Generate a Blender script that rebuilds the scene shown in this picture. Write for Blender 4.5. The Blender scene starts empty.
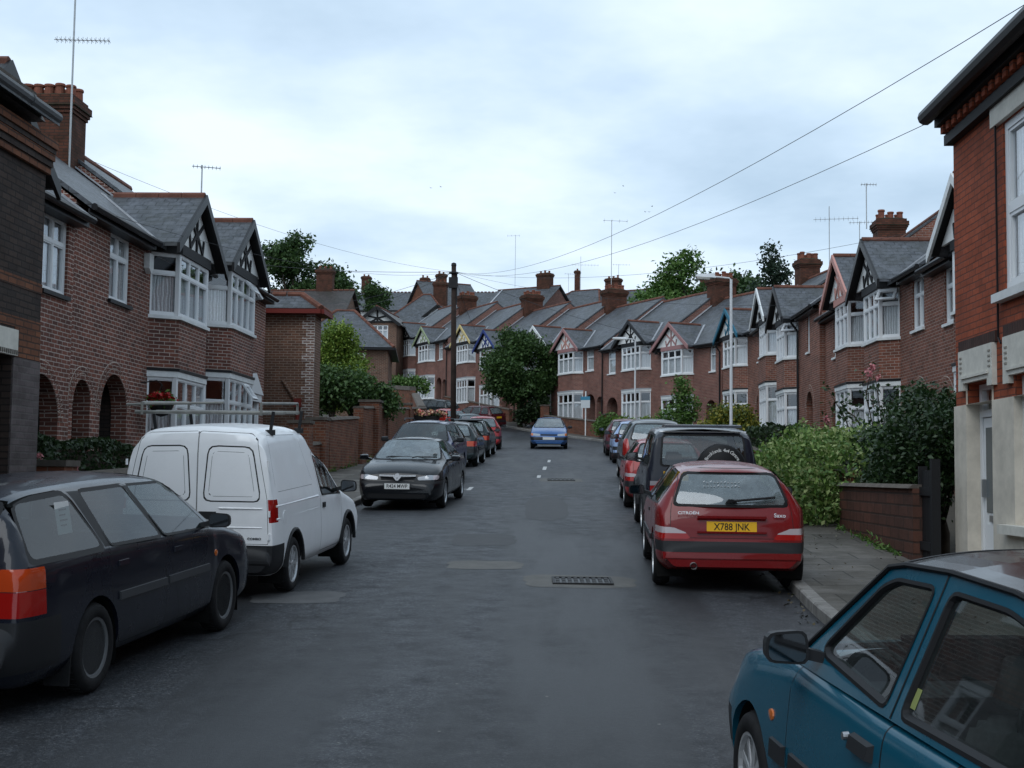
CM = [[0.99909978, 0.04063393, 0.01218695], [-0.00929835, -0.07053438, 0.99746601], [-0.04139057, 0.99668139, 0.07009305]]
EXPO = 0.27
DENOISE = True
import bpy, bmesh, math, random
from mathutils import Vector, Matrix, Euler
import numpy as np
R = math.radians
SC = bpy.context.scene
COL = SC.collection
EYE = Vector((0, 0, 1.9))

# ------------------------------------------------------------------ road height
def zr(y):
    return 0.043*y if y < 6 else -.07 + .0546*y
def sstep(a, b, t):
    t = max(0., min(1., (t-a)/(b-a)))
    return t*t*(3-2*t)
KL0 = [(-12,-3.9),(12,-3.85),(40,-3.95),(52,-3.98),(58,-4.1),(63.5,-4.7),(69,-6.0),(77.5,-9.2),(87,-13.2),(97.5,-18.0),(109,-24.4),(127,-35.6),(400,-190)]
def klx(y):
    for (a, b) in zip(KL0, KL0[1:]):
        if y <= b[0]: return a[1]+(b[1]-a[1])*(y-a[0])/(b[0]-a[0])
    return KL0[-1][1]
def hill(x, y):
    e = 0.0
    if y > 62:
        e += .0013*(min(y, 118)-62)**2 + .146*max(0, y-118)
    dx = klx(y)-2.8-x
    if dx > 0:
        e += min(1.7, .35*dx)*sstep(36, 58, y)
    return e
def ground(x, y):
    return zr(y) + hill(x, y)

# ------------------------------------------------------------------ mesh builder
class MB:
    def __init__(s):
        s.v = []; s.f = []; s.m = []; s.uv = {}
    def quad(s, *pts, mat=0, uv=None):
        b = len(s.v); s.v += [tuple(p) for p in pts]
        s.f.append(tuple(range(b, b+len(pts)))); s.m.append(mat)
        if uv: s.uv[len(s.f)-1] = uv
    def box(s, x0, x1, y0, y1, z0, z1, mat=0):
        s.hexa([(x0,y0,z0),(x1,y0,z0),(x1,y1,z0),(x0,y1,z0)], [(x0,y0,z1),(x1,y0,z1),(x1,y1,z1),(x0,y1,z1)], mat)
    def hexa(s, lo, hi, mat=0):
        n = len(lo); b = len(s.v)
        s.v += [tuple(p) for p in lo] + [tuple(p) for p in hi]
        s.f.append(tuple(b+i for i in reversed(range(n)))); s.m.append(mat)
        s.f.append(tuple(b+n+i for i in range(n))); s.m.append(mat)
        for i in range(n):
            j = (i+1) % n
            s.f.append((b+i, b+j, b+n+j, b+n+i)); s.m.append(mat)
    def beam(s, p0, p1, w, h, up=(0,0,1), mat=0):
        p0, p1 = Vector(p0), Vector(p1); d = (p1-p0).normalized(); u = Vector(up)
        a = d.cross(u)
        if a.length < 1e-4: a = d.cross(Vector((1,0,0)))
        a.normalize(); u = a.cross(d).normalized()
        a *= w/2; u *= h/2
        s.hexa([p0-a-u, p0+a-u, p0+a+u, p0-a+u], [p1-a-u, p1+a-u, p1+a+u, p1-a+u], mat)
    def tube(s, pts, r, n=8, mat=0, caps=True):
        pts = [Vector(p) for p in pts]
        rs = r if isinstance(r, (list, tuple)) else [r]*len(pts)
        b = len(s.v); prev = None
        for i, p in enumerate(pts):
            d = (pts[min(i+1, len(pts)-1)] - pts[max(i-1, 0)]).normalized()
            if prev is None:
                a = d.cross(Vector((0,0,1)))
                if a.length < 1e-3: a = d.cross(Vector((1,0,0)))
            else:
                a = prev - d*prev.dot(d)
            a.normalize(); prev = a; c = d.cross(a)
            for k in range(n):
                t = 2*math.pi*k/n
                s.v.append(tuple(p + (a*math.cos(t) + c*math.sin(t))*rs[i]))
        for i in range(len(pts)-1):
            for k in range(n):
                j = (k+1) % n
                s.f.append((b+i*n+k, b+i*n+j, b+(i+1)*n+j, b+(i+1)*n+k)); s.m.append(mat)
        if caps:
            s.f.append(tuple(b+k for k in reversed(range(n)))); s.m.append(mat)
            e = b+(len(pts)-1)*n
            s.f.append(tuple(e+k for k in range(n))); s.m.append(mat)
    def lathe(s, prof, n=24, axis='z', c=(0,0,0), mat=0, closed=False):
        b = len(s.v)
        for (r, h) in prof:
            for k in range(n):
                t = 2*math.pi*k/n; x, y = r*math.cos(t), r*math.sin(t)
                p = (x, y, h) if axis == 'z' else ((h, x, y) if axis == 'x' else (y, h, x))
                s.v.append((p[0]+c[0], p[1]+c[1], p[2]+c[2]))
        m = len(prof)
        for i in range(m if closed else m-1):
            i2 = (i+1) % m
            for k in range(n):
                j = (k+1) % n
                s.f.append((b+i*n+k, b+i*n+j, b+i2*n+j, b+i2*n+k)); s.m.append(mat)
        if not closed:
            if prof[0][0] > 1e-5: s.f.append(tuple(b+k for k in reversed(range(n)))); s.m.append(mat)
            if prof[-1][0] > 1e-5:
                s.f.append(tuple(b+(m-1)*n+k for k in range(n))); s.m.append(mat)
    def prism(s, poly, vec, mat=0):
        vec = Vector(vec); lo = [Vector(p) for p in poly]
        s.hexa(lo, [p+vec for p in lo], mat)
    def build(s, name, mats, parent=None, smooth=False, uv=True, fix=True):
        me = bpy.data.meshes.new(name)
        me.from_pydata(s.v, [], s.f)
        if not isinstance(mats, (list, tuple)): mats = [mats]
        for m in mats: me.materials.append(m)
        me.polygons.foreach_set('material_index', s.m)
        if fix:
            bm = bmesh.new(); bm.from_mesh(me)
            bmesh.ops.recalc_face_normals(bm, faces=bm.faces)
            bm.to_mesh(me); bm.free()
        if uv: box_uv(me, s.uv)
        if smooth:
            me.polygons.foreach_set('use_smooth', [True]*len(me.polygons))
        me.update()
        o = bpy.data.objects.new(name, me); COL.objects.link(o)
        if parent: o.parent = parent
        return o

def box_uv(me, given={}):
    lay = me.uv_layers.new(name='UVMap')
    n = len(me.loops); out = np.zeros((n, 2))
    vs = me.vertices
    for p in me.polygons:
        if p.index in given:
            g = given[p.index]
            # keep order by matching vertex index offset
            base = min(p.vertices)
            for li, vi in zip(p.loop_indices, p.vertices): out[li] = g[vi-base]
            continue
        nx, ny, nz = p.normal
        if abs(nz) > .96:
            for li, vi in zip(p.loop_indices, p.vertices):
                c = vs[vi].co; out[li] = (c.x, c.y)
        else:
            l = math.hypot(nx, ny); tx, ty = -ny/l, nx/l
            k = 1/max(.2, math.sqrt(1-nz*nz))
            for li, vi in zip(p.loop_indices, p.vertices):
                c = vs[vi].co; out[li] = (c.x*tx+c.y*ty, c.z*k)
    lay.data.foreach_set('uv', out.ravel())

def empty(name, loc, rot=0., label=None, cat=None, group=None, kind=None):
    o = bpy.data.objects.new(name, None); COL.objects.link(o)
    o.empty_display_size = .2
    o.location = loc
    o.rotation_euler = (0, 0, rot) if not isinstance(rot, Euler) else rot
    return tag(o, label, cat, group, kind)
def tag(o, label=None, cat=None, group=None, kind=None):
    if label: o['label'] = label
    if cat: o['category'] = cat
    if group: o['group'] = group
    if kind: o['kind'] = kind
    return o
def dup_tree(o, parent=None):
    c = o.copy(); COL.objects.link(c)
    if parent: c.parent = parent
    for ch in list(o.children): dup_tree(ch, c)
    return c

# ------------------------------------------------------------------ materials
class NT:
    def __init__(s, name):
        s.mat = bpy.data.materials.new(name); s.mat.use_nodes = True
        s.t = s.mat.node_tree; s.n = s.t.nodes
        s.bsdf = s.n['Principled BSDF']; s.out = s.n['Material Output']
    def add(s, typ, **kw):
        nd = s.n.new(typ)
        for k, v in kw.items():
            if k.startswith('_'): setattr(nd, k[1:], v)
        return nd
    def link(s, a, b): s.t.links.new(a, b)
    def set(s, **kw):
        for k, v in kw.items(): s.bsdf.inputs[k.replace('_', ' ')].default_value = v
        return s
    def coord(s, which='Object'):
        return s.add('ShaderNodeTexCoord').outputs[which]
    def noise(s, vec, scale, detail=4, rough=.6, sc3=None):
        if sc3:
            mp = s.add('ShaderNodeMapping'); mp.inputs['Scale'].default_value = sc3; s.link(vec, mp.inputs[0]); vec = mp.outputs[0]
        nd = s.add('ShaderNodeTexNoise'); nd.inputs['Scale'].default_value = scale
        nd.inputs['Detail'].default_value = detail; nd.inputs['Roughness'].default_value = rough
        s.link(vec, nd.inputs['Vector']); return nd.outputs['Fac']
    def ramp(s, fac, stops):
        nd = s.add('ShaderNodeValToRGB'); e = nd.color_ramp.elements
        while len(e) < len(stops): e.new(.5)
        for el, (p, c) in zip(e, stops):
            el.position = p; el.color = (c if len(c) == 4 else (*c, 1)) if isinstance(c, (tuple, list)) else (c, c, c, 1)
        s.link(fac, nd.inputs['Fac']); return nd.outputs['Color']
    def mix(s, fac, a, b, mode='MIX'):
        nd = s.add('ShaderNodeMix'); nd.data_type = 'RGBA'; nd.blend_type = mode
        for val, sock in ((fac, nd.inputs[0]), (a, nd.inputs[6]), (b, nd.inputs[7])):
            if hasattr(val, 'is_linked') or isinstance(val, bpy.types.NodeSocket): s.link(val, sock)
            elif isinstance(val, (int, float)): sock.default_value = val if sock == nd.inputs[0] else (val, val, val, 1)
            else: sock.default_value = (*val, 1) if len(val) == 3 else val
        return nd.outputs[2]
    def math(s, op, a, b=None):
        nd = s.add('ShaderNodeMath'); nd.operation = op
        for val, sock in ((a, nd.inputs[0]), (b, nd.inputs[1])):
            if val is None: continue
            if isinstance(val, (int, float)): sock.default_value = val
            else: s.link(val, sock)
        return nd.outputs[0]
    def bump(s, h, strength=.3, dist=.01):
        nd = s.add('ShaderNodeBump'); nd.inputs['Strength'].default_value = strength; nd.inputs['Distance'].default_value = dist
        s.link(h, nd.inputs['Height']); s.link(nd.outputs[0], s.bsdf.inputs['Normal'])

def simple(name, col, rough=.6, metal=0., spec=.22, coat=0., noise=0., nscale=8):
    m = NT(name)
    m.set(Base_Color=(*col, 1), Roughness=rough, Metallic=metal, Coat_Weight=coat)
    m.bsdf.inputs['Specular IOR Level'].default_value = spec
    if noise:
        f = m.noise(m.coord(), nscale, 5, .65)
        c = m.ramp(f, [(.3, tuple(x*(1-noise) for x in col)), (.7, tuple(min(1, x*(1+noise)) for x in col))])
        m.link(c, m.bsdf.inputs['Base Color'])
        m.bump(f, .15, .004)
    return m.mat

def brick_mat(name, c1, c2, mortar, w=.225, h=.075, ms=.010, dirt=.5, rough=.85, squash=None, bias=0., stain=(.03,.025,.022)):
    m = NT(name); uv = m.coord('UV')
    # slight wobble so that courses are not ruler straight
    b = m.add('ShaderNodeTexBrick'); b.offset = .5; b.squash = 1
    b.inputs['Scale'].default_value = 1; b.inputs['Brick Width'].default_value = w; b.inputs['Row Height'].default_value = h
    b.inputs['Mortar Size'].default_value = ms; b.inputs['Mortar Smooth'].default_value = .25; b.inputs['Bias'].default_value = bias
    b.inputs['Color1'].default_value = (*c1, 1); b.inputs['Color2'].default_value = (*c2, 1); b.inputs['Mortar'].default_value = (*mortar, 1)
    wob = m.add('ShaderNodeTexNoise'); wob.inputs['Scale'].default_value = 9; wob.inputs['Detail'].default_value = 2
    m.link(uv, wob.inputs['Vector'])
    vm = m.add('ShaderNodeVectorMath'); vm.operation = 'SCALE'; vm.inputs['Scale'].default_value = .012; m.link(wob.outputs['Color'], vm.inputs[0])
    va = m.add('ShaderNodeVectorMath'); va.operation = 'ADD'; m.link(uv, va.inputs[0]); m.link(vm.outputs[0], va.inputs[1])
    m.link(va.outputs[0], b.inputs['Vector'])
    n1 = m.noise(uv, 2.3, 6, .7); n2 = m.noise(uv, .35, 4, .6); n3 = m.noise(uv, 26, 3, .6)
    col = m.mix(m.ramp(n3, [(.3, 0), (.75, .45)]), b.outputs['Color'], tuple(x*.55 for x in c1))
    col = m.mix(m.ramp(n1, [(.42, 0), (.78, dirt)]), col, stain)
    col = m.mix(m.ramp(n2, [(.38, .30), (.62, 0)]), col, stain)
    m.link(col, m.bsdf.inputs['Base Color'])
    m.link(m.ramp(n1, [(.3, rough-.2), (.7, rough)]), m.bsdf.inputs['Roughness'])
    inv = m.math('SUBTRACT', 1., b.outputs['Fac'])
    m.bsdf.inputs['Specular IOR Level'].default_value = .12
    hgt = m.math('ADD', inv, m.math('MULTIPLY', n3, .5))
    m.bump(hgt, .6, .008)
    return m.mat

def leaf_mat(name, cols, rough=.55, trans=.25):
    m = NT(name)
    g = m.add('ShaderNodeNewGeometry')
    n = len(cols)
    c = m.ramp(g.outputs['Random Per Island'], [((i+.5)/n, cols[i]) for i in range(n)])
    big = m.noise(m.coord(), 1.6, 3, .6)
    c = m.mix(m.ramp(big, [(.35, 0), (.7, .35)]), c, tuple(x*.5 for x in cols[0]))
    m.link(c, m.bsdf.inputs['Base Color'])
    m.set(Roughness=rough)
    m.bsdf.inputs['Specular IOR Level'].default_value = .35
    t = m.add('ShaderNodeBsdfTranslucent'); m.link(c, t.inputs['Color'])
    mx = m.add('ShaderNodeMixShader'); mx.inputs[0].default_value = trans
    m.link(m.bsdf.outputs[0], mx.inputs[1]); m.link(t.outputs[0], mx.inputs[2]); m.link(mx.outputs[0], m.out.inputs[0])
    return m.mat

def glass_mat(name, tint=(.75,.8,.8), refl=1., haze=0., hazecol=(.55,.6,.62), rough=.02):
    m = NT(name); m.n.remove(m.bsdf)
    tr = m.add('ShaderNodeBsdfTransparent'); tr.inputs[0].default_value = (*tint, 1)
    gl = m.add('ShaderNodeBsdfGlossy'); gl.inputs['Roughness'].default_value = rough; gl.inputs['Color'].default_value = (.95, .97, 1, 1)
    # two-sided pane reflectance (Schlick on the unsigned facing angle)
    ge = m.add('ShaderNodeNewGeometry'); dt = m.add('ShaderNodeVectorMath'); dt.operation = 'DOT_PRODUCT'
    m.link(ge.outputs['Incoming'], dt.inputs[0]); m.link(ge.outputs['Normal'], dt.inputs[1])
    g5 = m.math('POWER', m.math('SUBTRACT', 1., m.math('MINIMUM', m.math('ABSOLUTE', dt.outputs['Value']), 1.)), 5.)
    k = m.math('MULTIPLY', m.math('ADD', m.math('MULTIPLY', g5, .88), .085), refl)
    base = tr.outputs[0]
    if haze:
        df = m.add('ShaderNodeBsdfDiffuse'); df.inputs[0].default_value = (*hazecol, 1)
        mh = m.add('ShaderNodeMixShader')
        f = m.noise(m.coord(), 3.5, 6, .75); sp = m.noise(m.coord(), 90, 2, .5)
        f = m.math('MULTIPLY', m.ramp(f, [(.3, haze*.45), (.7, haze*1.3)]), m.ramp(sp, [(.3, .65), (.65, 1.)]))
        m.link(f, mh.inputs[0]); m.link(base, mh.inputs[1]); m.link(df.outputs[0], mh.inputs[2]); base = mh.outputs[0]
    mx = m.add('ShaderNodeMixShader'); m.link(k, mx.inputs[0]); m.link(base, mx.inputs[1]); m.link(gl.outputs[0], mx.inputs[2])
    m.link(mx.outputs[0], m.out.inputs[0])
    return m.mat

M = {}
M['brick_mid']  = brick_mat('brick_terrace', (.31,.112,.072), (.165,.067,.048), (.42,.35,.30), ms=.008, dirt=.42)
M['brick_left'] = brick_mat('brick_terrace_dark', (.275,.100,.068), (.110,.050,.042), (.58,.50,.44), ms=.0085, dirt=.45)
M['brick_red']  = brick_mat('brick_red', (.46,.105,.046), (.31,.075,.036), (.13,.055,.04), ms=.008, dirt=.35)
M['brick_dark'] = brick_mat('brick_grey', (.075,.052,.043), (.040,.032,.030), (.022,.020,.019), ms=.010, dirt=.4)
M['brick_orange'] = brick_mat('brick_orange', (.25,.10,.052), (.17,.070,.040), (.05,.036,.03))
M['brick_brown'] = brick_mat('brick_brown', (.215,.105,.066), (.13,.070,.050), (.36,.29,.235), ms=.009, dirt=.35)
M['brick_garden'] = brick_mat('brick_garden', (.27,.090,.045), (.13,.050,.033), (.26,.20,.155), ms=.009, dirt=.55)
M['brick_grey_quoin'] = brick_mat('brick_weathered', (.16,.13,.13), (.10,.082,.082), (.13,.115,.11), dirt=.6)
M['block_wall'] = brick_mat('block_wall', (.150,.062,.042), (.095,.045,.034), (.045,.03,.024), w=.44, h=.145, ms=.014, dirt=.55)
M['brick_chimney'] = brick_mat('brick_sooty', (.16,.058,.036), (.085,.036,.026), (.05,.038,.03), dirt=.8, stain=(.018,.018,.012))
M['brick_far'] = brick_mat('brick_far', (.285,.110,.080), (.175,.074,.058), (.40,.32,.28), ms=.009, dirt=.4)
M['moss_course'] = simple('mossy_brick', (.035,.036,.022), .95, noise=.4, nscale=9)

def slate_mat(name, c1, c2, moss):
    m = NT(name); uv = m.coord('UV')
    b = m.add('ShaderNodeTexBrick'); b.offset = .5
    b.inputs['Scale'].default_value = 1; b.inputs['Brick Width'].default_value = .27; b.inputs['Row Height'].default_value = .19
    b.inputs['Mortar Size'].default_value = .009; b.inputs['Mortar Smooth'].default_value = .1
    b.inputs['Color1'].default_value = (*c1, 1); b.inputs['Color2'].default_value = (*c2, 1); b.inputs['Mortar'].default_value = (.012,.013,.014,1)
    m.link(uv, b.inputs['Vector'])
    n1 = m.noise(uv, 1.1, 6, .7); n2 = m.noise(uv, 14, 3, .6)
    sl = m.noise(uv, 3.4, 2, .9)
    col = m.mix(m.ramp(sl, [(.42, 0), (.62, .55)]), b.outputs['Color'], tuple(x*1.9 for x in c1))
    col = m.mix(m.ramp(n1, [(.40, 0), (.68, .75)]), col, moss)
    col = m.mix(m.ramp(n2, [(.35, .4), (.65, 0)]), col, tuple(x*.5 for x in c1))
    m.link(col, m.bsdf.inputs['Base Color'])
    m.link(m.ramp(n2, [(.3, .38), (.7, .62)]), m.bsdf.inputs['Roughness'])
    m.bsdf.inputs['Specular IOR Level'].default_value = .25
    # each slate leans a little: sawtooth along the slope
    sep = m.add('ShaderNodeSeparateXYZ'); m.link(uv, sep.inputs[0])
    saw = m.math('SUBTRACT', 1., m.math('FRACT', m.math('DIVIDE', sep.outputs[1], .19)))
    hgt = m.math('ADD', m.math('MULTIPLY', saw, .8), m.math('MULTIPLY', m.math('SUBTRACT', 1., b.outputs['Fac']), .4))
    m.bump(hgt, .5, .014)
    return m.mat
M['slate'] = slate_mat('slate_roof', (.088,.094,.106), (.050,.056,.065), (.045,.047,.038))
M['slate_dark'] = slate_mat('tile_roof_dark', (.060,.050,.047), (.040,.036,.036), (.035,.036,.028))
M['ridge'] = simple('clay_ridge', (.135,.056,.038), .8, noise=.35, nscale=3)
M['lead'] = simple('lead_flashing', (.34,.35,.37), .5, noise=.2)
M['white'] = simple('white_upvc', (.72,.73,.735), .35)
M['white_old'] = simple('white_gloss_paint', (.66,.67,.66), .45, noise=.12, nscale=5)
M['render'] = simple('cream_render', (.56,.51,.43), .85, noise=.16, nscale=4)
M['render_white'] = simple('white_render', (.72,.72,.70), .85, noise=.1, nscale=3)
M['black'] = simple('black_gloss_paint', (.012,.012,.013), .4)
M['black_timber'] = simple('black_timber', (.014,.014,.015), .6)
M['pink'] = simple('pink_paint', (.32,.17,.165), .55)
M['pink_pale'] = simple('salmon_paint', (.50,.25,.21), .55)
M['green_paint'] = simple('pale_green_paint', (.27,.32,.19), .55)
M['yellow_paint'] = simple('yellow_paint', (.55,.43,.19), .55)
M['blue_paint'] = simple('navy_paint', (.02,.04,.17), .5)
M['teal_paint'] = simple('teal_paint', (.02,.13,.20), .5)
M['red_paint'] = simple('red_paint', (.32,.025,.018), .5)
M['darkred_paint'] = simple('dark_red_paint', (.09,.012,.010), .45)
M['wood_door'] = simple('varnished_door', (.20,.10,.045), .5, noise=.25, nscale=6)
M['stone'] = simple('stone_lintel', (.58,.56,.50), .8, noise=.12)
M['coping'] = simple('coping_stone', (.10,.085,.072), .9, noise=.35, nscale=5)
M['clay_pot'] = simple('clay_chimney_pot', (.19,.07,.045), .85, noise=.35, nscale=5)
M['iron'] = simple('cast_iron', (.02,.019,.019), .6, noise=.3)
M['alu'] = simple('aluminium', (.45,.46,.47), .4, metal=.9)
M['galv'] = simple('galvanised_steel', (.42,.43,.43), .5, metal=.6, noise=.15)
M['post_paint'] = simple('grey_white_paint', (.62,.63,.64), .5, noise=.08)
M['pole_wood'] = simple('creosote_pole', (.030,.020,.016), .9, noise=.4, nscale=4)
M['cable'] = simple('cable', (.05,.052,.056), .6)
M['dark'] = simple('dark_interior', (.018,.017,.016), .9)
M['curtain_int'] = simple('room_wall', (.10,.09,.08), .95)

def curtain(name, col):
    m = NT(name); uv = m.coord('UV')
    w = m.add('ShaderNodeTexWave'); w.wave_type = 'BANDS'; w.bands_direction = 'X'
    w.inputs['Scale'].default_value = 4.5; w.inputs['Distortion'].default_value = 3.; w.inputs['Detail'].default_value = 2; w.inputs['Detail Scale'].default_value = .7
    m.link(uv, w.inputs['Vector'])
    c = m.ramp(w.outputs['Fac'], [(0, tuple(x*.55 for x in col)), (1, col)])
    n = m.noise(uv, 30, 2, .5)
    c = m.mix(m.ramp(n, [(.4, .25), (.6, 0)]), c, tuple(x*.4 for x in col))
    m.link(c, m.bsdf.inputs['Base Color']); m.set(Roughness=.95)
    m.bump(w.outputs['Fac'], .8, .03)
    return m.mat
M['net'] = curtain('net_curtain', (.84,.86,.87))
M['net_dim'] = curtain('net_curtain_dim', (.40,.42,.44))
M['win_glass'] = glass_mat('window_glass', (.90,.92,.93), 1.6)
M['obscure_glass'] = simple('obscure_glass', (.10,.115,.12), .2)
# ================================================================= houses
M['pale_mortar'] = simple('pale_mortar', (.50,.43,.37), .9, noise=.2)
def framed(F, G, C, p0, p1, z0, z1, cols=2, tz=.72, fw=.055, inset=0., arch_lights=False, depth=.07, cz=None):
    """window between two plan points; F frame mesh, G glass, C curtain. outward normal is to the right of p0->p1"""
    p0 = Vector((*p0, 0)); p1 = Vector((*p1, 0)); d = p1-p0; L = d.length; d /= L
    n = Vector((d.y, -d.x, 0))            # outward
    base = p0 - n*inset
    def bar(a0, a1, b0, b1, out=0., dp=depth):
        q = [base+d*a0+n*out, base+d*a1+n*out, base+d*a1-n*(dp-out), base+d*a0-n*(dp-out)]
        F.hexa([v+Vector((0,0,b0)) for v in q], [v+Vector((0,0,b1)) for v in q])
    bar(0, L, z0, z0+fw*1.1, .002); bar(0, L, z1-fw, z1, .002)
    bar(0, fw, z0+fw*1.1, z1-fw); bar(L-fw, L, z0+fw*1.1, z1-fw)
    zt = z0+(z1-z0)*tz if tz else None
    if zt: bar(fw, L-fw, zt-fw*.5, zt+fw*.5, -.002)
    w = L/cols
    for i in range(1, cols):
        for (a, b) in (((z0+fw*1.1, zt-fw*.5), (zt+fw*.5, z1-fw)) if zt else ((z0+fw*1.1, z1-fw),)):
            bar(w*i-fw*.45, w*i+fw*.45, a, b, -.004)
    # sashes: thin inner frames
    if L > .5:
        for i in range(cols):
            a0, a1 = w*i+fw*(.95 if i == 0 else .42), w*(i+1)-fw*(.95 if i == cols-1 else .42)
            for (b0, b1) in (((z0+fw, zt-fw*.45), (zt+fw*.45, z1-fw*.9)) if zt else ((z0+fw, z1-fw*.9),)):
                t = fw*.5
                bar(a0, a0+t, b0, b1, -.012, .05); bar(a1-t, a1, b0, b1, -.012, .05)
                bar(a0+t, a1-t, b0, b0+t, -.012, .05); bar(a0+t, a1-t, b1-t, b1, -.012, .05)
    g = base - n*.045
    G.quad(g+d*fw*.5+Vector((0,0,z0+fw*.5)), g+d*(L-fw*.5)+Vector((0,0,z0+fw*.5)), g+d*(L-fw*.5)+Vector((0,0,z1-fw*.5)), g+d*fw*.5+Vector((0,0,z1-fw*.5)))
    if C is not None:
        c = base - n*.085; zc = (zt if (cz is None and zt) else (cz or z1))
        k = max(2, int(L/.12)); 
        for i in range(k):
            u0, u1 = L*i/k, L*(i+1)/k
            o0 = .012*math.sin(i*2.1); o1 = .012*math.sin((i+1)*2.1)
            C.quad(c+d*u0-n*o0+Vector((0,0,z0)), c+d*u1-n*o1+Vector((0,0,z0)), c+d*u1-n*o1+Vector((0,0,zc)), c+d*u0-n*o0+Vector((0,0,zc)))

def window_part(root, p0, p1, z0, z1, cols=2, tz=.7, inset=.04, frame='white', glass='win_glass', cur='net', sill=None, name='window', cz=None, fw=.055):
    F, G, C = MB(), MB(), MB()
    framed(F, G, C if cur else None, p0, p1, z0, z1, cols, tz, inset=inset, cz=cz, fw=fw)
    o = F.build(name, M[frame], root)
    G.build('pane', M[glass], o)
    if cur: C.build('curtain', M[cur], o)
    if sill:
        S = MB(); a = Vector((*p0, 0)); b = Vector((*p1, 0)); d = (b-a).normalized(); n = Vector((d.y, -d.x, 0))
        q = [a-d*.05+n*.06, b+d*.05+n*.06, b+d*.05-n*.06, a-d*.05-n*.06]
        S.hexa([v+Vector((0,0,z0-.07)) for v in q], [v+Vector((0,0,z0-.003)) for v in q])
        S.build('sill', M[sill], o)
    return o

def open_casement(root, p0, p1, z0, z1, ang=35, frame='white'):
    """a top light standing open on its top hinge"""
    F, G = MB(), MB(); framed(F, G, None, (0,0), (((Vector(p1)-Vector(p0)).length), 0), -(z1-z0), 0, 1, 0, depth=.045)
    d = (Vector((*p1,0))-Vector((*p0,0))).normalized(); th = math.atan2(d.y, d.x)
    T = Matrix.Translation((p0[0], p0[1], z1)) @ Matrix.Rotation(th, 4, 'Z') @ Matrix.Translation((0,-.02,0)) @ Matrix.Rotation(R(-ang), 4, 'X')
    o = F.build('open_light', M[frame], root); g = G.build('pane', M['win_glass'], o)
    o.data.transform(T); g.data.transform(T)
    return o

def arch_pts(x0, x1, apex, n=14, ratio=1.):
    r = (x1-x0)/2; c = (x0+x1)/2; zs = apex-r*ratio
    return [(c - r*math.cos(math.pi*i/n), zs + r*ratio*math.sin(math.pi*i/n)) for i in range(n+1)], zs

def pierced_wall(Wm, x0, x1, zb, ze, opens, arches, y=0., rev=.12, arev=.3):
    """front wall sheet on the plane y with rectangular and arched openings, and their reveals"""
    rects = [tuple(o[:4]) for o in opens] + [(a[0], a[1], a[3] if len(a) > 3 else zb, a[2]) for a in arches]
    xs = sorted({x0, x1, *[r[0] for r in rects], *[r[1] for r in rects]}); zs = sorted({zb, ze, *[r[2] for r in rects], *[r[3] for r in rects]})
    for i in range(len(xs)-1):
        for j in range(len(zs)-1):
            cx, cz = (xs[i]+xs[i+1])/2, (zs[j]+zs[j+1])/2
            if any(r[0] < cx < r[1] and r[2] < cz < r[3] for r in rects): continue
            Wm.quad((xs[i],y,zs[j]), (xs[i+1],y,zs[j]), (xs[i+1],y,zs[j+1]), (xs[i],y,zs[j+1]))
    for (a, b, c, d) in [tuple(o[:4]) for o in opens]:
        for q in (((a,y,c),(a,y,d),(a,y+rev,d),(a,y+rev,c)), ((b,y,d),(b,y,c),(b,y+rev,c),(b,y+rev,d)),
                  ((a,y,d),(b,y,d),(b,y+rev,d),(a,y+rev,d)), ((b,y,c),(a,y,c),(a,y+rev,c),(b,y+rev,c))):
            Wm.quad(*q)
    for a in arches:
        bot = a[3] if len(a) > 3 else zb
        pts, z_s = arch_pts(a[0], a[1], a[2])
        m = len(pts)//2
        for k in range(m): Wm.quad((a[0],y,a[2]), (pts[k][0],y,pts[k][1]), (pts[k+1][0],y,pts[k+1][1]))
        for k in range(m, len(pts)-1): Wm.quad((a[1],y,a[2]), (pts[k][0],y,pts[k][1]), (pts[k+1][0],y,pts[k+1][1]))
        full = [(a[0], bot)] + pts + [(a[1], bot)]
        for k in range(len(full)-1):
            Wm.quad((full[k][0],y,full[k][1]), (full[k+1][0],y,full[k+1][1]), (full[k+1][0],y+arev,full[k+1][1]), (full[k][0],y+arev,full[k][1]))

def arch_ring(A, x0, x1, apex, y, w=.115, rings=2, proud=.012):
    """voussoirs: one small brick each"""
    c = (x0+x1)/2; r = (x1-x0)/2; zs = apex-r
    for q in range(rings):
        ra, rb = r+.004+q*w, r+(q+1)*w-.010
        n = int(math.pi*ra/.085)
        for i in range(n):
            a0, a1 = math.pi*(i+.08)/n, math.pi*(i+.92)/n
            P_ = lambda rr, a: (c-rr*math.cos(a), zs+rr*math.sin(a))
            pts = [P_(ra,a0), P_(rb,a0), P_(rb,a1), P_(ra,a1)]
            A.hexa([(p[0], y+.05, p[1]) for p in pts], [(p[0], y-proud, p[1]) for p in pts])

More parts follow.
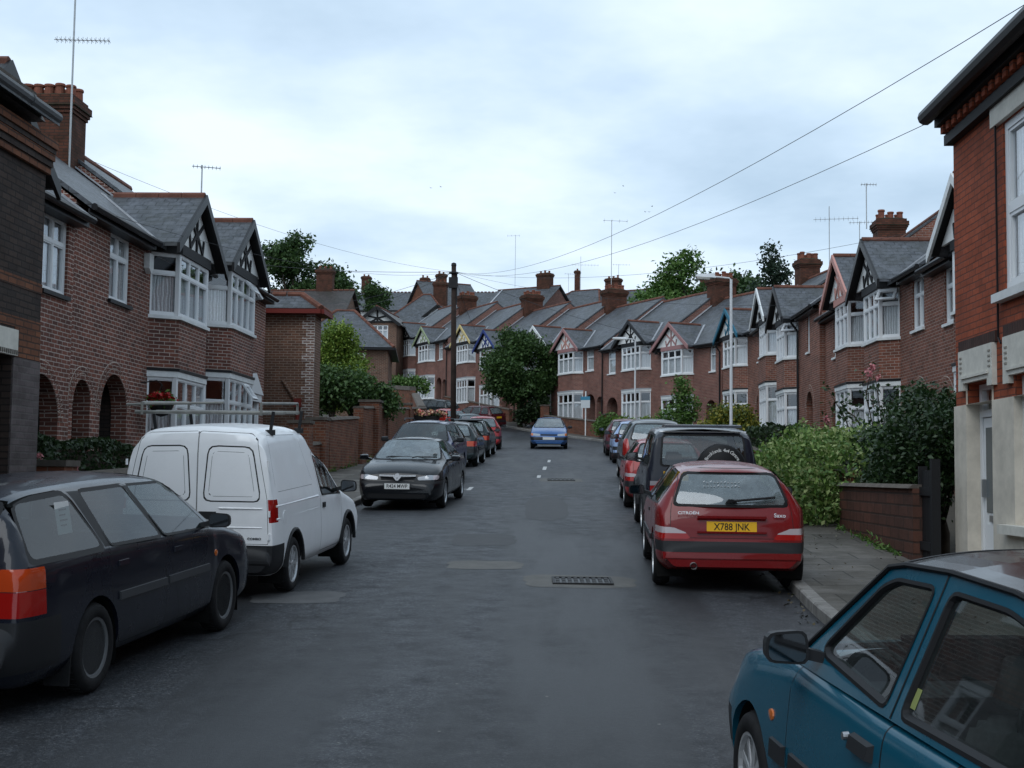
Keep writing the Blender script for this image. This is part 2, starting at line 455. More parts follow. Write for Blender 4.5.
def chimney_part(root, cx, cy, z0, z1, wx, wy, pots, mat='brick_chimney', potm='clay_pot', pr=.11):
    Cc = MB()
    Cc.box(cx-wx/2, cx+wx/2, cy-wy/2, cy+wy/2, z0, z1-.42)
    for k, (a, b, o) in enumerate(((.42,.34,.035), (.34,.26,.07), (.26,.10,.10))):
        Cc.box(cx-wx/2-o, cx+wx/2+o, cy-wy/2-o, cy+wy/2+o, z1-a, z1-b)
    Cc.box(cx-wx/2-.03, cx+wx/2+.03, cy-wy/2-.03, cy+wy/2+.03, z1-.10, z1)
    ch = Cc.build('chimney', M[mat], root)
    cap = MB(); cap.box(cx-wx/2-.11, cx+wx/2+.11, cy-wy/2-.11, cy+wy/2+.11, z1-.262, z1-.245); cap.hexa([(cx-wx/2,cy-wy/2,z1),(cx+wx/2,cy-wy/2,z1),(cx+wx/2,cy+wy/2,z1),(cx-wx/2,cy+wy/2,z1)],
        [(cx-wx/3,cy-wy/3,z1+.07),(cx+wx/3,cy-wy/3,z1+.07),(cx+wx/3,cy+wy/3,z1+.07),(cx-wx/3,cy+wy/3,z1+.07)])
    cap.build('mortar_cap', M['moss_course'], ch)
    nx, ny = pots
    rnd = random.Random(int(abs(cx*97+z1*13+cy*7)*10))
    for i in range(nx):
        for j in range(ny):
            px = cx + (i-(nx-1)/2)*(wx/nx); py = cy + (j-(ny-1)/2)*(wy/max(ny, 1))
            h = rnd.choice((.24,.26,.28,.34)); r = pr*rnd.uniform(.92,1.08)
            Pm = MB(); Pm.lathe([(r*1.05,0),(r*.98,h*.75),(r*1.18,h*.78),(r*1.18,h*.92),(r*1.05,h),(r*.8,h),(r*.75,h*.6)], 12, c=(px,py,z1+.03))
            Pm.build('chimney_pot', M[potm], ch, smooth=False)
    return ch

def house(label, loc, rot, W, bay=None, wins=(), arches=(), gable='black', tymp='render_white', timber='black_timber', brick='brick_mid',
          roof='slate', chim=None, group='terraced houses', zb=-2.2, ze=5.16, ridge_y=4.0, depth=8., pitch=36., doors=(), pediment=None,
          flash=None, ends=(True, True), down=None, bay_cols=3, open_lights=(), pots=(3,2), detail=True, cur=('net','net'), hipped=None, chim_w=(.75,1.5), name='terraced_house', cat='house', box=None, rings=None, chim_y=None, chim_h=1.15):
    root = empty(name, loc, rot, label, cat, group)
    tan = math.tan(R(pitch)); yo = -.27
    zrf = lambda y: ze + (y-yo)*tan if y <= ridge_y else ze + (2*ridge_y-y-yo)*tan
    zr_ = zrf(ridge_y)
    Wm = MB()
    opens = [(w[0], w[1], w[2], w[3]) for w in wins]
    xs0, xs1 = 0., W
    fo = list(opens)
    if bay:
        bc, hb, hf, dp = bay[:4]
        fo += [(bc-hb+.12, bc+hb-.12, .85, 2.5), (bc-hb+.12, bc+hb-.12, 3.75, 5.03)]
    pierced_wall(Wm, xs0, xs1, zb, ze+.05, fo, [(a[0], a[1], a[2], -.1) for a in arches])
    # side and back walls
    for k, x in enumerate((0., W)):
        if ends[k]:
            Wm.quad((x,0,zb), (x,depth,zb), (x,depth,ze+.05), (x,ridge_y,zr_-.1), (x,0,ze+.05))
    Wm.quad((0,depth,zb), (W,depth,zb), (W,depth,ze+.05), (0,depth,ze+.05))
    Wm.build('wall', M[brick], root, fix=False)
    I = MB(); c_, d_ = .16, 3.6
    for (z0, z1, low) in ((-.12, 2.58, True), (2.62, ze, False)):
        a_, b_ = .06, W-.06
        if low and bay and arches:
            if bay[0] > (arches[0][0]+arches[0][1])/2: a_ = max(a[1] for a in arches)+.08
            else: b_ = min(a[0] for a in arches)-.08
        I.quad((a_,c_,z0),(a_,d_,z0),(a_,d_,z1),(a_,c_,z1)); I.quad((b_,c_,z0),(b_,d_,z0),(b_,d_,z1),(b_,c_,z1)); I.quad((a_,d_,z0),(b_,d_,z0),(b_,d_,z1),(a_,d_,z1))
        for z in (z0, z1): I.quad((a_,c_,z),(b_,c_,z),(b_,d_,z),(a_,d_,z))
    I.build('interior', M['curtain_int'], root, fix=False)
    if rings or (rings is None and detail):
        A = MB()
        for a in arches: arch_ring(A, a[0], a[1], a[2], 0)
        for a in arches:
            for (r0, r1) in (((a[1]-a[0])/2+.002, (a[1]-a[0])/2+.235),):
                c = (a[0]+a[1])/2; zs = a[2]-(a[1]-a[0])/2
                for i in range(24):
                    t0, t1 = math.pi*i/24, math.pi*(i+1)/24
                    A.quad(*[(c-r*math.cos(t), -.004, zs+r*math.sin(t)) for (r, t) in ((r0,t0),(r1,t0),(r1,t1),(r0,t1))], mat=1)
        if arches: A.build('brick_arch', [M[brick], M['pale_mortar']], root)
    # porches
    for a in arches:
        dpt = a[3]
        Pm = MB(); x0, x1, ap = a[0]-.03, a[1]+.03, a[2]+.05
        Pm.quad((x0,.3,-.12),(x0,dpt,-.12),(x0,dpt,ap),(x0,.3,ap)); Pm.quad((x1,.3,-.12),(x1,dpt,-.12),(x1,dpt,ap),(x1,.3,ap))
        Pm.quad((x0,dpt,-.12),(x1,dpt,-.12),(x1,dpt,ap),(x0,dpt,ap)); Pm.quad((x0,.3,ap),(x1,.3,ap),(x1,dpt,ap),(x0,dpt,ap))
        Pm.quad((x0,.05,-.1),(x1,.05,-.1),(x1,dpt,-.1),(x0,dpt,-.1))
        Pm.build('porch', M['brick_dark' if detail else brick], root, fix=False)  # detailed porches: inner shade put into the colour by a darker brick
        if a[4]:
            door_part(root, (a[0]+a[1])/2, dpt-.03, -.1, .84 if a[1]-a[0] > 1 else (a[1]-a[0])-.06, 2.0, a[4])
    for d in doors:
        door_part(root, d[0], d[1], -.1, d[2], d[3], d[4], surround=True)
    # main roof: two slabs, ridge tiles, lead
    Rm = MB(); t = .09
    for (ya, yb) in ((yo, ridge_y), (2*ridge_y-yo, ridge_y)):
        za, zb_ = ze, zr_
        Rm.hexa([(-.015,ya,za-t),(W+.015,ya,za-t),(W+.015,yb,zb_-t),(-.015,yb,zb_-t)], [(-.015,ya,za),(W+.015,ya,za),(W+.015,yb,zb_),(-.015,yb,zb_)])
    if bay:
        gw, gz, gy = 1.76, 6.47, -.68
        e = gz - gw*.73
        yi = yo + (gz-ze)/tan + .25
        for s_ in (-1, 1):
            a = [(bc, gy, gz), (bc+s_*(gw+.06), gy, e-.045), (bc+s_*(gw+.06), yi, e-.045), (bc, yi, gz)]
            Rm.hexa([(p[0],p[1],p[2]-.07) for p in a], a)
    rf = Rm.build('roof', M[roof], root)
    Rt = MB()
    n = max(1, int(W/.45))
    for i in range(n):
        x0, x1 = W*i/n+.006, W*(i+1)/n-.006
        Rt.tube([(x0,ridge_y,zr_-.03),(x1,ridge_y,zr_-.03)], .115, 8)
    if bay:
        k = int((yi-gy)/.42)
        for i in range(k-1):
            y0, y1 = gy+(yi-gy)*i/k+.005, gy+(yi-gy)*(i+1)/k-.005
            Rt.tube([(bc,y0,gz-.02),(bc,y1,gz-.02)], .09, 7)
    Rt.build('ridge_tiles', M['ridge'], rf)
    Ld = MB()
    if bay:
        for s_ in (-1, 1):
            y0 = yo + (e-ze)/tan if e > ze else yo
            Ld.beam((bc+s_*(gw-.02), max(yo, y0)+.05, e+.05), (bc+s_*.05, yo+(gz-ze)/tan-.02, gz+.01), .13, .03, up=(0,-.6,.8))
    if flash:
        for k in flash:
            x = .10 if k == 'L' else W-.10
            Ld.beam((x, yo+.02, ze+.028), (x, ridge_y-.1, zr_+.01), .17, .03, up=(0,-.6,.8))
    if Ld.v: Ld.build('flashing', M['lead'], rf)
    # gutter, fascia
    segs = [(0, W)] if not bay else [(0, max(0, bc-gw-.05)), (min(W, bc+gw+.05), W)]
    for (a, b) in segs:
        if b-a < .1: continue
        Gt = MB(); Gt.tube([(a,yo-.05,ze-.06),(b,yo-.05,ze-.06)], .062, 8)
        Gt.box(a, b, yo+.03, yo+.055, ze-.18, ze-.095)
        Gt.box(a, b, yo+.056, .02, ze-.18, ze-.165)
        Gt.build('gutter', M['black'], root)
    for x in (down or ()):
        D = MB(); D.tube([(x,-.31,ze-.1),(x,-.29,ze-.22),(x,-.075,ze-.5),(x,-.07,-.3)], .04, 8); D.build('downpipe', M['black'], root)
    # bay: brick aprons, windows, gable
    if bay:
        pl = [(bc-hb,0.02), (bc-hf,-dp), (bc+hf,-dp), (bc+hb,0.02)]
        for (a, b, nm) in ((zb, .85, 'bay_plinth'), (2.62, 3.68, 'bay_spandrel')):
            B = MB(); B.hexa([(p[0],p[1],a) for p in pl], [(p[0],p[1],b) for p in pl]); B.build(nm, M[brick], root)
        def band(z0, z1, o, mat, nm):
            q = [(bc-hb-o, .02), (bc-hf-o*.7, -dp-o), (bc+hf+o*.7, -dp-o), (bc+hb+o, .02)]
            bb = MB(); bb.hexa([(p[0],p[1],z0) for p in q], [(p[0],p[1],z1) for p in q]); return bb.build(nm, M[mat], root)
        band(.80, .853, .05, 'white_old', 'bay_sill'); band(3.68, 3.75, .06, 'white_old', 'bay_sill')
        band(2.5, 2.62, .03, 'white_old', 'bay_fascia'); band(2.622, 2.68, .05, 'lead' if not detail else 'black', 'bay_flashing')
        band(5.03, 5.24, .05, 'black_timber' if gable not in ('pink','pink_pale') else gable, 'bay_beam')
        for lev, (z0, z1) in enumerate(((.853, 2.5), (3.75, 5.03))):
            F, G, Cu = MB(), MB(), MB()
            pz = .68 if lev else .66
            framed(F, G, Cu, pl[0], pl[1], z0, z1, 1, pz, inset=.015)
            framed(F, G, Cu, pl[1], pl[2], z0, z1, bay_cols, pz, inset=.0)
            framed(F, G, Cu, pl[2], pl[3], z0, z1, 1, pz, inset=.015)
            for p in pl[1:3]:
                F.box(p[0]-.05, p[0]+.05, p[1]+.005, p[1]+.09, z0, z1)
            o = F.build('bay_window', M['white'], root); G.build('pane', M['win_glass'], o)
            Cu.build('curtain', M[cur[lev]], o)
        for ol in open_lights:
            if ol[0] == 'front':
                k = ol[1]; w = 2*hf/bay_cols
                open_casement(root, (bc-hf+w*k+.03, -dp-.02), (bc-hf+w*(k+1)-.03, -dp-.02), ol[2], ol[3], ol[4])
            elif ol[0] == 'sideL':
                open_casement(root, (bc-hb+.05,-.03), (bc-hf-.03,-dp-.0), ol[2], ol[3], ol[4])
            elif ol[0] == 'sideR':
                open_casement(root, (bc+hf+.03,-dp-.0), (bc+hb-.05,-.03), ol[2], ol[3], ol[4])
        # gable front
        T = MB(); ti = .505; zt0 = 5.24
        hw = (gz-.16-zt0)/.73
        T.hexa([(bc-hw,-ti,zt0),(bc+hw,-ti,zt0),(bc,-ti,gz-.16)], [(bc-hw,-ti+.06,zt0),(bc+hw,-ti+.06,zt0),(bc,-ti+.06,gz-.16)])
        gp = T.build('gable', M[tymp], root)
        K = MB(); yk = -ti-.02; H = gz-.16-zt0
        K.beam((bc,yk,zt0),(bc,yk,zt0+H*.93), .075, .04, up=(0,1,0))
        for s_ in (-1, 1):
            K.beam((bc+s_*.03,yk,zt0+H*.34),(bc+s_*hw*.33,yk,zt0+H*.62), .07, .036, up=(0,1,0))
            K.beam((bc+s_*.03,yk,zt0+H*.36),(bc+s_*hw*.30,yk,zt0+H*.04), .07, .034, up=(0,1,0))
            K.beam((bc+s_*hw*.30,yk,zt0),(bc+s_*hw*.36,yk,zt0+H*.3), .065, .032, up=(0,1,0))
        K.build('gable_timber', M[timber], gp)
        S = MB()
        for s_ in (-1, 1):   # soffit under the projecting gable
            S.quad((bc,gy+.02,gz-.08),(bc+s_*gw,gy+.02,e-.10),(bc+s_*gw,-ti+.03,e-.10),(bc,-ti+.03,gz-.08))
        S.build('gable_soffit', M['black_timber'], gp, fix=False)
        Bb = MB()
        for s_ in (-1, 1):
            c0, c1 = Vector((bc, gy-.02, gz)), Vector((bc+s_*(gw+.1), gy-.02, e-.07))
            d = (c1-c0).normalized(); dn = Vector((0,0,-1))
            Bb.hexa([c0+Vector((0,-.03,-.19)), c1+Vector((0,-.03,-.19)), c1+Vector((0,.03,-.19)), c0+Vector((0,.03,-.19))],
                    [c0+Vector((0,-.03,.02)), c1+Vector((0,-.03,.02)), c1+Vector((0,.03,.02)), c0+Vector((0,.03,.02))])
        Bb.build('bargeboard', M[gable], root)
    for w in wins:
        window_part(root, (w[0],0.), (w[1],0.), w[2], w[3], w[4], w[5] if len(w) > 5 else .66, inset=.05, cur=(w[6] if len(w) > 6 else 'net'), sill=(w[7] if len(w) > 7 else 'white_old'), cz=(w[3]-.08))
    if pediment:
        px = pediment; Pd = MB()
        for s_ in (-1, 1): Pd.box(px+s_*.62-.09, px+s_*.62+.09, -.10, .02, -.1, 2.18)
        Pd.box(px-.78, px+.78, -.16, .02, 2.18, 2.38)
        Pd.prism([(px-.84,-.2,2.38),(px+.84,-.2,2.38),(px,-.2,2.92)], (0,.22,0))
        Pd.build('door_surround', M['white'], root)
        door_part(root, px, -.02, -.1, 1.0, 2.1, 'white')
    if chim is not None:
        chimney_part(root, chim, chim_y or ridge_y, zr_-1.6, zr_+chim_h, chim_w[0], chim_w[1], pots)
    if box:
        b = MB(); b.box(box[0]-.13, box[0]+.13, -.12, -.005, box[1], box[1]+.3); b.prism([(box[0]-.13,-.12,box[1]),(box[0]+.13,-.12,box[1]),(box[0],-.12,box[1]-.1)], (0,.11,0)); b.build('alarm_box', M[box[2]], root)
    return root

def door_part(root, cx, y, z0, w, h, mat, surround=False):
    D = MB(); x0, x1 = cx-w/2, cx+w/2
    D.box(x0, x1, y-.05, y, z0, z0+h)
    for s_ in (-1, 1):
        for (a, b) in ((.12, .75), (.92, 1.2)):
            xa = cx+s_*w*.23
            D.box(xa-w*.16, xa+w*.16, y-.066, y-.051, z0+a, z0+b)
    o = D.build('door', M[mat], root)
    G = MB(); G.box(cx-w*.34, cx+w*.34, y-.062, y-.051, z0+1.3, z0+h-.15); G.build('door_glass', M['obscure_glass'], o)
    Hn = MB(); Hn.lathe([(0,0),(.035,.0),(.03,.03),(0,.05)], 8, c=(0,0,0)); Hn.build('handle', M['alu'], o)
    Hn_o = o.children[-1]; Hn_o.data.transform(Matrix.Translation((x0+.09, y-.05, z0+1.0)) @ Matrix.Rotation(R(90),4,'X'))
    return o
# ================================================================= camera, sky, light
cam = bpy.data.cameras.new('Camera'); co = bpy.data.objects.new('Camera', cam); COL.objects.link(co); SC.camera = co
cam.sensor_width = 36; cam.lens = 1300/1024*36; cam.clip_end = 2000; cam.clip_start = .05
co.matrix_world = Matrix(((CM[0][0], CM[1][0], -CM[2][0], EYE.x), (CM[0][1], CM[1][1], -CM[2][1], EYE.y), (CM[0][2], CM[1][2], -CM[2][2], EYE.z), (0,0,0,1)))

SC.view_settings.view_transform = 'Standard'; SC.view_settings.look = 'None'; SC.view_settings.exposure = EXPO; SC.view_settings.gamma = 1
SC.cycles.use_denoising = DENOISE
try: SC.cycles.denoiser = 'OPENIMAGEDENOISE'
except Exception: pass
SC.cycles.max_bounces = 8; SC.cycles.transparent_max_bounces = 16; SC.cycles.glossy_bounces = 3; SC.cycles.diffuse_bounces = 3
SC.cycles.pixel_filter_type = 'BLACKMAN_HARRIS'; SC.cycles.filter_width = 1.5
SC.cycles.use_adaptive_sampling = True; SC.cycles.adaptive_threshold = .006
SC.cycles.sample_clamp_indirect = 6

SUN_EL, SUN_AZ = R(50), R(208)     # behind cloud, over the photographer's shoulder
w = bpy.data.worlds.new('World'); SC.world = w; w.use_nodes = True
nt = w.node_tree; N = nt.nodes; bg = N['Background']; bg.inputs['Strength'].default_value = .10
sky = N.new('ShaderNodeTexSky'); sky.sky_type = 'NISHITA'; sky.sun_disc = False; sky.sun_elevation = SUN_EL; sky.sun_rotation = SUN_AZ
sky.air_density = 1.; sky.dust_density = 3.; sky.altitude = 100
tc = N.new('ShaderNodeTexCoord')
# cloud deck: the view direction meets a flat layer overhead, so that clouds flatten out towards the horizon
sep = N.new('ShaderNodeSeparateXYZ'); nt.links.new(tc.outputs['Generated'], sep.inputs[0])
def wm(op, a, b=None):
    nd = N.new('ShaderNodeMath'); nd.operation = op
    for v, s_ in ((a, nd.inputs[0]), (b, nd.inputs[1])):
        if v is None: continue
        if isinstance(v, (int, float)): s_.default_value = v
        else: nt.links.new(v, s_)
    return nd.outputs[0]
zc = wm('ADD', wm('MAXIMUM', sep.outputs['Z'], 0.), .16)
cx_ = wm('DIVIDE', sep.outputs['X'], zc); cy_ = wm('DIVIDE', sep.outputs['Y'], zc)
cmb = N.new('ShaderNodeCombineXYZ'); nt.links.new(cx_, cmb.inputs[0]); nt.links.new(cy_, cmb.inputs[1])
def wnoise(scale, det, ro, off):
    mp = N.new('ShaderNodeMapping'); mp.inputs['Location'].default_value = off; nt.links.new(cmb.outputs[0], mp.inputs[0])
    nd = N.new('ShaderNodeTexNoise'); nd.inputs['Scale'].default_value = scale; nd.inputs['Detail'].default_value = det; nd.inputs['Roughness'].default_value = ro
    nt.links.new(mp.outputs[0], nd.inputs['Vector']); return nd.outputs['Fac']
def wramp(f, stops):
    nd = N.new('ShaderNodeValToRGB'); e = nd.color_ramp.elements
    while len(e) < len(stops): e.new(.5)
    for el, (p, c) in zip(e, stops): el.position = p; el.color = (*c, 1)
    nt.links.new(f, nd.inputs[0]); return nd.outputs[0]
n1 = wnoise(.55, 3, .5, (3.1, 1.7, 0)); n2 = wnoise(1.7, 5, .55, (7.3, -2.2, 0))
nn = wm('ADD', wm('MULTIPLY', n1, .62), wm('MULTIPLY', n2, .38))
cl = wramp(nn, [(.37, (.40,.54,.69)), (.48, (.575,.725,.88)), (.59, (.82,.94,1.06))])
vs = N.new('ShaderNodeVectorMath'); vs.operation = 'SCALE'; vs.inputs['Scale'].default_value = 10.; nt.links.new(cl, vs.inputs[0])
mx = N.new('ShaderNodeMix'); mx.data_type = 'RGBA'; mx.inputs[0].default_value = .93
nt.links.new(sky.outputs[0], mx.inputs[6]); nt.links.new(vs.outputs[0], mx.inputs[7]); nt.links.new(mx.outputs[2], bg.inputs['Color'])
sl = bpy.data.lights.new('sun', 'SUN'); so = bpy.data.objects.new('sun', sl); COL.objects.link(so)
sl.energy = .9; sl.angle = R(40); sl.color = (.95, .98, 1.)
so.rotation_euler = (R(90)-SUN_EL, 0, R(180)-SUN_AZ); so.location = (0,0,60)

# ================================================================= ground
# kerb lines, near to far (x, y)
KR = [(2.7,-12),(2.65,5),(2.38,11),(2.42,14),(2.62,18),(2.9,25),(3.1,33),(3.15,50),(3.1,58),(2.85,63.5),(1.9,68.2),(.4,72),(-3.0,80),(-7.4,90),(-12.6,101),(-19,113),(-30,131)]
KL = [(-4.75,-12),(-4.7,6),(-4.5,12),(-4.15,18),(-3.97,24),(-3.95,40),(-3.98,52),(-4.1,58),(-4.7,63.5),(-6.0,69),(-9.2,77.5),(-13.2,87),(-18.0,97.5),(-24.4,109),(-35.6,127)]
def dens(pl, n=8):
    out = []
    for i in range(len(pl)-1):
        p0 = Vector(pl[max(0,i-1)]); p1 = Vector(pl[i]); p2 = Vector(pl[i+1]); p3 = Vector(pl[min(len(pl)-1,i+2)])
        for k in range(n):
            t = k/n
            out.append(.5*((2*p1)+(p2-p0)*t+(2*p0-5*p1+4*p2-p3)*t*t+(3*p1-p0-3*p2+p3)*t**3))
    out.append(Vector(pl[-1])); return out
KRd, KLd = dens(KR), dens(KL)
def gz_(x, y, off=0.): return (x, y, ground(x, y)+off)

def road_material():
    m = NT('wet_asphalt'); c = m.coord('Object')
    fine = m.noise(c, 140, 2, .7); agg = m.noise(c, 38, 4, .7)
    mid = m.noise(c, 3.2, 6, .72); big = m.noise(c, .5, 5, .6, (1, .45, 1)); strk = m.noise(c, .9, 4, .6, (1, .10, 1))
    col = m.ramp(fine, [(.34, (.020,.0225,.0265)), (.5, (.040,.0445,.052)), (.66, (.078,.085,.096))])
    col = m.mix(m.ramp(m.noise(c, 62, 3, .8), [(.42, .75), (.52, 0)]), col, (.010,.010,.011))
    col = m.mix(m.ramp(m.noise(c, 48, 2, .7), [(.56, 0), (.66, .65)]), col, (.16,.16,.16))
    col = m.mix(m.ramp(m.noise(c, 24, 3, .75), [(.43, .55), (.52, 0)]), col, (.016,.017,.020))
    col = m.mix(m.ramp(m.noise(c, 19, 3, .75), [(.52, 0), (.64, .35)]), col, (.11,.118,.13))
    col = m.mix(m.ramp(strk, [(.44, 0), (.56, .8)]), col, (.018,.0185,.020))
    col = m.mix(m.ramp(mid, [(.50, 0), (.68, .6)]), col, (.020,.020,.021))
    col = m.mix(m.ramp(big, [(.40, .25), (.56, 0)]), col, (.060,.063,.068))
    sp = m.add('ShaderNodeTexVoronoi'); sp.inputs['Scale'].default_value = 2.6; m.link(c, sp.inputs['Vector'])
    col = m.mix(m.ramp(sp.outputs['Distance'], [(.02, .8), (.035, 0)]), col, (.20,.19,.17))
    # fine cracks
    cr = m.add('ShaderNodeTexVoronoi'); cr.feature = 'DISTANCE_TO_EDGE'; cr.inputs['Scale'].default_value = .42
    wv = m.add('ShaderNodeVectorMath'); wv.operation = 'ADD'
    nz = m.add('ShaderNodeTexNoise'); nz.inputs['Scale'].default_value = 1.4; nz.inputs['Detail'].default_value = 5; m.link(c, nz.inputs['Vector'])
    m.link(c, wv.inputs[0]); m.link(nz.outputs['Color'], wv.inputs[1]); m.link(wv.outputs[0], cr.inputs['Vector'])
    col = m.mix(m.math('MULTIPLY', m.ramp(cr.outputs['Distance'], [(.004, .75), (.012, 0)]), m.ramp(big, [(.45, 0), (.55, 1)])), col, (.014,.014,.015))
    m.link(col, m.bsdf.inputs['Base Color'])
    ro = m.mix(m.ramp(strk, [(.4, 0), (.65, 1)]), m.ramp(mid, [(.35, .52), (.65, .74)]), (.50,.50,.50))
    m.link(ro, m.bsdf.inputs['Roughness']); m.bsdf.inputs['Specular IOR Level'].default_value = .22
    h = m.math('ADD', m.math('MULTIPLY', agg, .6), fine)
    m.bump(h, .45, .006)
    return m.mat
M['asphalt'] = road_material()
def asphalt_patch(name, a, b, rough=.7):
    m = NT(name); c = m.coord('Object'); f = m.noise(c, 120, 3, .7); g = m.noise(c, 4, 5, .7)
    col = m.mix(m.ramp(g, [(.35, .0), (.7, .6)]), m.ramp(f, [(.3, a), (.7, b)]), tuple(x*.55 for x in a))
    m.link(col, m.bsdf.inputs['Base Color']); m.set(Roughness=rough); m.bump(f, .4, .005); return m.mat
M['patch_old'] = asphalt_patch('worn_patch', (.062,.058,.050), (.115,.108,.094))
M['patch_new'] = asphalt_patch('tar_patch', (.020,.0205,.022), (.045,.045,.047))
M['concrete_patch'] = asphalt_patch('concrete_patch', (.06,.061,.063), (.10,.10,.10))
M['soil'] = asphalt_patch('soil', (.035,.028,.018), (.06,.05,.035), .95)
M['paint_line'] = simple('road_paint', (.40,.40,.39), .6, noise=.25, nscale=14)
def slabs():
    m = NT('paving_slabs'); c = m.coord('Object')
    b = m.add('ShaderNodeTexBrick'); b.offset = .5; b.inputs['Scale'].default_value = 1; b.inputs['Brick Width'].default_value = .9; b.inputs['Row Height'].default_value = .6
    b.inputs['Mortar Size'].default_value = .011; b.inputs['Mortar Smooth'].default_value = .2
    b.inputs['Color1'].default_value = (.080,.072,.062,1); b.inputs['Color2'].default_value = (.145,.132,.115,1); b.inputs['Mortar'].default_value = (.022,.021,.017,1)
    m.link(c, b.inputs['Vector'])
    f = m.noise(c, 60, 3, .7); g = m.noise(c, 1.5, 6, .7)
    col = m.mix(m.ramp(g, [(.4, 0), (.7, .75)]), b.outputs['Color'], (.05,.047,.038))
    col = m.mix(m.ramp(f, [(.35, .35), (.6, 0)]), col, (.05,.047,.042))
    m.link(col, m.bsdf.inputs['Base Color']); m.link(m.ramp(g, [(.3, .55), (.7, .85)]), m.bsdf.inputs['Roughness'])
    m.bsdf.inputs['Specular IOR Level'].default_value = .2; m.bump(m.math('ADD', m.math('MULTIPLY', m.math('SUBTRACT', 1., b.outputs['Fac']), 1.2), m.math('MULTIPLY', f, .3)), .5, .012)
    return m.mat
M['slabs'] = slabs()
def kerb_m():
    m = NT('kerb_stone'); uv = m.coord('UV'); b = m.add('ShaderNodeTexBrick'); b.offset = 0; b.inputs['Scale'].default_value = 1
    b.inputs['Brick Width'].default_value = .91; b.inputs['Row Height'].default_value = 5; b.inputs['Mortar Size'].default_value = .008
    b.inputs['Color1'].default_value = (.17,.16,.148,1); b.inputs['Color2'].default_value = (.24,.23,.215,1); b.inputs['Mortar'].default_value = (.03,.03,.026,1)
    m.link(uv, b.inputs['Vector']); g = m.noise(m.coord(), 6, 5, .7)
    m.link(m.mix(m.ramp(g, [(.4,0),(.7,.7)]), b.outputs['Color'], (.07,.065,.055)), m.bsdf.inputs['Base Color']); m.set(Roughness=.8); m.bump(g, .3, .006); return m.mat
M['kerb'] = kerb_m()

def camber(x, y):
    a, b = interp(KLx, y), interp(KRx, y); t = min(1, max(0, (x-a)/(b-a))); return .035*(1-(2*t-1)**2)
KRx = sorted([(p.y, p.x) for p in KRd]); KLx = sorted([(p.y, p.x) for p in KLd])
def interp(tab, y):
    if y <= tab[0][0]: return tab[0][1]
    for (a, b) in zip(tab, tab[1:]):
        if y <= b[0]: return a[1]+(b[1]-a[1])*(y-a[0])/max(1e-6, b[0]-a[0])
    return tab[-1][1]
rd = MB()
def strip(mb, A, B, nx=6, oa=0., ob=0.):
    for i in range(len(A)-1):
        for k in range(nx):
            q = []
            for (j, kk) in ((i,k),(i,k+1),(i+1,k+1),(i+1,k)):
                t = kk/nx; p = A[j]*(1-t)+B[j]*t; o = oa*(1-t)+ob*t
                cam_ = .035*(1-(2*t-1)**2) if mb is rd else 0.
                q.append(gz_(p.x, p.y, o+cam_))
            mb.quad(*q)
strip(rd, KLd, KRd, 20)
tag(rd.build('road', M['asphalt'], smooth=True, fix=False), kind='structure')
def offset(pl, d):
    out = []
    for i, p in enumerate(pl):
        t = (pl[min(i+1,len(pl)-1)]-pl[max(i-1,0)]).normalized(); out.append(p+Vector((t.y,-t.x))*d)
    return out
def kerb(pl, side, name):
    K = MB(); inn = offset(pl, side*.13); back = offset(pl, side*.14)
    run = 0
    for i in range(len(pl)-1):
        l = (pl[i+1]-pl[i]).length
        a, b, c, d = pl[i], pl[i+1], inn[i+1], inn[i]
        h = .115
        for q, uvq in (([gz_(*a,-.05),gz_(*b,-.05),gz_(*b,h-.015),gz_(*a,h-.015)], [(run,0),(run+l,0),(run+l,.1),(run,.1)]),
                  ([gz_(*a,h-.015),gz_(*b,h-.015),gz_(*(b*.88+c*.12),h),gz_(*(a*.88+d*.12),h)], [(run,.1),(run+l,.1),(run+l,.12),(run,.12)]),
                  ([gz_(*(a*.88+d*.12),h),gz_(*(b*.88+c*.12),h),gz_(*c,h),gz_(*d,h)], [(run,.12),(run+l,.12),(run+l,.25),(run,.25)])):
            K.quad(*q, uv=uvq)
        run += l
    tag(K.build(name, M['kerb'], fix=False), kind='structure')
kerb(KRd, 1, 'kerb'); kerb(KLd, -1, 'kerb')
KRb = [Vector((4.7,-12)),Vector((4.66,12)),Vector((4.62,20)),Vector((4.62,42)),Vector((4.6,56))]
pv = MB(); strip(pv, offset(KRd, .131), [Vector((max(p.x+1.2, 4.65) if p.y < 58 else 0, p.y)) if p.y < 58 else q for p, q in zip(KRd, offset(KRd, 1.75))], 3, .108, .13)
tag(pv.build('pavement', M['slabs'], fix=False), kind='structure')
pv2 = MB(); strip(pv2, offset(KLd, -2.55), offset(KLd, -.131), 3, .13, .108)
tag(pv2.build('pavement', M['slabs'], fix=False), kind='structure')
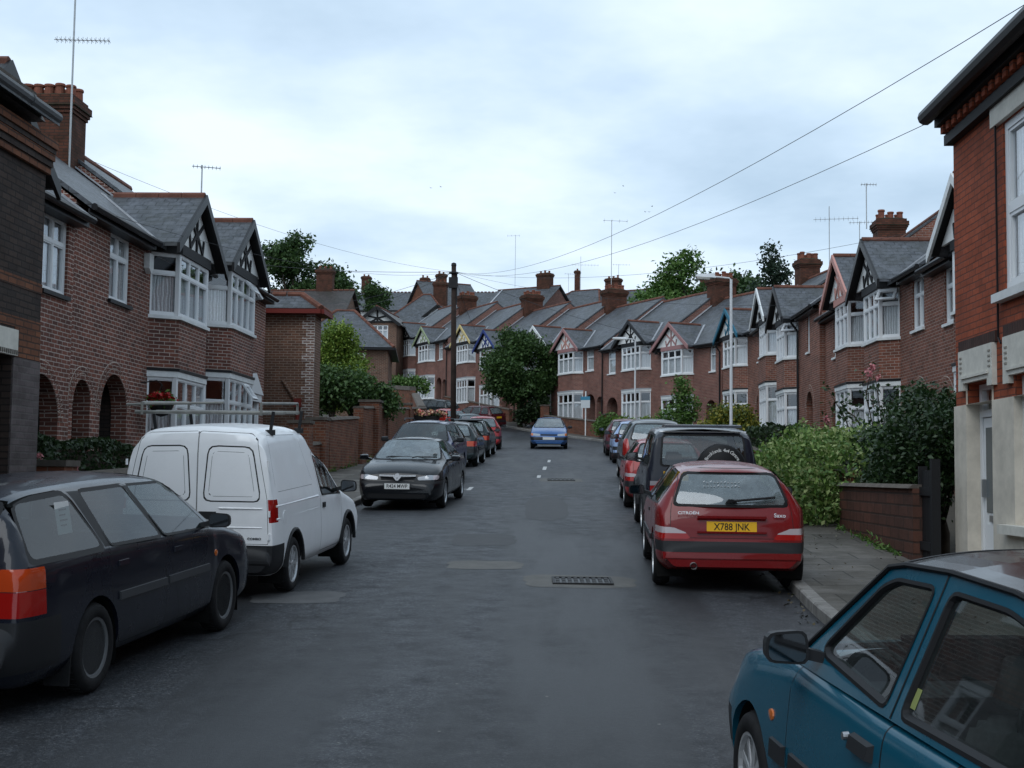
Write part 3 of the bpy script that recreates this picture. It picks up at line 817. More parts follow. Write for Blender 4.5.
# terrain sheet, reaching the horizon; kept under road and pavement
tm = MB()
xs = [-900,-500,-300,-180,-120,-90,-70,-56,-46,-40]+[-36+2*i for i in range(37)]+[40,46,56,70,90,120,180,300,500,900]
ys = [-500,-200,-80,-40,-20]+[-12+3*i for i in range(57)]+[165,180,200,240,300,400,600,1000]
KRx = sorted([(p.y, p.x) for p in KRd]); KLx = sorted([(p.y, p.x) for p in KLd])
def interp(tab, y):
    if y <= tab[0][0]: return tab[0][1]
    for (a, b) in zip(tab, tab[1:]):
        if y <= b[0]: return a[1]+(b[1]-a[1])*(y-a[0])/max(1e-6, b[0]-a[0])
    return tab[-1][1]
def tz(x, y):
    yy = min(y, 190); g = ground(x, yy)
    if y < 131 and interp(KLx, y)-5.2 < x < interp(KRx, y)+4.2: return g-.35
    return g+.05
for i in range(len(ys)-1):
    for k in range(len(xs)-1):
        tm.quad(*[(a, b, tz(a, b)) for (a, b) in ((xs[k],ys[i]),(xs[k+1],ys[i]),(xs[k+1],ys[i+1]),(xs[k],ys[i+1]))])
tag(tm.build('ground', M['soil'], smooth=True, fix=False), kind='structure')

# road furniture lying in the surface
def blob_sheet(name, cx, cy, w, l, a, mat, off, seed, sq=5.):
    """worn patch with a ragged outline, laid on the cambered road"""
    rnd = random.Random(seed); n = 44; ring = []; c, s_ = math.cos(a), math.sin(a); ph = [rnd.uniform(0,6.28) for _ in range(4)]
    for i in range(n):
        t = 2*math.pi*i/n; k = (abs(math.cos(t))**sq+abs(math.sin(t))**sq)**(-1/sq)*(1+.03*math.sin(3*t+ph[0])+.03*math.sin(7*t+ph[1])+.02*math.sin(13*t+ph[2])+rnd.uniform(-.02,.02))
        u, v = w/2*k*math.cos(t), l/2*k*math.sin(t); ring.append((cx+u*c-v*s_, cy+u*s_+v*c))
    m = MB(); P_ = lambda p, f: (lambda x, y: gz_(x, y, off+camber(x, y)))(cx+(p[0]-cx)*f, cy+(p[1]-cy)*f)
    for i in range(n):
        j = (i+1) % n
        for (f0, f1) in ((.34,.67),(.67,1.)): m.quad(P_(ring[i],f0),P_(ring[i],f1),P_(ring[j],f1),P_(ring[j],f0))
        m.quad(P_(ring[i],0.),P_(ring[i],.34),P_(ring[j],.34))
    return tag(m.build(name, mat, fix=False), kind='structure')
def sheet(name, pts, mat, off, kind='structure', **kw):
    s_ = MB()
    for i in range(6):
        for j in range(3):
            L_ = lambda u, v: ((pts[0][0]*(1-u)+pts[1][0]*u)*(1-v)+(pts[3][0]*(1-u)+pts[2][0]*u)*v, (pts[0][1]*(1-u)+pts[1][1]*u)*(1-v)+(pts[3][1]*(1-u)+pts[2][1]*u)*v)
            s_.quad(*[gz_(*L_(u, v), off+camber(*L_(u, v))) for (u, v) in ((i/6,j/3),((i+1)/6,j/3),((i+1)/6,(j+1)/3),(i/6,(j+1)/3))])
    return tag(s_.build(name, mat, fix=False), kind=kind, **kw)
def rect(cx, cy, w, l, a=0.):
    c, s_ = math.cos(a), math.sin(a)
    return [(cx+u*c-v*s_, cy+u*s_+v*c) for (u, v) in ((-w/2,-l/2),(w/2,-l/2),(w/2,l/2),(-w/2,l/2))]
blob_sheet('worn_road_patch', .16, 14.4, 1.22, 1.0, .03, M['patch_old'], .0025, 1)
blob_sheet('concrete_road_patch', -2.65, 12.95, .9, .8, .06, M['concrete_patch'], .0025, 2)
blob_sheet('tar_road_patch', -1.15, 18.6, .9, 1.6, .05, M['patch_new'], .0022, 3)
blob_sheet('worn_road_patch', -.95, 15.7, .9, .8, .05, M['patch_old'], .0025, 4)
blob_sheet('worn_road_patch', -.1, 33.5, 1.1, 1.6, .02, M['patch_old'], .0025, 5)
blob_sheet('tar_road_patch', -.35, 24.5, .8, 5.5, .02, M['patch_new'], .0022, 8, 3.)
def grating(cx, cy, w, l, name, label, nb=9):
    root = empty(name, gz_(cx, cy, .008+camber(cx, cy)), 0, label, 'drain cover')
    root.rotation_euler = (math.atan(.0546), 0, .03)
    F = MB(); t = .03
    for (a, b, c, d) in ((-w/2,w/2,-l/2,-l/2+t),(-w/2,w/2,l/2-t,l/2),(-w/2,-w/2+t,-l/2+t,l/2-t),(w/2-t,w/2,-l/2+t,l/2-t)): F.box(a,b,c,d,-.004,.012)
    F.build('frame', M['iron'], root)
    P_ = MB(); P_.quad((-w/2+t,-l/2+t,0),(w/2-t,-l/2+t,0),(w/2-t,l/2-t,0),(-w/2+t,l/2-t,0))
    P_.build('cover_plate', M['black'], root)
    B = MB()
    for i in range(nb):
        for j in range(3):
            x0 = -w/2+t+(w-2*t)*(i+.15)/nb; x1 = x0+(w-2*t)/nb*.6; y0 = -l/2+t+(l-2*t)*(j+.1)/3; y1 = y0+(l-2*t)/3*.8
            B.box(x0,x1,y0,y1,.001,.010)
    B.build('grid', M['iron'], root)
grating(.2, 14.4, .66, .52, 'manhole_cover', 'ribbed iron manhole cover set in a pale worn patch of road')
grating(-.1, 33.5, .7, .7, 'manhole_cover', 'distant iron cover in mid road between the two rows of parked cars', 6)
for (x, y, w_, l_, a) in ((-.62,39.6,.11,2.0,0),(-.70,35.0,.10,1.2,0),(-.55,44.6,.1,1.8,0)): sheet('road_marking', rect(x, y, w_, l_, a), M['paint_line'], .003)
sheet('road_marking', rect(-2.17, 29.8, .10, 1.1, 0), M['paint_line'], .003)
sheet('road_marking', rect(-2.42, 29.5, .5, .09, .5), M['paint_line'], .0035)
# ================================================================= the terraces
LR = R(90); RR = R(-90)
B26 = dict(brick='brick_left')
# ---- row on the west side, facade on X = -8.4
house('brick terraced house half hidden by the dark sooty corner building', (-8.4,15.2,1.05), LR, 6.45, bay=(2.1,1.42,1.02,.5),
      wins=[(5.13,6.18,3.75,5.03,2,.66,'net','black')], arches=[(4.5,5.98,2.38,1.5,'darkred_paint')], group='houses west of the road', flash='R', ridge_y=4.0, **B26)
house('brick house with round porch arch, narrow passage arch and chimney of many pots', (-8.4,21.65,1.3), LR, 7.75, bay=(5.45,1.42,1.02,.5),
      wins=[(1.72,2.86,3.75,5.03,2,.66,'net','black')], arches=[(1.46,2.90,2.38,1.5,'darkred_paint'),(.16,.97,2.17,2.6,'wood_door')], group='houses west of the road',
      chim=7.7, chim_w=(.9,1.25), chim_y=3.62, chim_h=.95, pots=(2,5), flash='R', down=(7.15,), box=(3.75,4.62,'white_old'), **B26)
house('brick house with white pedimented doorcase and open top lights in its bay window', (-8.4,29.4,1.6), LR, 6.4, bay=(1.92,1.5,1.13,.5),
      pediment=4.72, group='houses west of the road', bay_cols=4, down=(.12,), open_lights=(('front',2,4.62,5.0,40),('sideR',0,4.62,5.0,45),('front',2,2.02,2.46,35)), **B26)
# ---- row on the east side
house('brick house with white bargeboard gable showing just beyond the bright red corner building', (8.5,30.5,1.65), RR, 6.4, bay=(4.1,1.3,.85,.45), gable='white_old',
      wins=[(1.06,2.12,3.75,5.03,2)], arches=[(.5,1.6,2.36,1.3,'white')], group='houses east of the road', brick='brick_mid')
house('brick house with black gabled bay, its top light open, above the dark glossy shrub', (8.5,36.4,1.8), RR, 5.9, bay=(1.85,1.22,.83,.45),
      wins=[(4.25,5.3,3.75,5.03,2)], arches=[(4.3,5.4,2.36,1.3,'white')], group='houses east of the road', flash='L', open_lights=(('sideR',0,4.62,5.0,40),), brick='brick_mid')
house('brick house with salmon pink gable over its bay, rose climbing in front', (8.5,42.9,2.0), RR, 6.5, bay=(4.65,1.22,.83,.45), gable='pink_pale', timber='pink_pale',
      wins=[(1.3,2.1,3.75,5.03,2)], arches=[(1.0,2.1,2.36,1.3,'white')], group='houses east of the road', brick='brick_mid')
house('brick house with netted bay, tall dark porch arch and narrow upper window', (8.32,49.9,2.5), RR, 7.0, bay=(1.9,1.25,.85,.45),
      wins=[(4.75,5.25,3.75,5.03,1)], arches=[(4.6,5.8,2.38,1.3,None)], group='houses east of the road', flash='L', chim=.1, chim_w=(.85,1.05), chim_h=1.05, pots=(2,3), down=(3.35,), open_lights=(('sideR',0,4.62,5.0,40),), brick='brick_mid')
house('brick house with white gable and two narrow dark arches, next to the blue gabled house', (8.32,56.5,3.05), RR, 6.6, bay=(4.2,1.25,.85,.45), gable='white_old',
      wins=[(.9,1.75,3.75,5.03,1)], arches=[(.5,1.3,2.3,1.3,None),(1.7,2.6,2.3,1.3,None)], group='houses east of the road', brick='brick_mid')
house('brick house with teal blue gable trim behind the tall lamp post', (7.78,62.9,3.35), R(-80), 6.2, bay=(1.85,1.3,.9,.5), gable='teal_paint', timber='teal_paint',
      wins=[(4.6,5.1,3.75,5.03,1)], arches=[(4.4,5.3,2.3,1.2,None)], group='houses east of the road', flash='L', chim=.1, chim_w=(.8,1.0), chim_h=.95, pots=(2,3), brick='brick_mid')
# ---- the terrace across the end of the street, climbing to the west
def FR(t): return (5.94-.461*t, 68.23+.887*t)
far = [  # t_top, W, z0, bay local x, gable, timber, label, wins, arches, chimney
 (2.1, 6.0, 3.5, 2.1, 'pink','pink', 'far terrace house with dusty pink gable, next to the big chimney by the leafy tree', [(4.95,5.45,3.75,5.03,1)], [(4.6,5.5,2.3,1.2,None)], .1, 'R'),
 (8.1, 6.0, 4.05, 3.9, 'black','black_timber', 'far terrace house with black and white gable, behind the short white lamp post', [(.5,1.35,3.75,5.03,1)], [(.35,1.6,2.38,1.2,'white')], None, 'L'),
 (14.1, 6.0, 4.35, 2.1, 'pink','pink_pale', 'far terrace house with pink gable beside two arches and an estate agent board', [(3.85,4.75,3.8,5.03,1)], [(3.75,4.95,2.4,1.2,'white'),(5.15,5.9,2.2,1.5,'white')], .1, 'R'),
 (20.1, 6.0, 4.95, 3.9, 'white_old','black_timber', 'far terrace house mostly hidden behind the round dark tree', [(.9,1.75,3.75,5.03,1)], [(.6,1.75,2.38,1.2,None)], None, 'L'),
 (26.1, 6.0, 5.45, 2.1, 'blue_paint','blue_paint', 'far terrace house with navy blue gable trim, between yellow gable and round tree', [(4.1,4.9,3.75,5.03,1)], [(3.9,5.1,2.4,1.2,None)], .1, 'R'),
 (32.1, 6.0, 6.2, 3.9, 'yellow_paint','yellow_paint', 'far terrace house with bright yellow gable trim beside the telegraph pole', [(1.0,1.9,3.75,5.03,1)], [(.7,1.9,2.38,1.2,None)], None, 'L'),
 (38.1, 6.0, 6.85, 2.1, 'green_paint','green_paint', 'far terrace house with pale green gable and dark porch arch', [(4.15,5.0,3.75,5.03,1)], [(3.75,4.85,2.4,1.2,None),(5.0,5.7,2.2,1.0,'white')], .1, 'R'),
 (44.1, 6.0, 7.6, 3.9, 'black','black_timber', 'last far terrace house up the hill, black gable, narrow side window', [(1.0,1.8,3.75,5.03,1)], [(.9,2.0,2.3,1.2,None)], None, 'L')]
for (t, W, z0, bc, g, tm_, lab, wi, ar, chm, fl) in far:
    p = FR(t)
    house(lab, (p[0], p[1], z0), R(-62.5), W, bay=(bc,1.35,.95,.5), gable=g, timber=tm_, wins=wi, arches=ar, group='terrace across the end of the street', brick='brick_far',
          chim=chm, chim_w=(.85,1.35), pots=(2,3), flash=fl if False else ('L' if True else ''), detail=False, rings=False, down=((W-.1,) if chm else None), zb=-3.5, bay_cols=3 if bc == 2.1 else 4)

# ================================================================= detached blocks and background houses
def gable_block(name, label, loc, rot, w, d, zb, ze, pitch, brick, roof, wins=(), hip=0., over=.3, ridge='ridge', gut='black', chims=(), cat='house', group=None, quoin=None, cols=2, bays=(), flashx=(), wallmat=None):
    """front on y = 0 (local), width along x, ridge along x; hip > 0 cuts the roof ends back by that much"""
    root = empty(name, loc, rot, label, cat, group); Wm = MB()
    pierced_wall(Wm, 0, w, zb, ze, [x[:4] for x in wins], [])
    rz = ze + (d/2+over)*math.tan(R(pitch))
    for x in (0, w):
        if hip: Wm.quad((x,0,zb),(x,d,zb),(x,d,ze),(x,0,ze))
        else: Wm.quad((x,0,zb),(x,d,zb),(x,d,ze),(x,d/2,rz-.25),(x,0,ze))
    Wm.quad((0,d,zb),(w,d,zb),(w,d,ze),(0,d,ze))
    Wm.build('wall', M[brick], root, fix=False)
    Rm = MB(); o = over; e = ze-.02; y2 = d/2
    A, Bp, C_, D_ = (-o,-o,e), (w+o,-o,e), (w+o,d+o,e), (-o,d+o,e)
    h = hip
    r0, r1 = (h-o if h else -o, y2, rz), (w-h+o if h else w+o, y2, rz)
    for q in ([A,Bp,r1,r0], [C_,D_,r0,r1]) + (([Bp,C_,r1], [D_,A,r0]) if h else ()):
        Rm.quad(*q)
        Rm.quad(*[(p[0],p[1],p[2]-.08) for p in q])
    if not h:
        for x in (-o, w+o): Rm.quad((x,-o,e),(x,-o,e-.08),(x,y2,rz-.08),(x,y2,rz)); Rm.quad((x,d+o,e),(x,d+o,e-.08),(x,y2,rz-.08),(x,y2,rz))
    rf = Rm.build('roof', M[roof], root, fix=False)
    Rt = MB()
    def run(a, b):
        a, b = Vector(a), Vector(b); n = max(2, int((b-a).length/.45))
        for i in range(n): Rt.tube([a+(b-a)*(i/n+.004), a+(b-a)*((i+1)/n-.004)], .10, 7)
    run(r0, r1)
    if h:
        for (a, b) in ((A,r0),(D_,r0),(Bp,r1),(C_,r1)): run(a, b)
    Rt.build('ridge_tiles', M[ridge], rf)
    if flashx:
        L_ = MB()
        for x in flashx: L_.beam((x,-o+.02,e+.03),(x,y2-.05,rz+.02),.2,.04,up=(0,-.6,.8))
        L_.build('flashing', M['lead'], rf)
    G = MB()
    G.box(-o, w+o, -o-.1, -o+.02, e-.16, e-.03); G.box(-o, w+o, -o+.02, -.005, e-.16, e-.13)
    if h: G.box(w+o-.02, w+o+.1, -o, d+o, e-.16, e-.03); G.box(w+.005, w+o-.02, -.0, d, e-.16, e-.13)
    G.build('gutter', M[gut], root)
    for x in wins: window_part(root, (x[0],0), (x[1],0), x[2], x[3], x[4] if len(x) > 4 else 2, .66, sill='white_old', cur=(x[5] if len(x) > 5 else 'net'))
    for c in chims: chimney_part(root, c[0], c[1], c[2], c[3], c[4], c[5], c[6])
    return root, rz

M['maroon_gutter'] = simple('maroon_gutter', (.15,.022,.016), .5)
# brick house end-on to the street with red gutter
r_, _ = gable_block('detached_house', 'brown brick house end wall with pale quoined corner and red pipes', (-14.2,37.5,1.7), 0, 6.85, 1.0, -1.5, 5.0, 33, 'brick_brown', 'slate', hip=.7, over=.22, gut='maroon_gutter')
q = MB()
for i in range(22):
    a = .24 if i % 2 else .36
    q.box(6.85-a, 6.86, -.012, .02, -.4+i*.24, -.4+i*.24+.225)
q.build('quoin', brick_mat('brick_quoin', (.21,.10,.07), (.15,.075,.055), (.62,.57,.52), ms=.02), r_)
p_ = MB(); p_.tube([(5.05,-.34,4.86),(5.05,-.05,4.55),(5.05,-.05,-.6)], .055, 8); p_.build('downpipe', M['maroon_gutter'], r_)
p_ = MB(); p_.tube([(5.95,-.05,2.9),(6.35,-.06,2.3),(6.42,-.06,2.1)], .05, 8, mat=1); p_.tube([(6.42,-.06,2.3),(6.42,-.06,-.6)], .06, 8, mat=0); p_.box(6.32,6.52,-.16,-.01,2.1,2.35,0); p_.build('downpipe', [M['maroon_gutter'], M['brick_brown']], r_)

gable_block('detached_house', 'brown brick house with slate hipped roof and one small window, beyond the light green tree', (-16.0,75,4.95), R(6), 5.6, 8, -3, 4.35, 31, 'brick_brown', 'slate', hip=2.6, over=.35,
            wins=[(3.05,3.7,2.95,3.75,2,None)], chims=())
gable_block('detached_house', 'dark tiled house with broad roof below the tall hillside trees', (-25.2,104,9.6), R(-4), 6.9, 8, -4, 4.6, 35, 'brick_brown', 'slate_dark', hip=0, wins=[(4.9,6.2,3.1,4.2,3)], chims=((4.6,4.2,6,9.4,1.4,.7,(3,1)),))
# timbered gable on that house
def far_gable(name, label, loc, rot, w, h, zb, roofm='slate', brick='brick_brown', win=None, gable='black', zw=(1.0,2.0)):
    root = empty(name, loc, rot, label, 'house', 'houses on the hillside')
    Wm = MB(); pierced_wall(Wm, -w/2, w/2, zb, h, [(-w*.28, w*.28, *zw)] if win else [], [])
    for x in (-w/2, w/2): Wm.quad((x,0,zb),(x,7,zb),(x,7,h),(x,0,h))
    Wm.build('wall', M[brick], root, fix=False)
    pk = h+w/2*.75
    T = MB(); T.prism([(-w/2,-.02,h),(w/2,-.02,h),(0,-.02,pk)], (0,.08,0)); gp = T.build('gable', M['render_white'], root)
    K = MB(); K.beam((0,-.05,h),(0,-.05,pk-.1),.14,.05,up=(0,1,0)); K.beam((-w/2,-.05,h+.06),(w/2,-.05,h+.06),.14,.052,up=(0,1,0))
    for s_ in (-1,1): K.beam((0,-.05,h+.3*(pk-h)),(s_*w*.24,-.05,h+.45*(pk-h)),.13,.054,up=(0,1,0)); K.beam((0,-.05,h+.3*(pk-h)),(s_*w*.2,-.05,h),.13,.056,up=(0,1,0))
    K.build('gable_timber', M['black_timber'], gp)
    Rm = MB()
    for s_ in (-1,1):
        a = [(0,-.4,pk+.1),(s_*(w/2+.35),-.4,h-.16),(s_*(w/2+.35),7,h-.16),(0,7,pk+.1)]; Rm.hexa([(p[0],p[1],p[2]-.1) for p in a], a)
    rf = Rm.build('roof', M[roofm], root)
    Rt = MB(); Rt.tube([(0,-.4,pk+.1),(0,7,pk+.1)], .1, 7); Rt.build('ridge_tiles', M['ridge'], rf)
    Bb = MB()
    for s_ in (-1,1): Bb.beam((0,-.43,pk),(s_*(w/2+.38),-.43,h-.27),.05,.24,up=(0,0,1))
    Bb.build('bargeboard', M[gable], root)
    if win: window_part(root, (-w*.28,0),(w*.28,0), *zw, 4, .66, sill='white_old')
    return root
far_gable('bay_house', 'brick house with timbered gable and wide white window below the hill trees', (-14.9,101.5,9.5), R(-6), 3.1, 4.3, -4, 'slate_dark', win=True, zw=(2.9,4.1))
far_gable('bay_house', 'small brick house with black and white timbered gable near the top of the telegraph pole', (-12.3,124,12.6), R(-14), 4.2, 3.9, -4, 'slate', win=True, zw=(2.3,3.5))
gable_block('detached_house', 'brick house with grey hipped roof and red hip tiles above the terrace top end', (-17.6,123.5,12.3), R(-6), 6.6, 9, -4, 3.9, 36, 'brick_far', 'slate', hip=3.2, wins=[(2.6,3.6,2.1,3.4,2)], chims=((4.6,4.8,5,8.6,1.3,.8,(3,1)),))
gable_block('white_house', 'long white walled house with dark slate roof on the skyline by the telegraph pole', (-30,158,17.5), R(-3), 21, 8, -4, 4.4, 33, 'render_white', 'slate', wins=[(4,5.2,2.6,3.7,2),(6.4,7.6,2.6,3.7,2),(9.4,10.6,2.6,3.7,2),(12,13.2,2.6,3.7,2)], chims=((4.5,4.2,6,9.2,1.1,.8,(2,1)),(12,4.2,6,9.0,1.1,.8,(2,1))), flashx=(10.5,))
gable_block('white_house', 'narrow house with orange brick gable end on the skyline, beside the telegraph pole', (-15.8,150,17.2), R(28), 6.5, 8, -4, 4.4, 38, 'brick_orange', 'slate', chims=((3,4.2,6,8.8,1.1,.8,(2,1)),))
# a second row of roofs behind the terrace
ur = [(-9.5,140,16.0,7.5,-30,'slate', 5.8,1.9), (-3.5,141,15.9,8.0,-30,'slate',None,0), (2.6,138,15.6,7.6,-28,'slate',.6,1.5), (8.8,134,15.0,7.4,-28,'slate',None,0), (14.5,128,14.2,7.4,-30,'slate',.6,1.5)]
for i, (x, y, z, w_, a, rm, chx, chh) in enumerate(ur):
    lab = ['skyline house with steep slate roof and sooty chimney beside the telegraph pole', 'slate roofed skyline house between two sooty chimneys', 'skyline house with slate roof and chimney over the pink gabled terrace house',
           'plain slate skyline house behind the big terrace chimney', 'slate roofed house showing just under the bushy green tree'][i]
    gable_block('hillside_house', lab, (x, y, z), R(a), w_, 8.4, -6, 3.2, 36, 'brick_far', rm, chims=(((chx,4.2,4,7.9,1.6,.9,(3,1)),) if chx is not None else ()), group='houses on the hillside', flashx=(.3,), hip=(2.6 if i == 1 else 0))
gable_block('hillside_house', 'long brown tiled house forming the skyline behind the slate roofs', (-3,168,19.5), R(-6), 30, 8, -6, 4.1, 30, 'brick_far', 'slate_dark', group='houses on the hillside',
            chims=((4.0,4,6,9.6,.7,.7,(1,1)),(20.5,4,6,8.6,.8,.7,(1,1))))
# ================================================================= foliage
M['leaf_tree']   = leaf_mat('leaf_dark_green', [(.028,.060,.018),(.042,.085,.024),(.058,.115,.032),(.085,.145,.042)])
M['leaf_bright'] = leaf_mat('leaf_light_green', [(.09,.165,.022),(.14,.225,.030),(.19,.27,.038),(.24,.31,.05)])
M['leaf_fresh']  = leaf_mat('leaf_fresh_green', [(.045,.105,.020),(.075,.155,.030),(.115,.21,.045),(.16,.26,.065)])
M['leaf_street'] = leaf_mat('leaf_mid_green', [(.030,.066,.018),(.046,.095,.025),(.064,.125,.032),(.090,.155,.044)])
M['leaf_shrub']  = leaf_mat('leaf_shrub', [(.016,.036,.012),(.024,.052,.017),(.034,.070,.022),(.050,.088,.030)], rough=.4)
M['leaf_varieg'] = leaf_mat('leaf_variegated', [(.065,.135,.025),(.12,.22,.045),(.21,.31,.075),(.36,.42,.17)], rough=.5)
M['leaf_yellow'] = leaf_mat('leaf_golden', [(.05,.10,.02),(.14,.17,.02),(.25,.24,.03),(.32,.28,.04)])
M['leaf_hedge']  = leaf_mat('leaf_hedge', [(.013,.028,.009),(.020,.042,.013),(.028,.055,.017),(.038,.068,.022)])
M['leaf_blue']   = leaf_mat('leaf_conifer', [(.018,.036,.022),(.026,.050,.030),(.036,.062,.036),(.05,.075,.045)])
M['bark'] = simple('bark', (.045,.034,.025), .95, noise=.4, nscale=5)
M['petal_red'] = leaf_mat('petal_red', [(.30,.010,.012),(.48,.018,.015),(.60,.03,.03)], trans=.15)
M['petal_pink'] = leaf_mat('petal_pink', [(.55,.17,.20),(.65,.26,.28),(.72,.36,.36)], trans=.15)
M['petal_mix'] = leaf_mat('petal_mixed', [(.55,.10,.08),(.68,.30,.26),(.75,.52,.45),(.70,.60,.25)], trans=.15)

def leaves_at(P_, size, rng, up=.35, asp=.55, jitter=.35):
    n = len(P_)
    nrm = rng.normal(size=(n,3)); nrm[:,2] = np.abs(nrm[:,2])*.7+up
    nrm /= np.linalg.norm(nrm, axis=1)[:,None]
    t = rng.normal(size=(n,3)); t -= nrm*(t*nrm).sum(1)[:,None]; t /= np.linalg.norm(t, axis=1)[:,None]
    b = np.cross(nrm, t)
    s = size*(1+jitter*rng.uniform(-1,1,size=n))[:,None]
    v = np.empty((n,4,3))
    v[:,0] = P_-t*s; v[:,1] = P_-b*s*asp+t*s*.15+nrm*s*.18; v[:,2] = P_+t*s; v[:,3] = P_+b*s*asp+t*s*.15+nrm*s*.18
    return v.reshape(-1,3)
def leaf_obj(name, P_, size, mat, parent=None, seed=1, **kw):
    rng = np.random.default_rng(seed)
    v = leaves_at(np.asarray(P_), size, rng, **kw); n = len(v)//4
    me = bpy.data.meshes.new(name)
    me.vertices.add(len(v)); me.vertices.foreach_set('co', v.ravel())
    me.loops.add(4*n); me.loops.foreach_set('vertex_index', np.arange(4*n)); me.polygons.add(n)
    me.polygons.foreach_set('loop_start', np.arange(n)*4); me.polygons.foreach_set('loop_total', np.full(n,4))
    me.materials.append(M[mat]); me.update(calc_edges=True)
    o = bpy.data.objects.new(name, me); COL.objects.link(o)
    if parent: o.parent = parent
    return o
def blob_pts(blobs, n, rng, shell=.5, lump=.25):
    """points in a set of ellipsoids, more of them near the skin, with lumpy radius"""
    vol = np.array([b[3]*b[4]*b[5] for b in blobs])**(2/3); cnt = rng.multinomial(n, vol/vol.sum()); out = []
    for b, c in zip(blobs, cnt):
        d = rng.normal(size=(c,3)); d /= np.linalg.norm(d, axis=1)[:,None]
        r = shell+(1-shell)*rng.uniform(size=c)**.6
        ph = rng.uniform(0,6.28,3)
        r = r*(1+lump*np.sin(d[:,0]*5+ph[0])*np.sin(d[:,1]*5+ph[1])*np.cos(d[:,2]*4+ph[2]))
        out.append(np.array(b[:3])+d*r[:,None]*np.array(b[3:6]))
    return np.concatenate(out)
def clumps(pts, rng, per, spread):
    """turn each point into a spray of leaves so that gaps stay between the sprays"""
    n = len(pts); off = rng.normal(size=(n,per,3))*spread
    return (pts[:,None,:]+off).reshape(-1,3)
def tree(name, label, loc, H, trunk_h, r0, blobs, nclump, per, spread, size, mat, seed, cat='tree', group=None, limbs=5):
    root = empty(name, loc, 0, label, cat, group); rng = np.random.default_rng(seed); rnd = random.Random(seed)
    T = MB(); T.tube([(0,0,-1),(.03,.02,trunk_h*.5),(0,.05,trunk_h),(.05,0,trunk_h+(H-trunk_h)*.55)], [r0*1.25,r0,r0*.8,r0*.25], 9)
    for i in range(limbs):
        b = blobs[i % len(blobs)]; z0 = trunk_h*(.75+.3*rnd.random())
        e = Vector(b[:3]); m = Vector((e.x*.4, e.y*.4, z0+(e.z-z0)*.55))
        T.tube([(0,.02,z0), m, e], [r0*.5, r0*.3, r0*.1], 6)
    T.build('trunk', M['bark'], root, smooth=True)
    pts = clumps(blob_pts(blobs, nclump, rng), rng, per, spread)
    leaf_obj('crown', pts, size, mat, root, seed)
    return root
def rblobs(seed, n, c, rad, size, flat=.8):
    rnd = random.Random(seed); out = []
    for i in range(n):
        a = rnd.uniform(0,6.28); u = rnd.uniform(-1,1); k = rnd.uniform(.55,1.)
        h = math.sqrt(1-u*u)
        s = size*rnd.uniform(.7,1.25)
        out.append((c[0]+rad[0]*k*h*math.cos(a), c[1]+rad[1]*k*h*math.sin(a), c[2]+rad[2]*k*u, s, s, s*flat))
    return out
def G(x, y): return ground(x, y)
# hillside trees
tree('tree', 'tall dark loose tree above the hipped houses on the west hillside', (-24.0,112,G(-24.4,112)), 13.6, 4.5, .35,
     rblobs(3, 19, (0,0,8.5), (2.7,2.2,4.3), 1.15), 620, 22, .30, .17, 'leaf_tree', 3)
tree('tree', 'broad dark tree sloping down beside the taller loose tree on the hillside', (-22.0,114,G(-21,114)), 11.6, 3.5, .3,
     rblobs(4, 14, (0,0,8.0), (2.7,2.2,3.0), 1.15), 460, 22, .30, .17, 'leaf_tree', 4)
tree('tree', 'small dark tree in front of the white walled skyline house', (-20.3,138,G(-19.6,138)+1), 8, 2.5, .25,
     rblobs(5, 7, (0,0,5.2), (.8,.8,1.7), .75), 150, 20, .28, .17, 'leaf_tree', 5)
tree('tree', 'low bushy tree next to the white house wall on the skyline', (-17.0,136,G(-17,136)), 5.5, 1.5, .2,
     rblobs(6, 6, (0,0,3.6), (.8,.8,1.2), .7), 110, 20, .26, .16, 'leaf_shrub', 6)
tree('tree', 'large fresh green tree rising behind the big terrace chimney', (9.8,97,G(9.8,97)), 11.0, 4, .4,
     rblobs(7, 22, (-.6,0,7.9), (3.7,2.6,3.3), 1.3), 760, 24, .34, .16, 'leaf_fresh', 7)
tree('tree', 'dark tree filling the gap between the fresh green tree and the conifer', (12.6,95,G(12.6,95)), 10.5, 4, .3,
     rblobs(17, 12, (0,0,7.6), (2.4,2.0,2.5), 1.2), 330, 24, .34, .19, 'leaf_tree', 17)
tree('conifer', 'blue green conifer with ragged top behind the east roofs', (13.9,88,G(13.9,88)), 11.5, 3, .3,
     [(0,0,11.3,.5,.5,1.0),(.3,0,10.0,.9,.9,.8),(-.5,.2,9.0,1.2,1.1,.8),(.6,0,8.0,1.4,1.2,.8),(-.6,0,6.9,1.6,1.4,.9),(.4,0,5.6,1.7,1.5,.9),(0,0,4.4,1.7,1.5,1.0)], 330, 24, .26, .14, 'leaf_blue', 8)
# street tree at the bend
tree('street_tree', 'round mid green tree with forked trunk at the bend, hiding a house front', (-2.85,80.8,G(-2.85,80.8)), 6.0, 1.5, .17,
     rblobs(9, 24, (.1,0,3.75), (2.1,1.6,1.8), .8)+[(1.7,0,4.4,.9,.9,.8),(-1.6,0,3.9,.85,.9,.8),(.7,-.3,5.1,.8,.8,.6),(-.5,0,5.5,.9,.9,.7),(1.7,0,3.3,.7,.8,.6),(-1.5,.2,2.9,.7,.8,.6)], 1150, 26, .20, .10, 'leaf_street', 9, limbs=8)
tree('garden_shrub', 'dense dark bush at the foot of the round tree on the bend', (-1.75,80.4,G(-1.75,80.4)), 2.2, .4, .06,
     rblobs(10, 7, (0,0,1.1), (1.1,.6,.7), .55), 160, 20, .16, .10, 'leaf_hedge', 10, 'shrub')
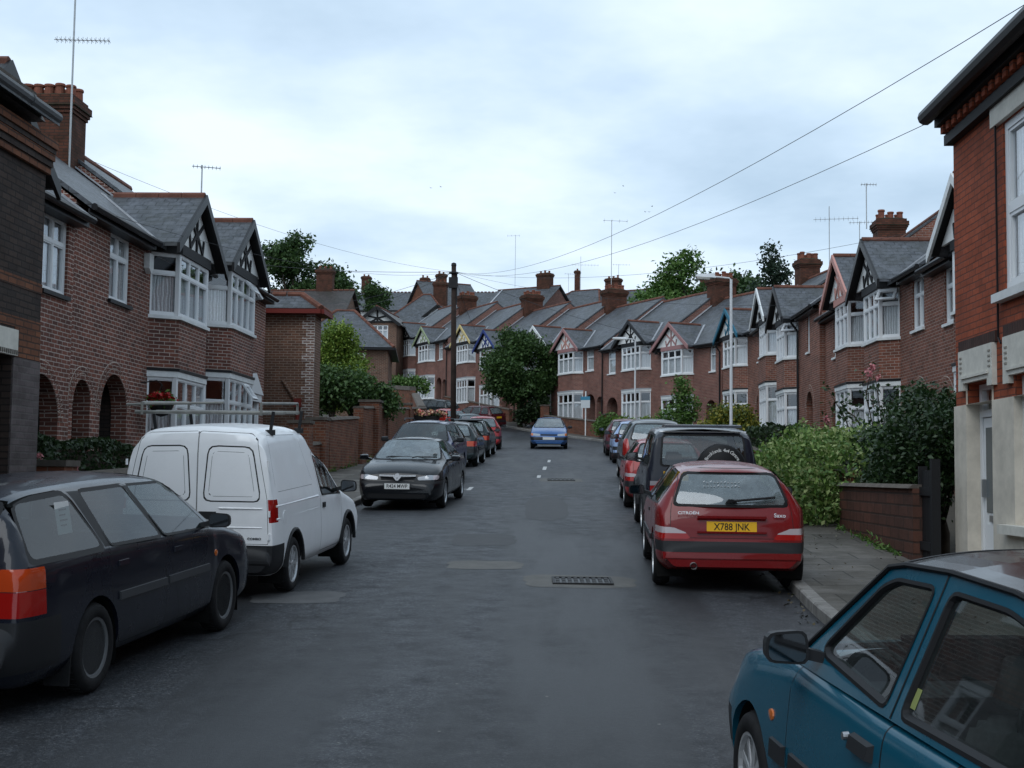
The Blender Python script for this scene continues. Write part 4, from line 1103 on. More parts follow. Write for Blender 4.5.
# west side garden growth
tree('garden_tree', 'light green leafy tree above the garden wall beside the quoined brick house', (-8.5,47.0,G(-8.5,47.0)-.1), 4.6, 1.2, .12,
     rblobs(11, 16, (0,0,2.9), (.95,.9,1.45), .52), 640, 24, .13, .062, 'leaf_bright', 11)
tree('garden_shrub', 'spreading dark green shrub hanging over the garden wall below the light green tree', (-7.15,43.0,G(-7.15,43.0)+.95), 2.6, .5, .08,
     [(0,0,1.45,.8,.9,.55),(-.7,0,1.5,.7,.9,.6),(.7,.2,1.2,.6,.8,.42),(1.15,.3,.95,.42,.6,.3),(.2,-.3,1.15,.7,.6,.42),(-1.1,0,1.15,.5,.7,.5)], 420, 26, .14, .07, 'leaf_street', 12, 'shrub')
tree('garden_shrub', 'mixed green hedge bush in front of the upper terrace houses beside the wall', (-11.6,88.5,G(-11.6,88.5)+1.6), 1.6, .3, .06,
     [(0,0,.7,1.3,.6,.6),(1.3,0,.7,1.0,.6,.5),(-1.2,0,.6,.9,.6,.5)], 200, 20, .16, .10, 'leaf_fresh', 13, 'shrub')
# east side garden growth
tree('garden_shrub', 'big dark glossy shrub behind the blockwork garden wall', (5.75,20.1,G(6,20.1)-.12), 2.7, .4, .07,
     [(0,0,1.5,.85,1.2,.75),(-.65,-.7,1.3,.6,.8,.75),(.6,.5,1.6,.7,.9,.7),(-.7,.9,1.1,.6,.9,.7),(.2,-1.1,1.7,.55,.7,.6),(-.2,.4,2.05,.5,.6,.4),(-.9,-.2,.7,.5,1.3,.5),(.5,-1.6,1.2,.6,.7,.6)], 1700, 20, .085, .042, 'leaf_shrub', 14, 'shrub')
def stems(name, label, loc, pts_list, leafn, mat, seed, flowers=(), lsz=.05, cat='plant', fm='petal_pink', fs=.05):
    root = empty(name, loc, 0, label, cat); S = MB(); rng = np.random.default_rng(seed); L_ = []
    for pl in pts_list:
        S.tube(pl, [.016]+[.011]*(len(pl)-2)+[.006], 5)
        pl = [np.array(p) for p in pl]
        for i in range(leafn):
            k = rng.integers(0, len(pl)-1); t = rng.uniform(); L_.append(pl[k]*(1-t)+pl[k+1]*t+rng.normal(size=3)*.10)
    S.build('stem', M['bark'], root, smooth=True)
    leaf_obj('foliage', np.array(L_), lsz, mat, root, seed)
    for f in flowers:
        rng2 = np.random.default_rng(int(f[0]*100+f[2]*1000) % 9999)
        leaf_obj('flower', np.array(f[:3])+rng2.normal(size=(30,3))*f[3]*.45, f[3]*.5, fm, root, 5, up=.1, asp=.9)
    return root
stems('climbing_rose', 'straggly rose with pink blooms reaching up in front of the bay windows', (5.45,23.3,G(5.45,23.3)),
      [[(0,0,0),(.1,0,1.2),(-.1,.1,2.2),(.02,.1,2.75)],[(0,0,0),(-.15,.2,1.0),(-.45,.2,1.8),(-.75,.3,2.35)],[(0,0,0),(.2,.1,1.3),(.3,.0,2.0),(.5,.1,2.3)],[(.02,0,1.2),(-.3,0,1.8),(-.55,.1,2.0)],[(0,0,.9),(.2,.1,1.6),(.1,.2,2.5)]], 95, 'leaf_shrub', 21,
      flowers=((.02,.08,2.70,.065),(-.06,-.03,2.58,.06),(.12,.1,2.52,.05)), lsz=.05)
stems('rose_bush', 'thin rose stems between the red flowers and the pink gabled house', (5.2,27.6,G(5.2,27.6)),
      [[(0,0,0),(.1,0,.9),(-.3,.1,1.6)],[(0,0,0),(-.2,.2,1.0),(-.75,.2,1.5)],[(0,0,0),(.2,.1,1.1),(.3,.0,1.75)],[(0,0,0),(-.4,.1,.8),(-1.1,0,1.25)]], 110, 'leaf_shrub', 22, flowers=((.3,0,1.72,.07),), lsz=.055)
stems('rose_bush', 'wispy rose stem standing against the brick wall close to the bright red corner building', (6.75,21.3,G(6.75,21.3)),
      [[(0,0,0),(.0,0,1.7),(-.1,.1,2.9)],[(0,0,1.5),(.2,.1,2.2),(.15,.0,2.6)],[(0,0,1.4),(-.25,0,2.0),(-.3,0,2.4)]], 80, 'leaf_shrub', 23, flowers=((-.1,.1,2.9,.05),), lsz=.045)
# variegated hedge spilling over the wall
root = empty('ivy_hedge', (4.45,23.2,G(4.45,23.2)), 0, 'billowing pale variegated green hedge spilling over the pavement beyond the block wall', 'hedge')
rng = np.random.default_rng(31)
bl = [(-.1,-2.5,.75,.85,.8,.75),(-.25,-1.8,.9,.85,.9,.85),(-.2,-.9,1.0,.9,1.0,.85),(-.1,.1,1.05,.95,1.0,.85),(-.15,1.2,1.0,.9,1.0,.75),(-.2,2.1,.9,.75,.8,.7),(.5,-1.0,1.25,.8,1.6,.7),(.5,.8,1.2,.8,1.5,.65),(-.45,-2.2,.4,.5,.9,.5),(-.4,-.6,.4,.55,1.2,.5),(-.3,1.2,.4,.5,1.4,.5)]
bl = [(b[0]-.05,b[1],b[2]*.80,b[3],b[4],b[5]*.84) for b in bl]
leaf_obj('foliage', clumps(blob_pts(bl, 1500, rng, shell=.78, lump=.16), rng, 22, .070), .039, 'leaf_varieg', root, 31, up=.2, jitter=.5)
S = MB()
for i in range(7): S.tube([(.2,-2.4+.8*i,-.2),(.1+.1*(i%2),-2.3+.8*i,.6),(0,-2.2+.75*i,1.2)], [.03,.02,.01], 6)
S.build('stem', M['bark'], root)
def box_hedge(name, label, loc, w, l, h, mat, seed, n, size, rot=0, lumps=.05):
    root = empty(name, loc, rot, label, 'hedge'); rng = np.random.default_rng(seed)
    p = rng.uniform(-1,1,size=(n,3)); ax = rng.choice(5, size=n, p=[.27,.27,.12,.12,.22])
    for k, (a, s_) in enumerate(((0,-1),(0,1),(1,-1),(1,1),(2,1))): p[ax==k, a] = s_*rng.uniform(.86,1.0,size=(ax==k).sum())
    P_ = p*np.array([w/2,l/2,h/2])+np.array([0,0,h/2]); P_ += np.sin(P_[:,[1,2,0]]*3.1+P_[:,[2,0,1]]*2.2)*lumps
    leaf_obj('foliage', P_, size, mat, root, seed, up=.2)
    B = MB(); B.hexa([(-w*.40,-l*.46,-.2),(w*.40,-l*.46,-.2),(w*.40,l*.46,-.2),(-w*.40,l*.46,-.2)],[(-w*.36,-l*.45,h*.88),(w*.36,-l*.45,h*.88),(w*.36,l*.45,h*.88),(-w*.36,l*.45,h*.88)])
    B.build('branches', M['bark'], root)
    return root
box_hedge('clipped_hedge', 'dark clipped hedge behind the low front wall below the round porch arches', (-7.15,18.9,G(-7.15,18.9)+.05), .75, 4.6, 1.32, 'leaf_hedge', 41, 9000, .042)
box_hedge('clipped_hedge', 'dark clipped box hedge on the garden wall beyond the variegated hedge', (4.95,33.2,G(4.95,33.2)+.1), .95, 8.5, 1.25, 'leaf_hedge', 42, 9000, .055)
box_hedge('clipped_hedge', 'dark clipped hedge below the topmost terrace houses', (-11.6,92.8,G(-11.6,92.8)+1.2), 2.6, 1.0, 1.25, 'leaf_hedge', 43, 2500, .09, R(-62))
tree('garden_conifer', 'golden yellow conifer bush at the foot of the tall lamp post', (6.25,49.6,G(6.25,49.6)), 2.2, .3, .08,
     [(0,0,1.0,.95,.9,.95),(.3,.1,1.5,.6,.6,.6),(-.6,0,.8,.55,.6,.7),(.75,0,.8,.5,.6,.7),(-.3,0,1.5,.45,.5,.5)], 560, 18, .11, .065, 'leaf_yellow', 15, 'shrub')
tree('garden_shrub', 'loose green bush beside the golden conifer, in front of a porch', (4.7,56.5,G(4.7,56.5)), 2.6, .5, .06,
     [(0,0,1.2,.7,.7,.9),(.6,.1,1.9,.4,.5,.8),(-.5,0,.8,.5,.6,.6),(.3,0,2.6,.3,.3,.6)], 260, 16, .13, .075, 'leaf_fresh', 16, 'shrub')
tree('garden_shrub', 'low yellowish green bush under the white framed bay of the pink gabled far house', (4.0,64.2,G(4.0,64.2)+.3), 1.2, .3, .06,
     [(0,0,.6,.9,.5,.4),(1.2,-.3,.5,.7,.5,.35),(-1.0,.3,.6,.7,.5,.4)], 240, 16, .12, .08, 'leaf_bright', 18, 'shrub')
tree('garden_shrub', 'small weedy bush behind the low brick wall near the short lamp post', (2.4,69.6,G(2.4,69.6)+.3), 1.4, .3, .06,
     [(0,0,.7,.5,.5,.5),(.7,-.5,.5,.5,.5,.4),(-.5,.3,.5,.4,.4,.4)], 150, 16, .12, .075, 'leaf_fresh', 19, 'shrub')
def flowers(name, label, loc, blobs, n, per, spread, fm, lm, seed, fsz=.05, lsz=.05, cat='flowers'):
    root = empty(name, loc, 0, label, cat); rng = np.random.default_rng(seed)
    leaf_obj('foliage', clumps(blob_pts(blobs, n, rng), rng, per, spread), lsz, lm, root, seed)
    b2 = [(b[0],b[1],b[2]+b[5]*.35,b[3]*.95,b[4]*.95,b[5]*.8) for b in blobs]
    leaf_obj('petals', clumps(blob_pts(b2, n, rng, shell=.8), rng, per, spread*.6), fsz, fm, root, seed+1, asp=.9)
    return root
flowers('red_flowers', 'bright red geraniums showing above the variegated hedge', (5.15,26.4,G(5.15,26.4)+.95), [(0,0,.12,.28,.3,.16),(.5,.1,.02,.2,.25,.12)], 36, 10, .05, 'petal_red', 'leaf_fresh', 51)
flowers('pink_flowers', 'small pink blooms on the brick gate pier beside the clipped hedge', (-6.75,16.35,G(-6.75,16.35)+1.14), [(0,0,.05,.12,.10,.07)], 9, 8, .03, 'petal_pink', 'leaf_shrub', 52, .035, .03)
flowers('pink_flowers', 'pale pink bloom low on the wall coping next to the gate pier', (-6.62,17.2,G(-6.62,17.2)+.98), [(0,0,.05,.10,.12,.07)], 7, 8, .03, 'petal_pink', 'leaf_shrub', 53, .032, .03)
# hanging basket at the bay
root = flowers('hanging_basket', 'hanging basket of red geraniums beside the bay window above the white van', (-7.95,25.25,3.18), [(0,0,.08,.26,.28,.14)], 40, 10, .045, 'petal_red', 'leaf_fresh', 54, .04, .045, 'hanging basket')
b_ = MB(); b_.lathe([(.0,-.22),(.13,-.18),(.22,-.05),(.24,.02)], 12); b_.build('basket', M['iron'], root)
b_ = MB(); b_.tube([(-.42,0,.45),(-.1,0,.50),(0,0,.42)], .012, 6)
for a in range(3): b_.tube([(.22*math.cos(a*2.1),.22*math.sin(a*2.1),.02),(0,0,.42)], .005, 4)
b_.build('bracket', M['iron'], root)
# flowers in a tub on the wall behind the people carrier
root = flowers('flower_tub', 'tub of pale pink and yellow flowers beside the wall above the blue estate car', (-5.75,52.5,G(-5.75,52.5)+1.40), [(0,0,.15,.85,.3,.10),(.35,0,.12,.6,.3,.08)], 60, 9, .06, 'petal_mix', 'leaf_shrub', 55, .055, .05, 'flower tub')
b_ = MB(); b_.hexa([(-.55,-.16,-.26),(.55,-.16,-.26),(.55,.16,-.26),(-.55,.16,-.26)],[(-.66,-.22,.06),(.66,-.22,.06),(.66,.22,.06),(-.66,.22,.06)]); b_.build('tub', M['iron'], root)

# ================================================================= corner buildings at the street's mouth
# bright red corner building on the east pavement (front on X = 4.6)
rb = empty('corner_building', (4.6,15.5,.62), RR, 'bright red brick building with cream rendered ground floor and white door', 'building')
zo = .62
op = [(2.02,3.5,1.46-zo,2.98-zo),(1.76,3.3,3.88-zo,5.68-zo)]
W_ = MB(); pierced_wall(W_, 0, 16, 2.77-zo, 6.0-zo, [(2.02,3.5,2.77-zo,2.98-zo),(1.76,3.3,3.88-zo,5.68-zo),(.44,1.34,2.77-zo,3.0-zo)], [], rev=.14)
W_.quad((0,0,2.77-zo),(0,9,2.77-zo),(0,9,5.95-zo),(0,4.5,9.2-zo),(0,0,5.95-zo)); W_.quad((16,0,-1),(16,9,-1),(16,9,5.95-zo),(16,4.5,9.2-zo),(16,0,5.95-zo)); W_.quad((0,9,-1),(16,9,-1),(16,9,5.95-zo),(0,9,5.95-zo))
W_.build('wall', M['brick_red'], rb, fix=False)
W_ = MB(); pierced_wall(W_, -.02, 16, -1, 2.77-zo, [(2.02,3.5,1.46-zo,2.768-zo),(.44,1.34,.95-zo,2.768-zo)], [], y=-.022, rev=.16)
W_.quad((-.02,-.022,-1),(-.02,9,-1),(-.02,9,2.77-zo),(-.02,-.022,2.77-zo)); W_.quad((-.02,-.022,2.77-zo),(16,-.022,2.77-zo),(16,.0,2.77-zo),(-.02,.0,2.77-zo))
W_.build('rendered_wall', M['render'], rb, fix=False)
W_ = MB()  # door recess
for q in (((.438,-.02,.9-zo),(.438,.24,.9-zo),(.438,.24,3.0-zo),(.438,-.02,3.0-zo)),((1.342,-.02,.9-zo),(1.342,.24,.9-zo),(1.342,.24,3.0-zo),(1.342,-.02,3.0-zo)),((.44,.0,3.004-zo),(1.34,.0,3.004-zo),(1.34,.24,3.004-zo),(.44,.24,3.004-zo)),((.44,-.02,.946-zo),(1.34,-.02,.946-zo),(1.34,.24,.946-zo),(.44,.24,.946-zo)),((.44,.24,.9-zo),(1.34,.24,.9-zo),(1.34,.24,3.0-zo),(.44,.24,3.0-zo))): W_.quad(*q)
W_.build('door_recess', M['render'], rb, fix=False)
D = MB(); y = .16
D.box(.444,.52,y-.03,y+.05,.955-zo,2.996-zo); D.box(1.26,1.336,y-.03,y+.05,.955-zo,2.996-zo); D.box(.52,1.26,y-.03,y+.05,2.93-zo,2.996-zo); D.box(.52,1.26,y-.03,y+.05,2.62-zo,2.70-zo); D.build('door_frame', M['white'], rb)
D = MB(); D.box(.53,1.25,y-.01,y+.03,.96-zo,2.61-zo)
for (a,b,c,d) in ((.62,.86,1.08,1.42),(.92,1.16,1.08,1.42)): D.box(a,b,y-.025,y-.011,c-zo,d-zo)
dd = D.build('door', M['white'], rb)
D = MB(); D.box(.62,.86,y-.02,y-.011,1.55-zo,2.5-zo); D.box(.92,1.16,y-.02,y-.011,1.55-zo,2.5-zo); D.build('door_glass', M['obscure_glass'], dd)
D = MB(); D.box(.57,.60,y-.06,y-.012,1.72-zo,1.92-zo); D.build('handle', M['alu'], dd)
D = MB(); D.box(.75,1.02,y-.035,y-.026,1.45-zo,1.52-zo); D.build('letter_box', M['alu'], dd)
D = MB(); D.quad((.52,y,2.70-zo),(1.26,y,2.70-zo),(1.26,y,2.93-zo),(.52,y,2.93-zo)); D.build('fanlight', M['win_glass'], rb, fix=False)
for i, (a, b, z0, z1, nm) in enumerate(((.27,1.46,3.0,3.385,'lintel'),(1.80,3.75,2.98,3.40,'lintel'),(1.5,3.6,5.68,5.90,'lintel'))):
    D = MB(); D.box(a,b,-.055,.02,z0-zo+.01,z1-zo)
    if i < 2:
        D.box(a+.12,b-.12,-.075,-.056,z0-zo+.06,z0-zo+.09)
        D.box(a,a+.17,-.056,.015,z0-zo-.07,z0-zo+.009); D.box(b-.17,b,-.056,.015,z0-zo-.07,z0-zo+.009)
    lo = D.build(nm, M['stone'], rb)
    if i < 2:
        D = MB()
        for xx in (a+.06, b-.13):
            for k in range(4): D.box(xx,xx+.08,-.062,-.056,z0-zo+.13+k*.055,z0-zo+.15+k*.055)
        D.build('carving', simple('stone_carving', (.30,.28,.24), .8), lo)
D = MB()
for (a, b, z1) in ((.2,1.5,3.39),(1.75,3.8,3.405)):
    D.box(a,b,-.03,.01,z1-zo+.003,z1-zo+.12)
D.build('soldier_course', brick_mat('brick_sooty_red', (.09,.045,.038), (.06,.035,.03), (.05,.04,.035), w=.075, h=.225), rb)
D = MB(); D.box(1.75,3.8,-.12,.12,1.36-zo,1.455-zo); D.build('sill', M['stone'], rb)
D = MB(); D.box(1.6,3.5,-.10,.1,3.78-zo,3.87-zo); D.build('sill', M['white_old'], rb)
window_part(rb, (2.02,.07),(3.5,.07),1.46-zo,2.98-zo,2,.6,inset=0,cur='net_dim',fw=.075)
window_part(rb, (1.76,.02),(3.3,.02),3.88-zo,5.68-zo,2,.48,inset=0,cur='net',fw=.085,cz=5.6-zo)
D = MB(); D.box(-.04,16,-.10,.02,5.90-zo,6.02-zo); D.box(-.08,16,-.20,.02,6.13-zo,6.24-zo); D.build('cornice', M['black_timber'], rb)
D = MB(); n = 0
D.box(-.03,16,-.06,.02,6.021-zo,6.129-zo)
for i in range(72): D.box(.0+i*.22,.11+i*.22,-.15,-.061,6.03-zo,6.125-zo)
D.build('dentil_course', M['brick_red'], rb)
D = MB(); D.tube([(-.10,-.30,6.26-zo),(16,-.30,6.26-zo)], .095, 10); D.box(-.06,16,-.24,-.02,6.245-zo,6.30-zo); D.tube([(1.62,-.035,6.0-zo),(1.62,-.035,3.42-zo),(1.70,-.035,3.35-zo)], .012, 6); D.build('gutter', M['black'], rb)
D = MB()
for (ya, yb) in ((-.34,4.5),(9.34,4.5)): D.hexa([(-.1,ya,6.22-zo),(16.1,ya,6.22-zo),(16.1,yb,9.5-zo),(-.1,yb,9.5-zo)],[(-.1,ya,6.31-zo),(16.1,ya,6.31-zo),(16.1,yb,9.6-zo),(-.1,yb,9.6-zo)])
D.build('roof', M['slate'], rb)

# dark grey brick corner building on the west pavement (front on X = -6.2)
lb = empty('corner_building', (-6.2,-1.,.6), LR, 'dark sooty brick building with orange brick bands and white lintel', 'building')
zo = .6; Lw = 16.0
W_ = MB(); pierced_wall(W_, 0, Lw, -1, 5.75-zo, [(14.0,15.25,.78-zo,3.17-zo)], [], rev=.4)
W_.quad((Lw,0,-1),(Lw,9,-1),(Lw,9,5.75-zo),(Lw,4.5,8.2-zo),(Lw,0,5.75-zo)); W_.quad((0,0,-1),(0,9,-1),(0,9,5.75-zo),(0,4.5,8.2-zo),(0,0,5.75-zo)); W_.quad((0,9,-1),(Lw,9,-1),(Lw,9,5.75-zo),(0,9,5.75-zo))
W_.build('wall', M['brick_dark'], lb, fix=False)
D = MB(); D.box(15.27,Lw+.012,-.015,.01,.2-zo,3.16-zo); D.build('grey_pier', M['brick_grey_quoin'], lb)
for (z0, z1) in ((3.96,4.08),(3.50,3.62)):
    D = MB(); D.box(0,Lw+.006,-.008,.01,z0-zo,z1-zo); D.build('brick_band', M['brick_orange'], lb)
D = MB(); D.box(15.3,Lw+.008,-.009,.01,3.17-zo,3.498-zo); D.build('brick_band', M['brick_orange'], lb)
D = MB(); D.box(0,Lw+.03,-.05,.01,5.40-zo,5.48-zo); D.box(0,Lw+.05,-.09,.01,5.56-zo,5.64-zo); D.box(0,Lw+.06,-.12,.01,5.70-zo,5.80-zo); D.build('cornice', M['brick_orange'], lb)
D = MB(); D.box(0,Lw+.04,-.07,.01,5.483-zo,5.557-zo); D.box(0,Lw+.05,-.10,.01,5.643-zo,5.697-zo); D.build('cornice_dark_course', M['brick_dark'], lb)  # courses of dark grey brick between the orange ones
D = MB(); D.box(13.8,15.30,-.05,.02,3.17-zo,3.46-zo); lo = D.build('lintel', M['stone'], lb)
D = MB()
for i in range(28): D.box(13.82+i*.053,13.85+i*.053,-.056,-.051,3.18-zo,3.23-zo)
D.build('carving', M['coping'], lo)
D = MB(); D.box(14.0,15.25,.36,.42,.78-zo,3.17-zo)
for (a, b) in ((14.12,14.58),(14.66,15.12)):
    D.box(a,b,.345,.359,.95-zo,1.75-zo); D.box(a,b,.345,.359,1.85-zo,2.75-zo)
D.build('door', M['darkred_paint'], lb)
D = MB(); D.tube([(0,-.28,5.97-zo),(Lw-.40,-.28,5.97-zo)], .065, 10); D.tube([(Lw-1.2,-.28,5.97-zo),(Lw-1.16,-.28,5.97-zo)], .076, 10); D.build('gutter', simple('grey_gutter', (.09,.095,.10), .5), lb)
D = MB()
for (ya, yb) in ((-.3,4.5),(9.3,4.5)): D.hexa([(-.1,ya,5.88-zo),(Lw-.38,ya,5.88-zo),(Lw-.38,yb,8.5-zo),(-.1,yb,8.5-zo)],[(-.1,ya,5.97-zo),(Lw-.38,ya,5.97-zo),(Lw-.38,yb,8.6-zo),(-.1,yb,8.6-zo)])
D.build('roof', M['slate'], lb)
D = MB(); D.hexa([(Lw-3.4,-.10,5.95-zo),(Lw-.30,-.10,5.95-zo),(Lw-.30,.5,5.95-zo),(Lw-3.4,.5,5.95-zo)],[(Lw-3.4,-.02,6.20-zo),(Lw-.52,-.02,6.20-zo),(Lw-.52,.5,6.20-zo),(Lw-3.4,.5,6.20-zo)]); D.build('parapet', M['slate_dark'], lb)
D = MB(); D.box(Lw-3.5,Lw-.49,-.06,.55,6.202-zo,6.24-zo); D.build('parapet_coping', M['coping'], lb)

# ================================================================= garden walls
def wall(label, p0, p1, h0, h1, th, brick, base=None, cope='coping', piers=(), name='garden_wall', level=None, ch=.07):
    """wall along p0-p1 following the ground; level = absolute top height if the top is level"""
    root = empty(name, (p0[0], p0[1], 0), 0, label, 'wall'); d = Vector((p1[0]-p0[0], p1[1]-p0[1], 0)); L = d.length; d /= L; n = Vector((-d.y, d.x, 0))*th/2
    g0, g1 = ground(*p0), ground(*p1); t0 = level if level else g0+h0; t1 = level if level else g1+h1
    a, b = Vector((0,0,0)), d*L
    W_ = MB(); V = lambda v, z: (v.x, v.y, z)
    W_.hexa([V(a-n,g0-.5),V(b-n,g1-.5),V(b+n,g1-.5),V(a+n,g0-.5)],[V(a-n,t0),V(b-n,t1),V(b+n,t1),V(a+n,t0)]); W_.build('brickwork', M[brick], root)
    if cope:
        n2 = n*(1+.05/th*2); C_ = MB(); C_.hexa([V(a-n2,t0+.002),V(b-n2,t1+.002),V(b+n2,t1+.002),V(a+n2,t0+.002)],[V(a-n,t0+ch),V(b-n,t1+ch),V(b+n,t1+ch),V(a+n,t0+ch)]); C_.build('coping', M[cope], root)
    for (t, w, h) in piers:
        c = d*L*t; gz0 = g0+(g1-g0)*t; u = d*w/2; v = Vector((-d.y,d.x,0))*w/2; P_ = MB()
        P_.hexa([V(c-u-v,gz0-.4),V(c+u-v,gz0-.4),V(c+u+v,gz0-.4),V(c-u+v,gz0-.4)],[V(c-u-v,gz0+h),V(c+u-v,gz0+h),V(c+u+v,gz0+h),V(c-u+v,gz0+h)]); po = P_.build('pier', M[brick], root)
        P_ = MB(); k = 1.14; P_.hexa([V(c-u*k-v*k,gz0+h+.002),V(c+u*k-v*k,gz0+h+.002),V(c+u*k+v*k,gz0+h+.002),V(c-u*k+v*k,gz0+h+.002)],[V(c-u*k-v*k,gz0+h+.08),V(c+u*k-v*k,gz0+h+.08),V(c+u*k+v*k,gz0+h+.08),V(c-u*k+v*k,gz0+h+.08)]); P_.build('pier_cap', M[cope or 'coping'], po)
    return root
wall('low brick front wall with round topped coping and end pier under the clipped hedge', (-6.5,16.2), (-6.45,21.2), .95, .85, .24, 'brick_garden', piers=((.03,.42,1.12),))
wall('low brick front wall in front of the house with pedimented door, with two capped piers', (-6.45,24.4), (-6.4,33.6), .9, .9, .24, 'brick_garden', piers=((.75,.5,1.45),(.98,.5,1.5)))
wall('brick side garden wall with dark opening and capped pillar beyond the white van', (-6.35,34.2), (-6.3,38.6), 1.5, 1.5, .26, 'brick_garden')
wall('tall brick garden wall with heavy weathered pillar below the spreading shrub', (-6.25,39.0), (-6.2,43.6), 1.8, 1.8, .3, 'brick_garden', piers=((.5,.62,1.98),))
wall('long tall brick garden wall behind the black saloon and blue estate', (-6.2,44.2), (-6.3,57.0), 1.75, 1.75, .3, 'brick_garden', piers=((.5,.45,1.9),))
wall('high brick retaining wall with grey coping below the upper terrace houses', (-8.1,68.5), (-11.6,77.6), 2.6, 2.6, .3, 'brick_garden', ch=.2)
wall('brick retaining wall at the bend beneath the hedge and shrubs', (-6.4,57.6), (-7.9,67.9), 1.8, 2.4, .3, 'brick_garden')
wall('blockwork garden wall on the east pavement with paler stained foot', (4.3,15.95), (4.32,20.25), 1, 1, .2, 'block_wall', level=1.80, cope='coping', ch=.05)
wall('low brick wall under the variegated and clipped hedges', (4.55,20.6), (4.5,42.5), .95, .95, .22, 'brick_garden')
wall('low brick front wall before the white gabled house on the east side', (4.5,43.0), (4.4,55.6), .9, .9, .22, 'brick_garden', piers=((.98,.4,1.2),))
wall('low red brick front wall of the far terrace beside the parked maroon car', (3.85,63.6), (2.2,70.3), .85, .95, .22, 'brick_garden', piers=((.95,.42,1.35),))
wall('low red brick front wall between the pillar and the round tree at the bend', (1.95,70.9), (-1.4,79.4), .95, .9, .22, 'brick_garden', piers=((.96,.42,1.5),))
wall('low brick front wall of the blue and yellow gabled far houses', (-3.6,85.2), (-9.0,97.0), .9, .9, .22, 'brick_garden')
# side gate between block wall and corner building
gt = empty('side_gate', (4.33,15.1,G(4.4,15.4)+.1), R(90), 'black boarded side gate against the bright red corner building', 'gate')
D = MB()
for i in range(6): D.box(.42+i*.072,.485+i*.072,-.02,.02,.02,1.15)
D.box(.40,.85,.021,.05,.2,.3); D.box(.40,.85,.021,.05,.85,.95); D.build('boards', M['black_timber'], gt)
D = MB(); D.box(.31,.39,-.05,.05,-.3,1.28); D.box(.86,.9,-.05,.05,-.3,1.2); D.build('gate_post', M['black_timber'], gt)
# estate agent's board
bx, by = 1.12, 72.6
eb = empty('estate_agent_board', (bx,by,G(bx,by)), R(-25), 'white and blue estate agent board on a post before the two arches', 'sign')
D = MB(); D.box(-.03,.03,-.03,.03,-.5,2.6); D.build('post', M['white_old'], eb)
D = MB(); D.box(-.28,.28,-.06,-.031,1.66,2.10); D.build('panel', simple('sign_white', (.5,.52,.53), .5), eb)
D = MB(); D.box(-.28,.28,-.066,-.031,2.103,2.30); D.build('header', simple('sign_blue', (.05,.20,.30), .5), eb)

# ================================================================= posts, wires, aerials
def lamp_post(label, loc, h, arm, ang, r=.055, head=.75):
    root = empty('street_lamp', loc, ang, label, 'street lamp', 'street lamps')
    D = MB(); D.tube([(0,0,-.3),(0,0,1.2),(0,0,1.22),(0,0,h)], [r*1.45,r*1.45,r,r*.85], 12); D.build('post', M['post_paint'], root, smooth=False)
    D = MB(); D.tube([(0,0,h-.03),(-.05,0,h+.03),(-arm,0,h+.06)], r*.55, 8); D.build('arm', M['post_paint'], root)
    D = MB(); a = -arm
    D.hexa([(a-head,-.07,h+.05),(a+.05,-.11,h+.02),(a+.05,.11,h+.02),(a-head,.07,h+.05)],[(a-head*.9,-.05,h+.11),(a,-.06,h+.14),(a,.06,h+.14),(a-head*.9,.05,h+.11)])
    hd = D.build('lamp_head', M['post_paint'], root)
    D = MB(); D.hexa([(a-head*.9,-.06,h-.01),(a-head*.25,-.09,h-.03),(a-head*.25,.09,h-.03),(a-head*.9,.06,h-.01)],[(a-head*.95,-.07,h+.047),(a-head*.2,-.115,h+.028),(a-head*.2,.115,h+.028),(a-head*.95,.07,h+.047)]); D.build('diffuser', simple('lamp_diffuser', (.5,.5,.46), .3), hd)
    return root
lamp_post('tall pale street lamp above the parked cars, its arm pointing over the road', (4.1,32.4,G(4.1,32.4)+.1), 5.05, .45, R(6), .040, .46)
lamp_post('slim white street lamp in front of the black gabled far terrace house', (3.75,70.5,G(3.75,70.5)), 5.45, .55, R(10), .05, .75)
lamp_post('white street lamp by the hipped house at the west bend', (-11.5,73.5,G(-11.5,73.5)), 4.2, .45, R(10), .05, .75)
pole_top = Vector((-4.75,54.0,10.6))
po = empty('telegraph_pole', (pole_top.x,pole_top.y,G(pole_top.x,pole_top.y)), 0, 'tall dark wooden telegraph pole rising above the parked cars', 'telegraph pole')
hp = pole_top.z-G(pole_top.x,pole_top.y)
D = MB(); D.tube([(.10,0,-.5),(.05,0,hp*.5),(0,0,hp+.1)], [.125,.115,.10], 12); D.build('pole', M['pole_wood'], po, smooth=True)
D = MB(); D.lathe([(.0,.14),(.10,.10),(.115,0),(.10,-.02)], 12, c=(0,0,hp+.06)); D.build('cap', M['iron'], po)
D = MB(); D.box(-.19,.19,-.19,-.08,hp-.9,hp-.45); D.tube([(.13,-.02,hp-1.6),(.13,-.02,hp-.2)], .03, 6); D.lathe([(.2,-.03),(.2,.03)], 14, c=(0,0,hp-.25)); D.build('junction_box', M['iron'], po)
def wire(label, a, b, sag, r=.0045):
    a, b = Vector(a), Vector(b); r = r if b.y < 50 else .0095; D = MB(); pts = []
    for i in range(25):
        t = i/24; p = a.lerp(b, t); p.z -= sag*4*t*(1-t); pts.append(p-a)
    D.tube(pts, r, 5); o = D.build('telephone_wire', M['cable'], smooth=True, uv=False); o.location = a
    return tag(o, label, 'wire', 'telephone wires')
pt = pole_top-Vector((0,0,.2))
wire('high telephone wire from the pole over the street to the bright red corner building', pt, (4.30,11.2,6.25), .9)
wire('telephone wire from the pole to the gutter end of the bright red corner building', pt, (4.35,15.55,6.2), .8)
wire('telephone wire from the pole to the sooty chimney of the arched porch house', pt, (-11.9,29.0,9.4), .5)
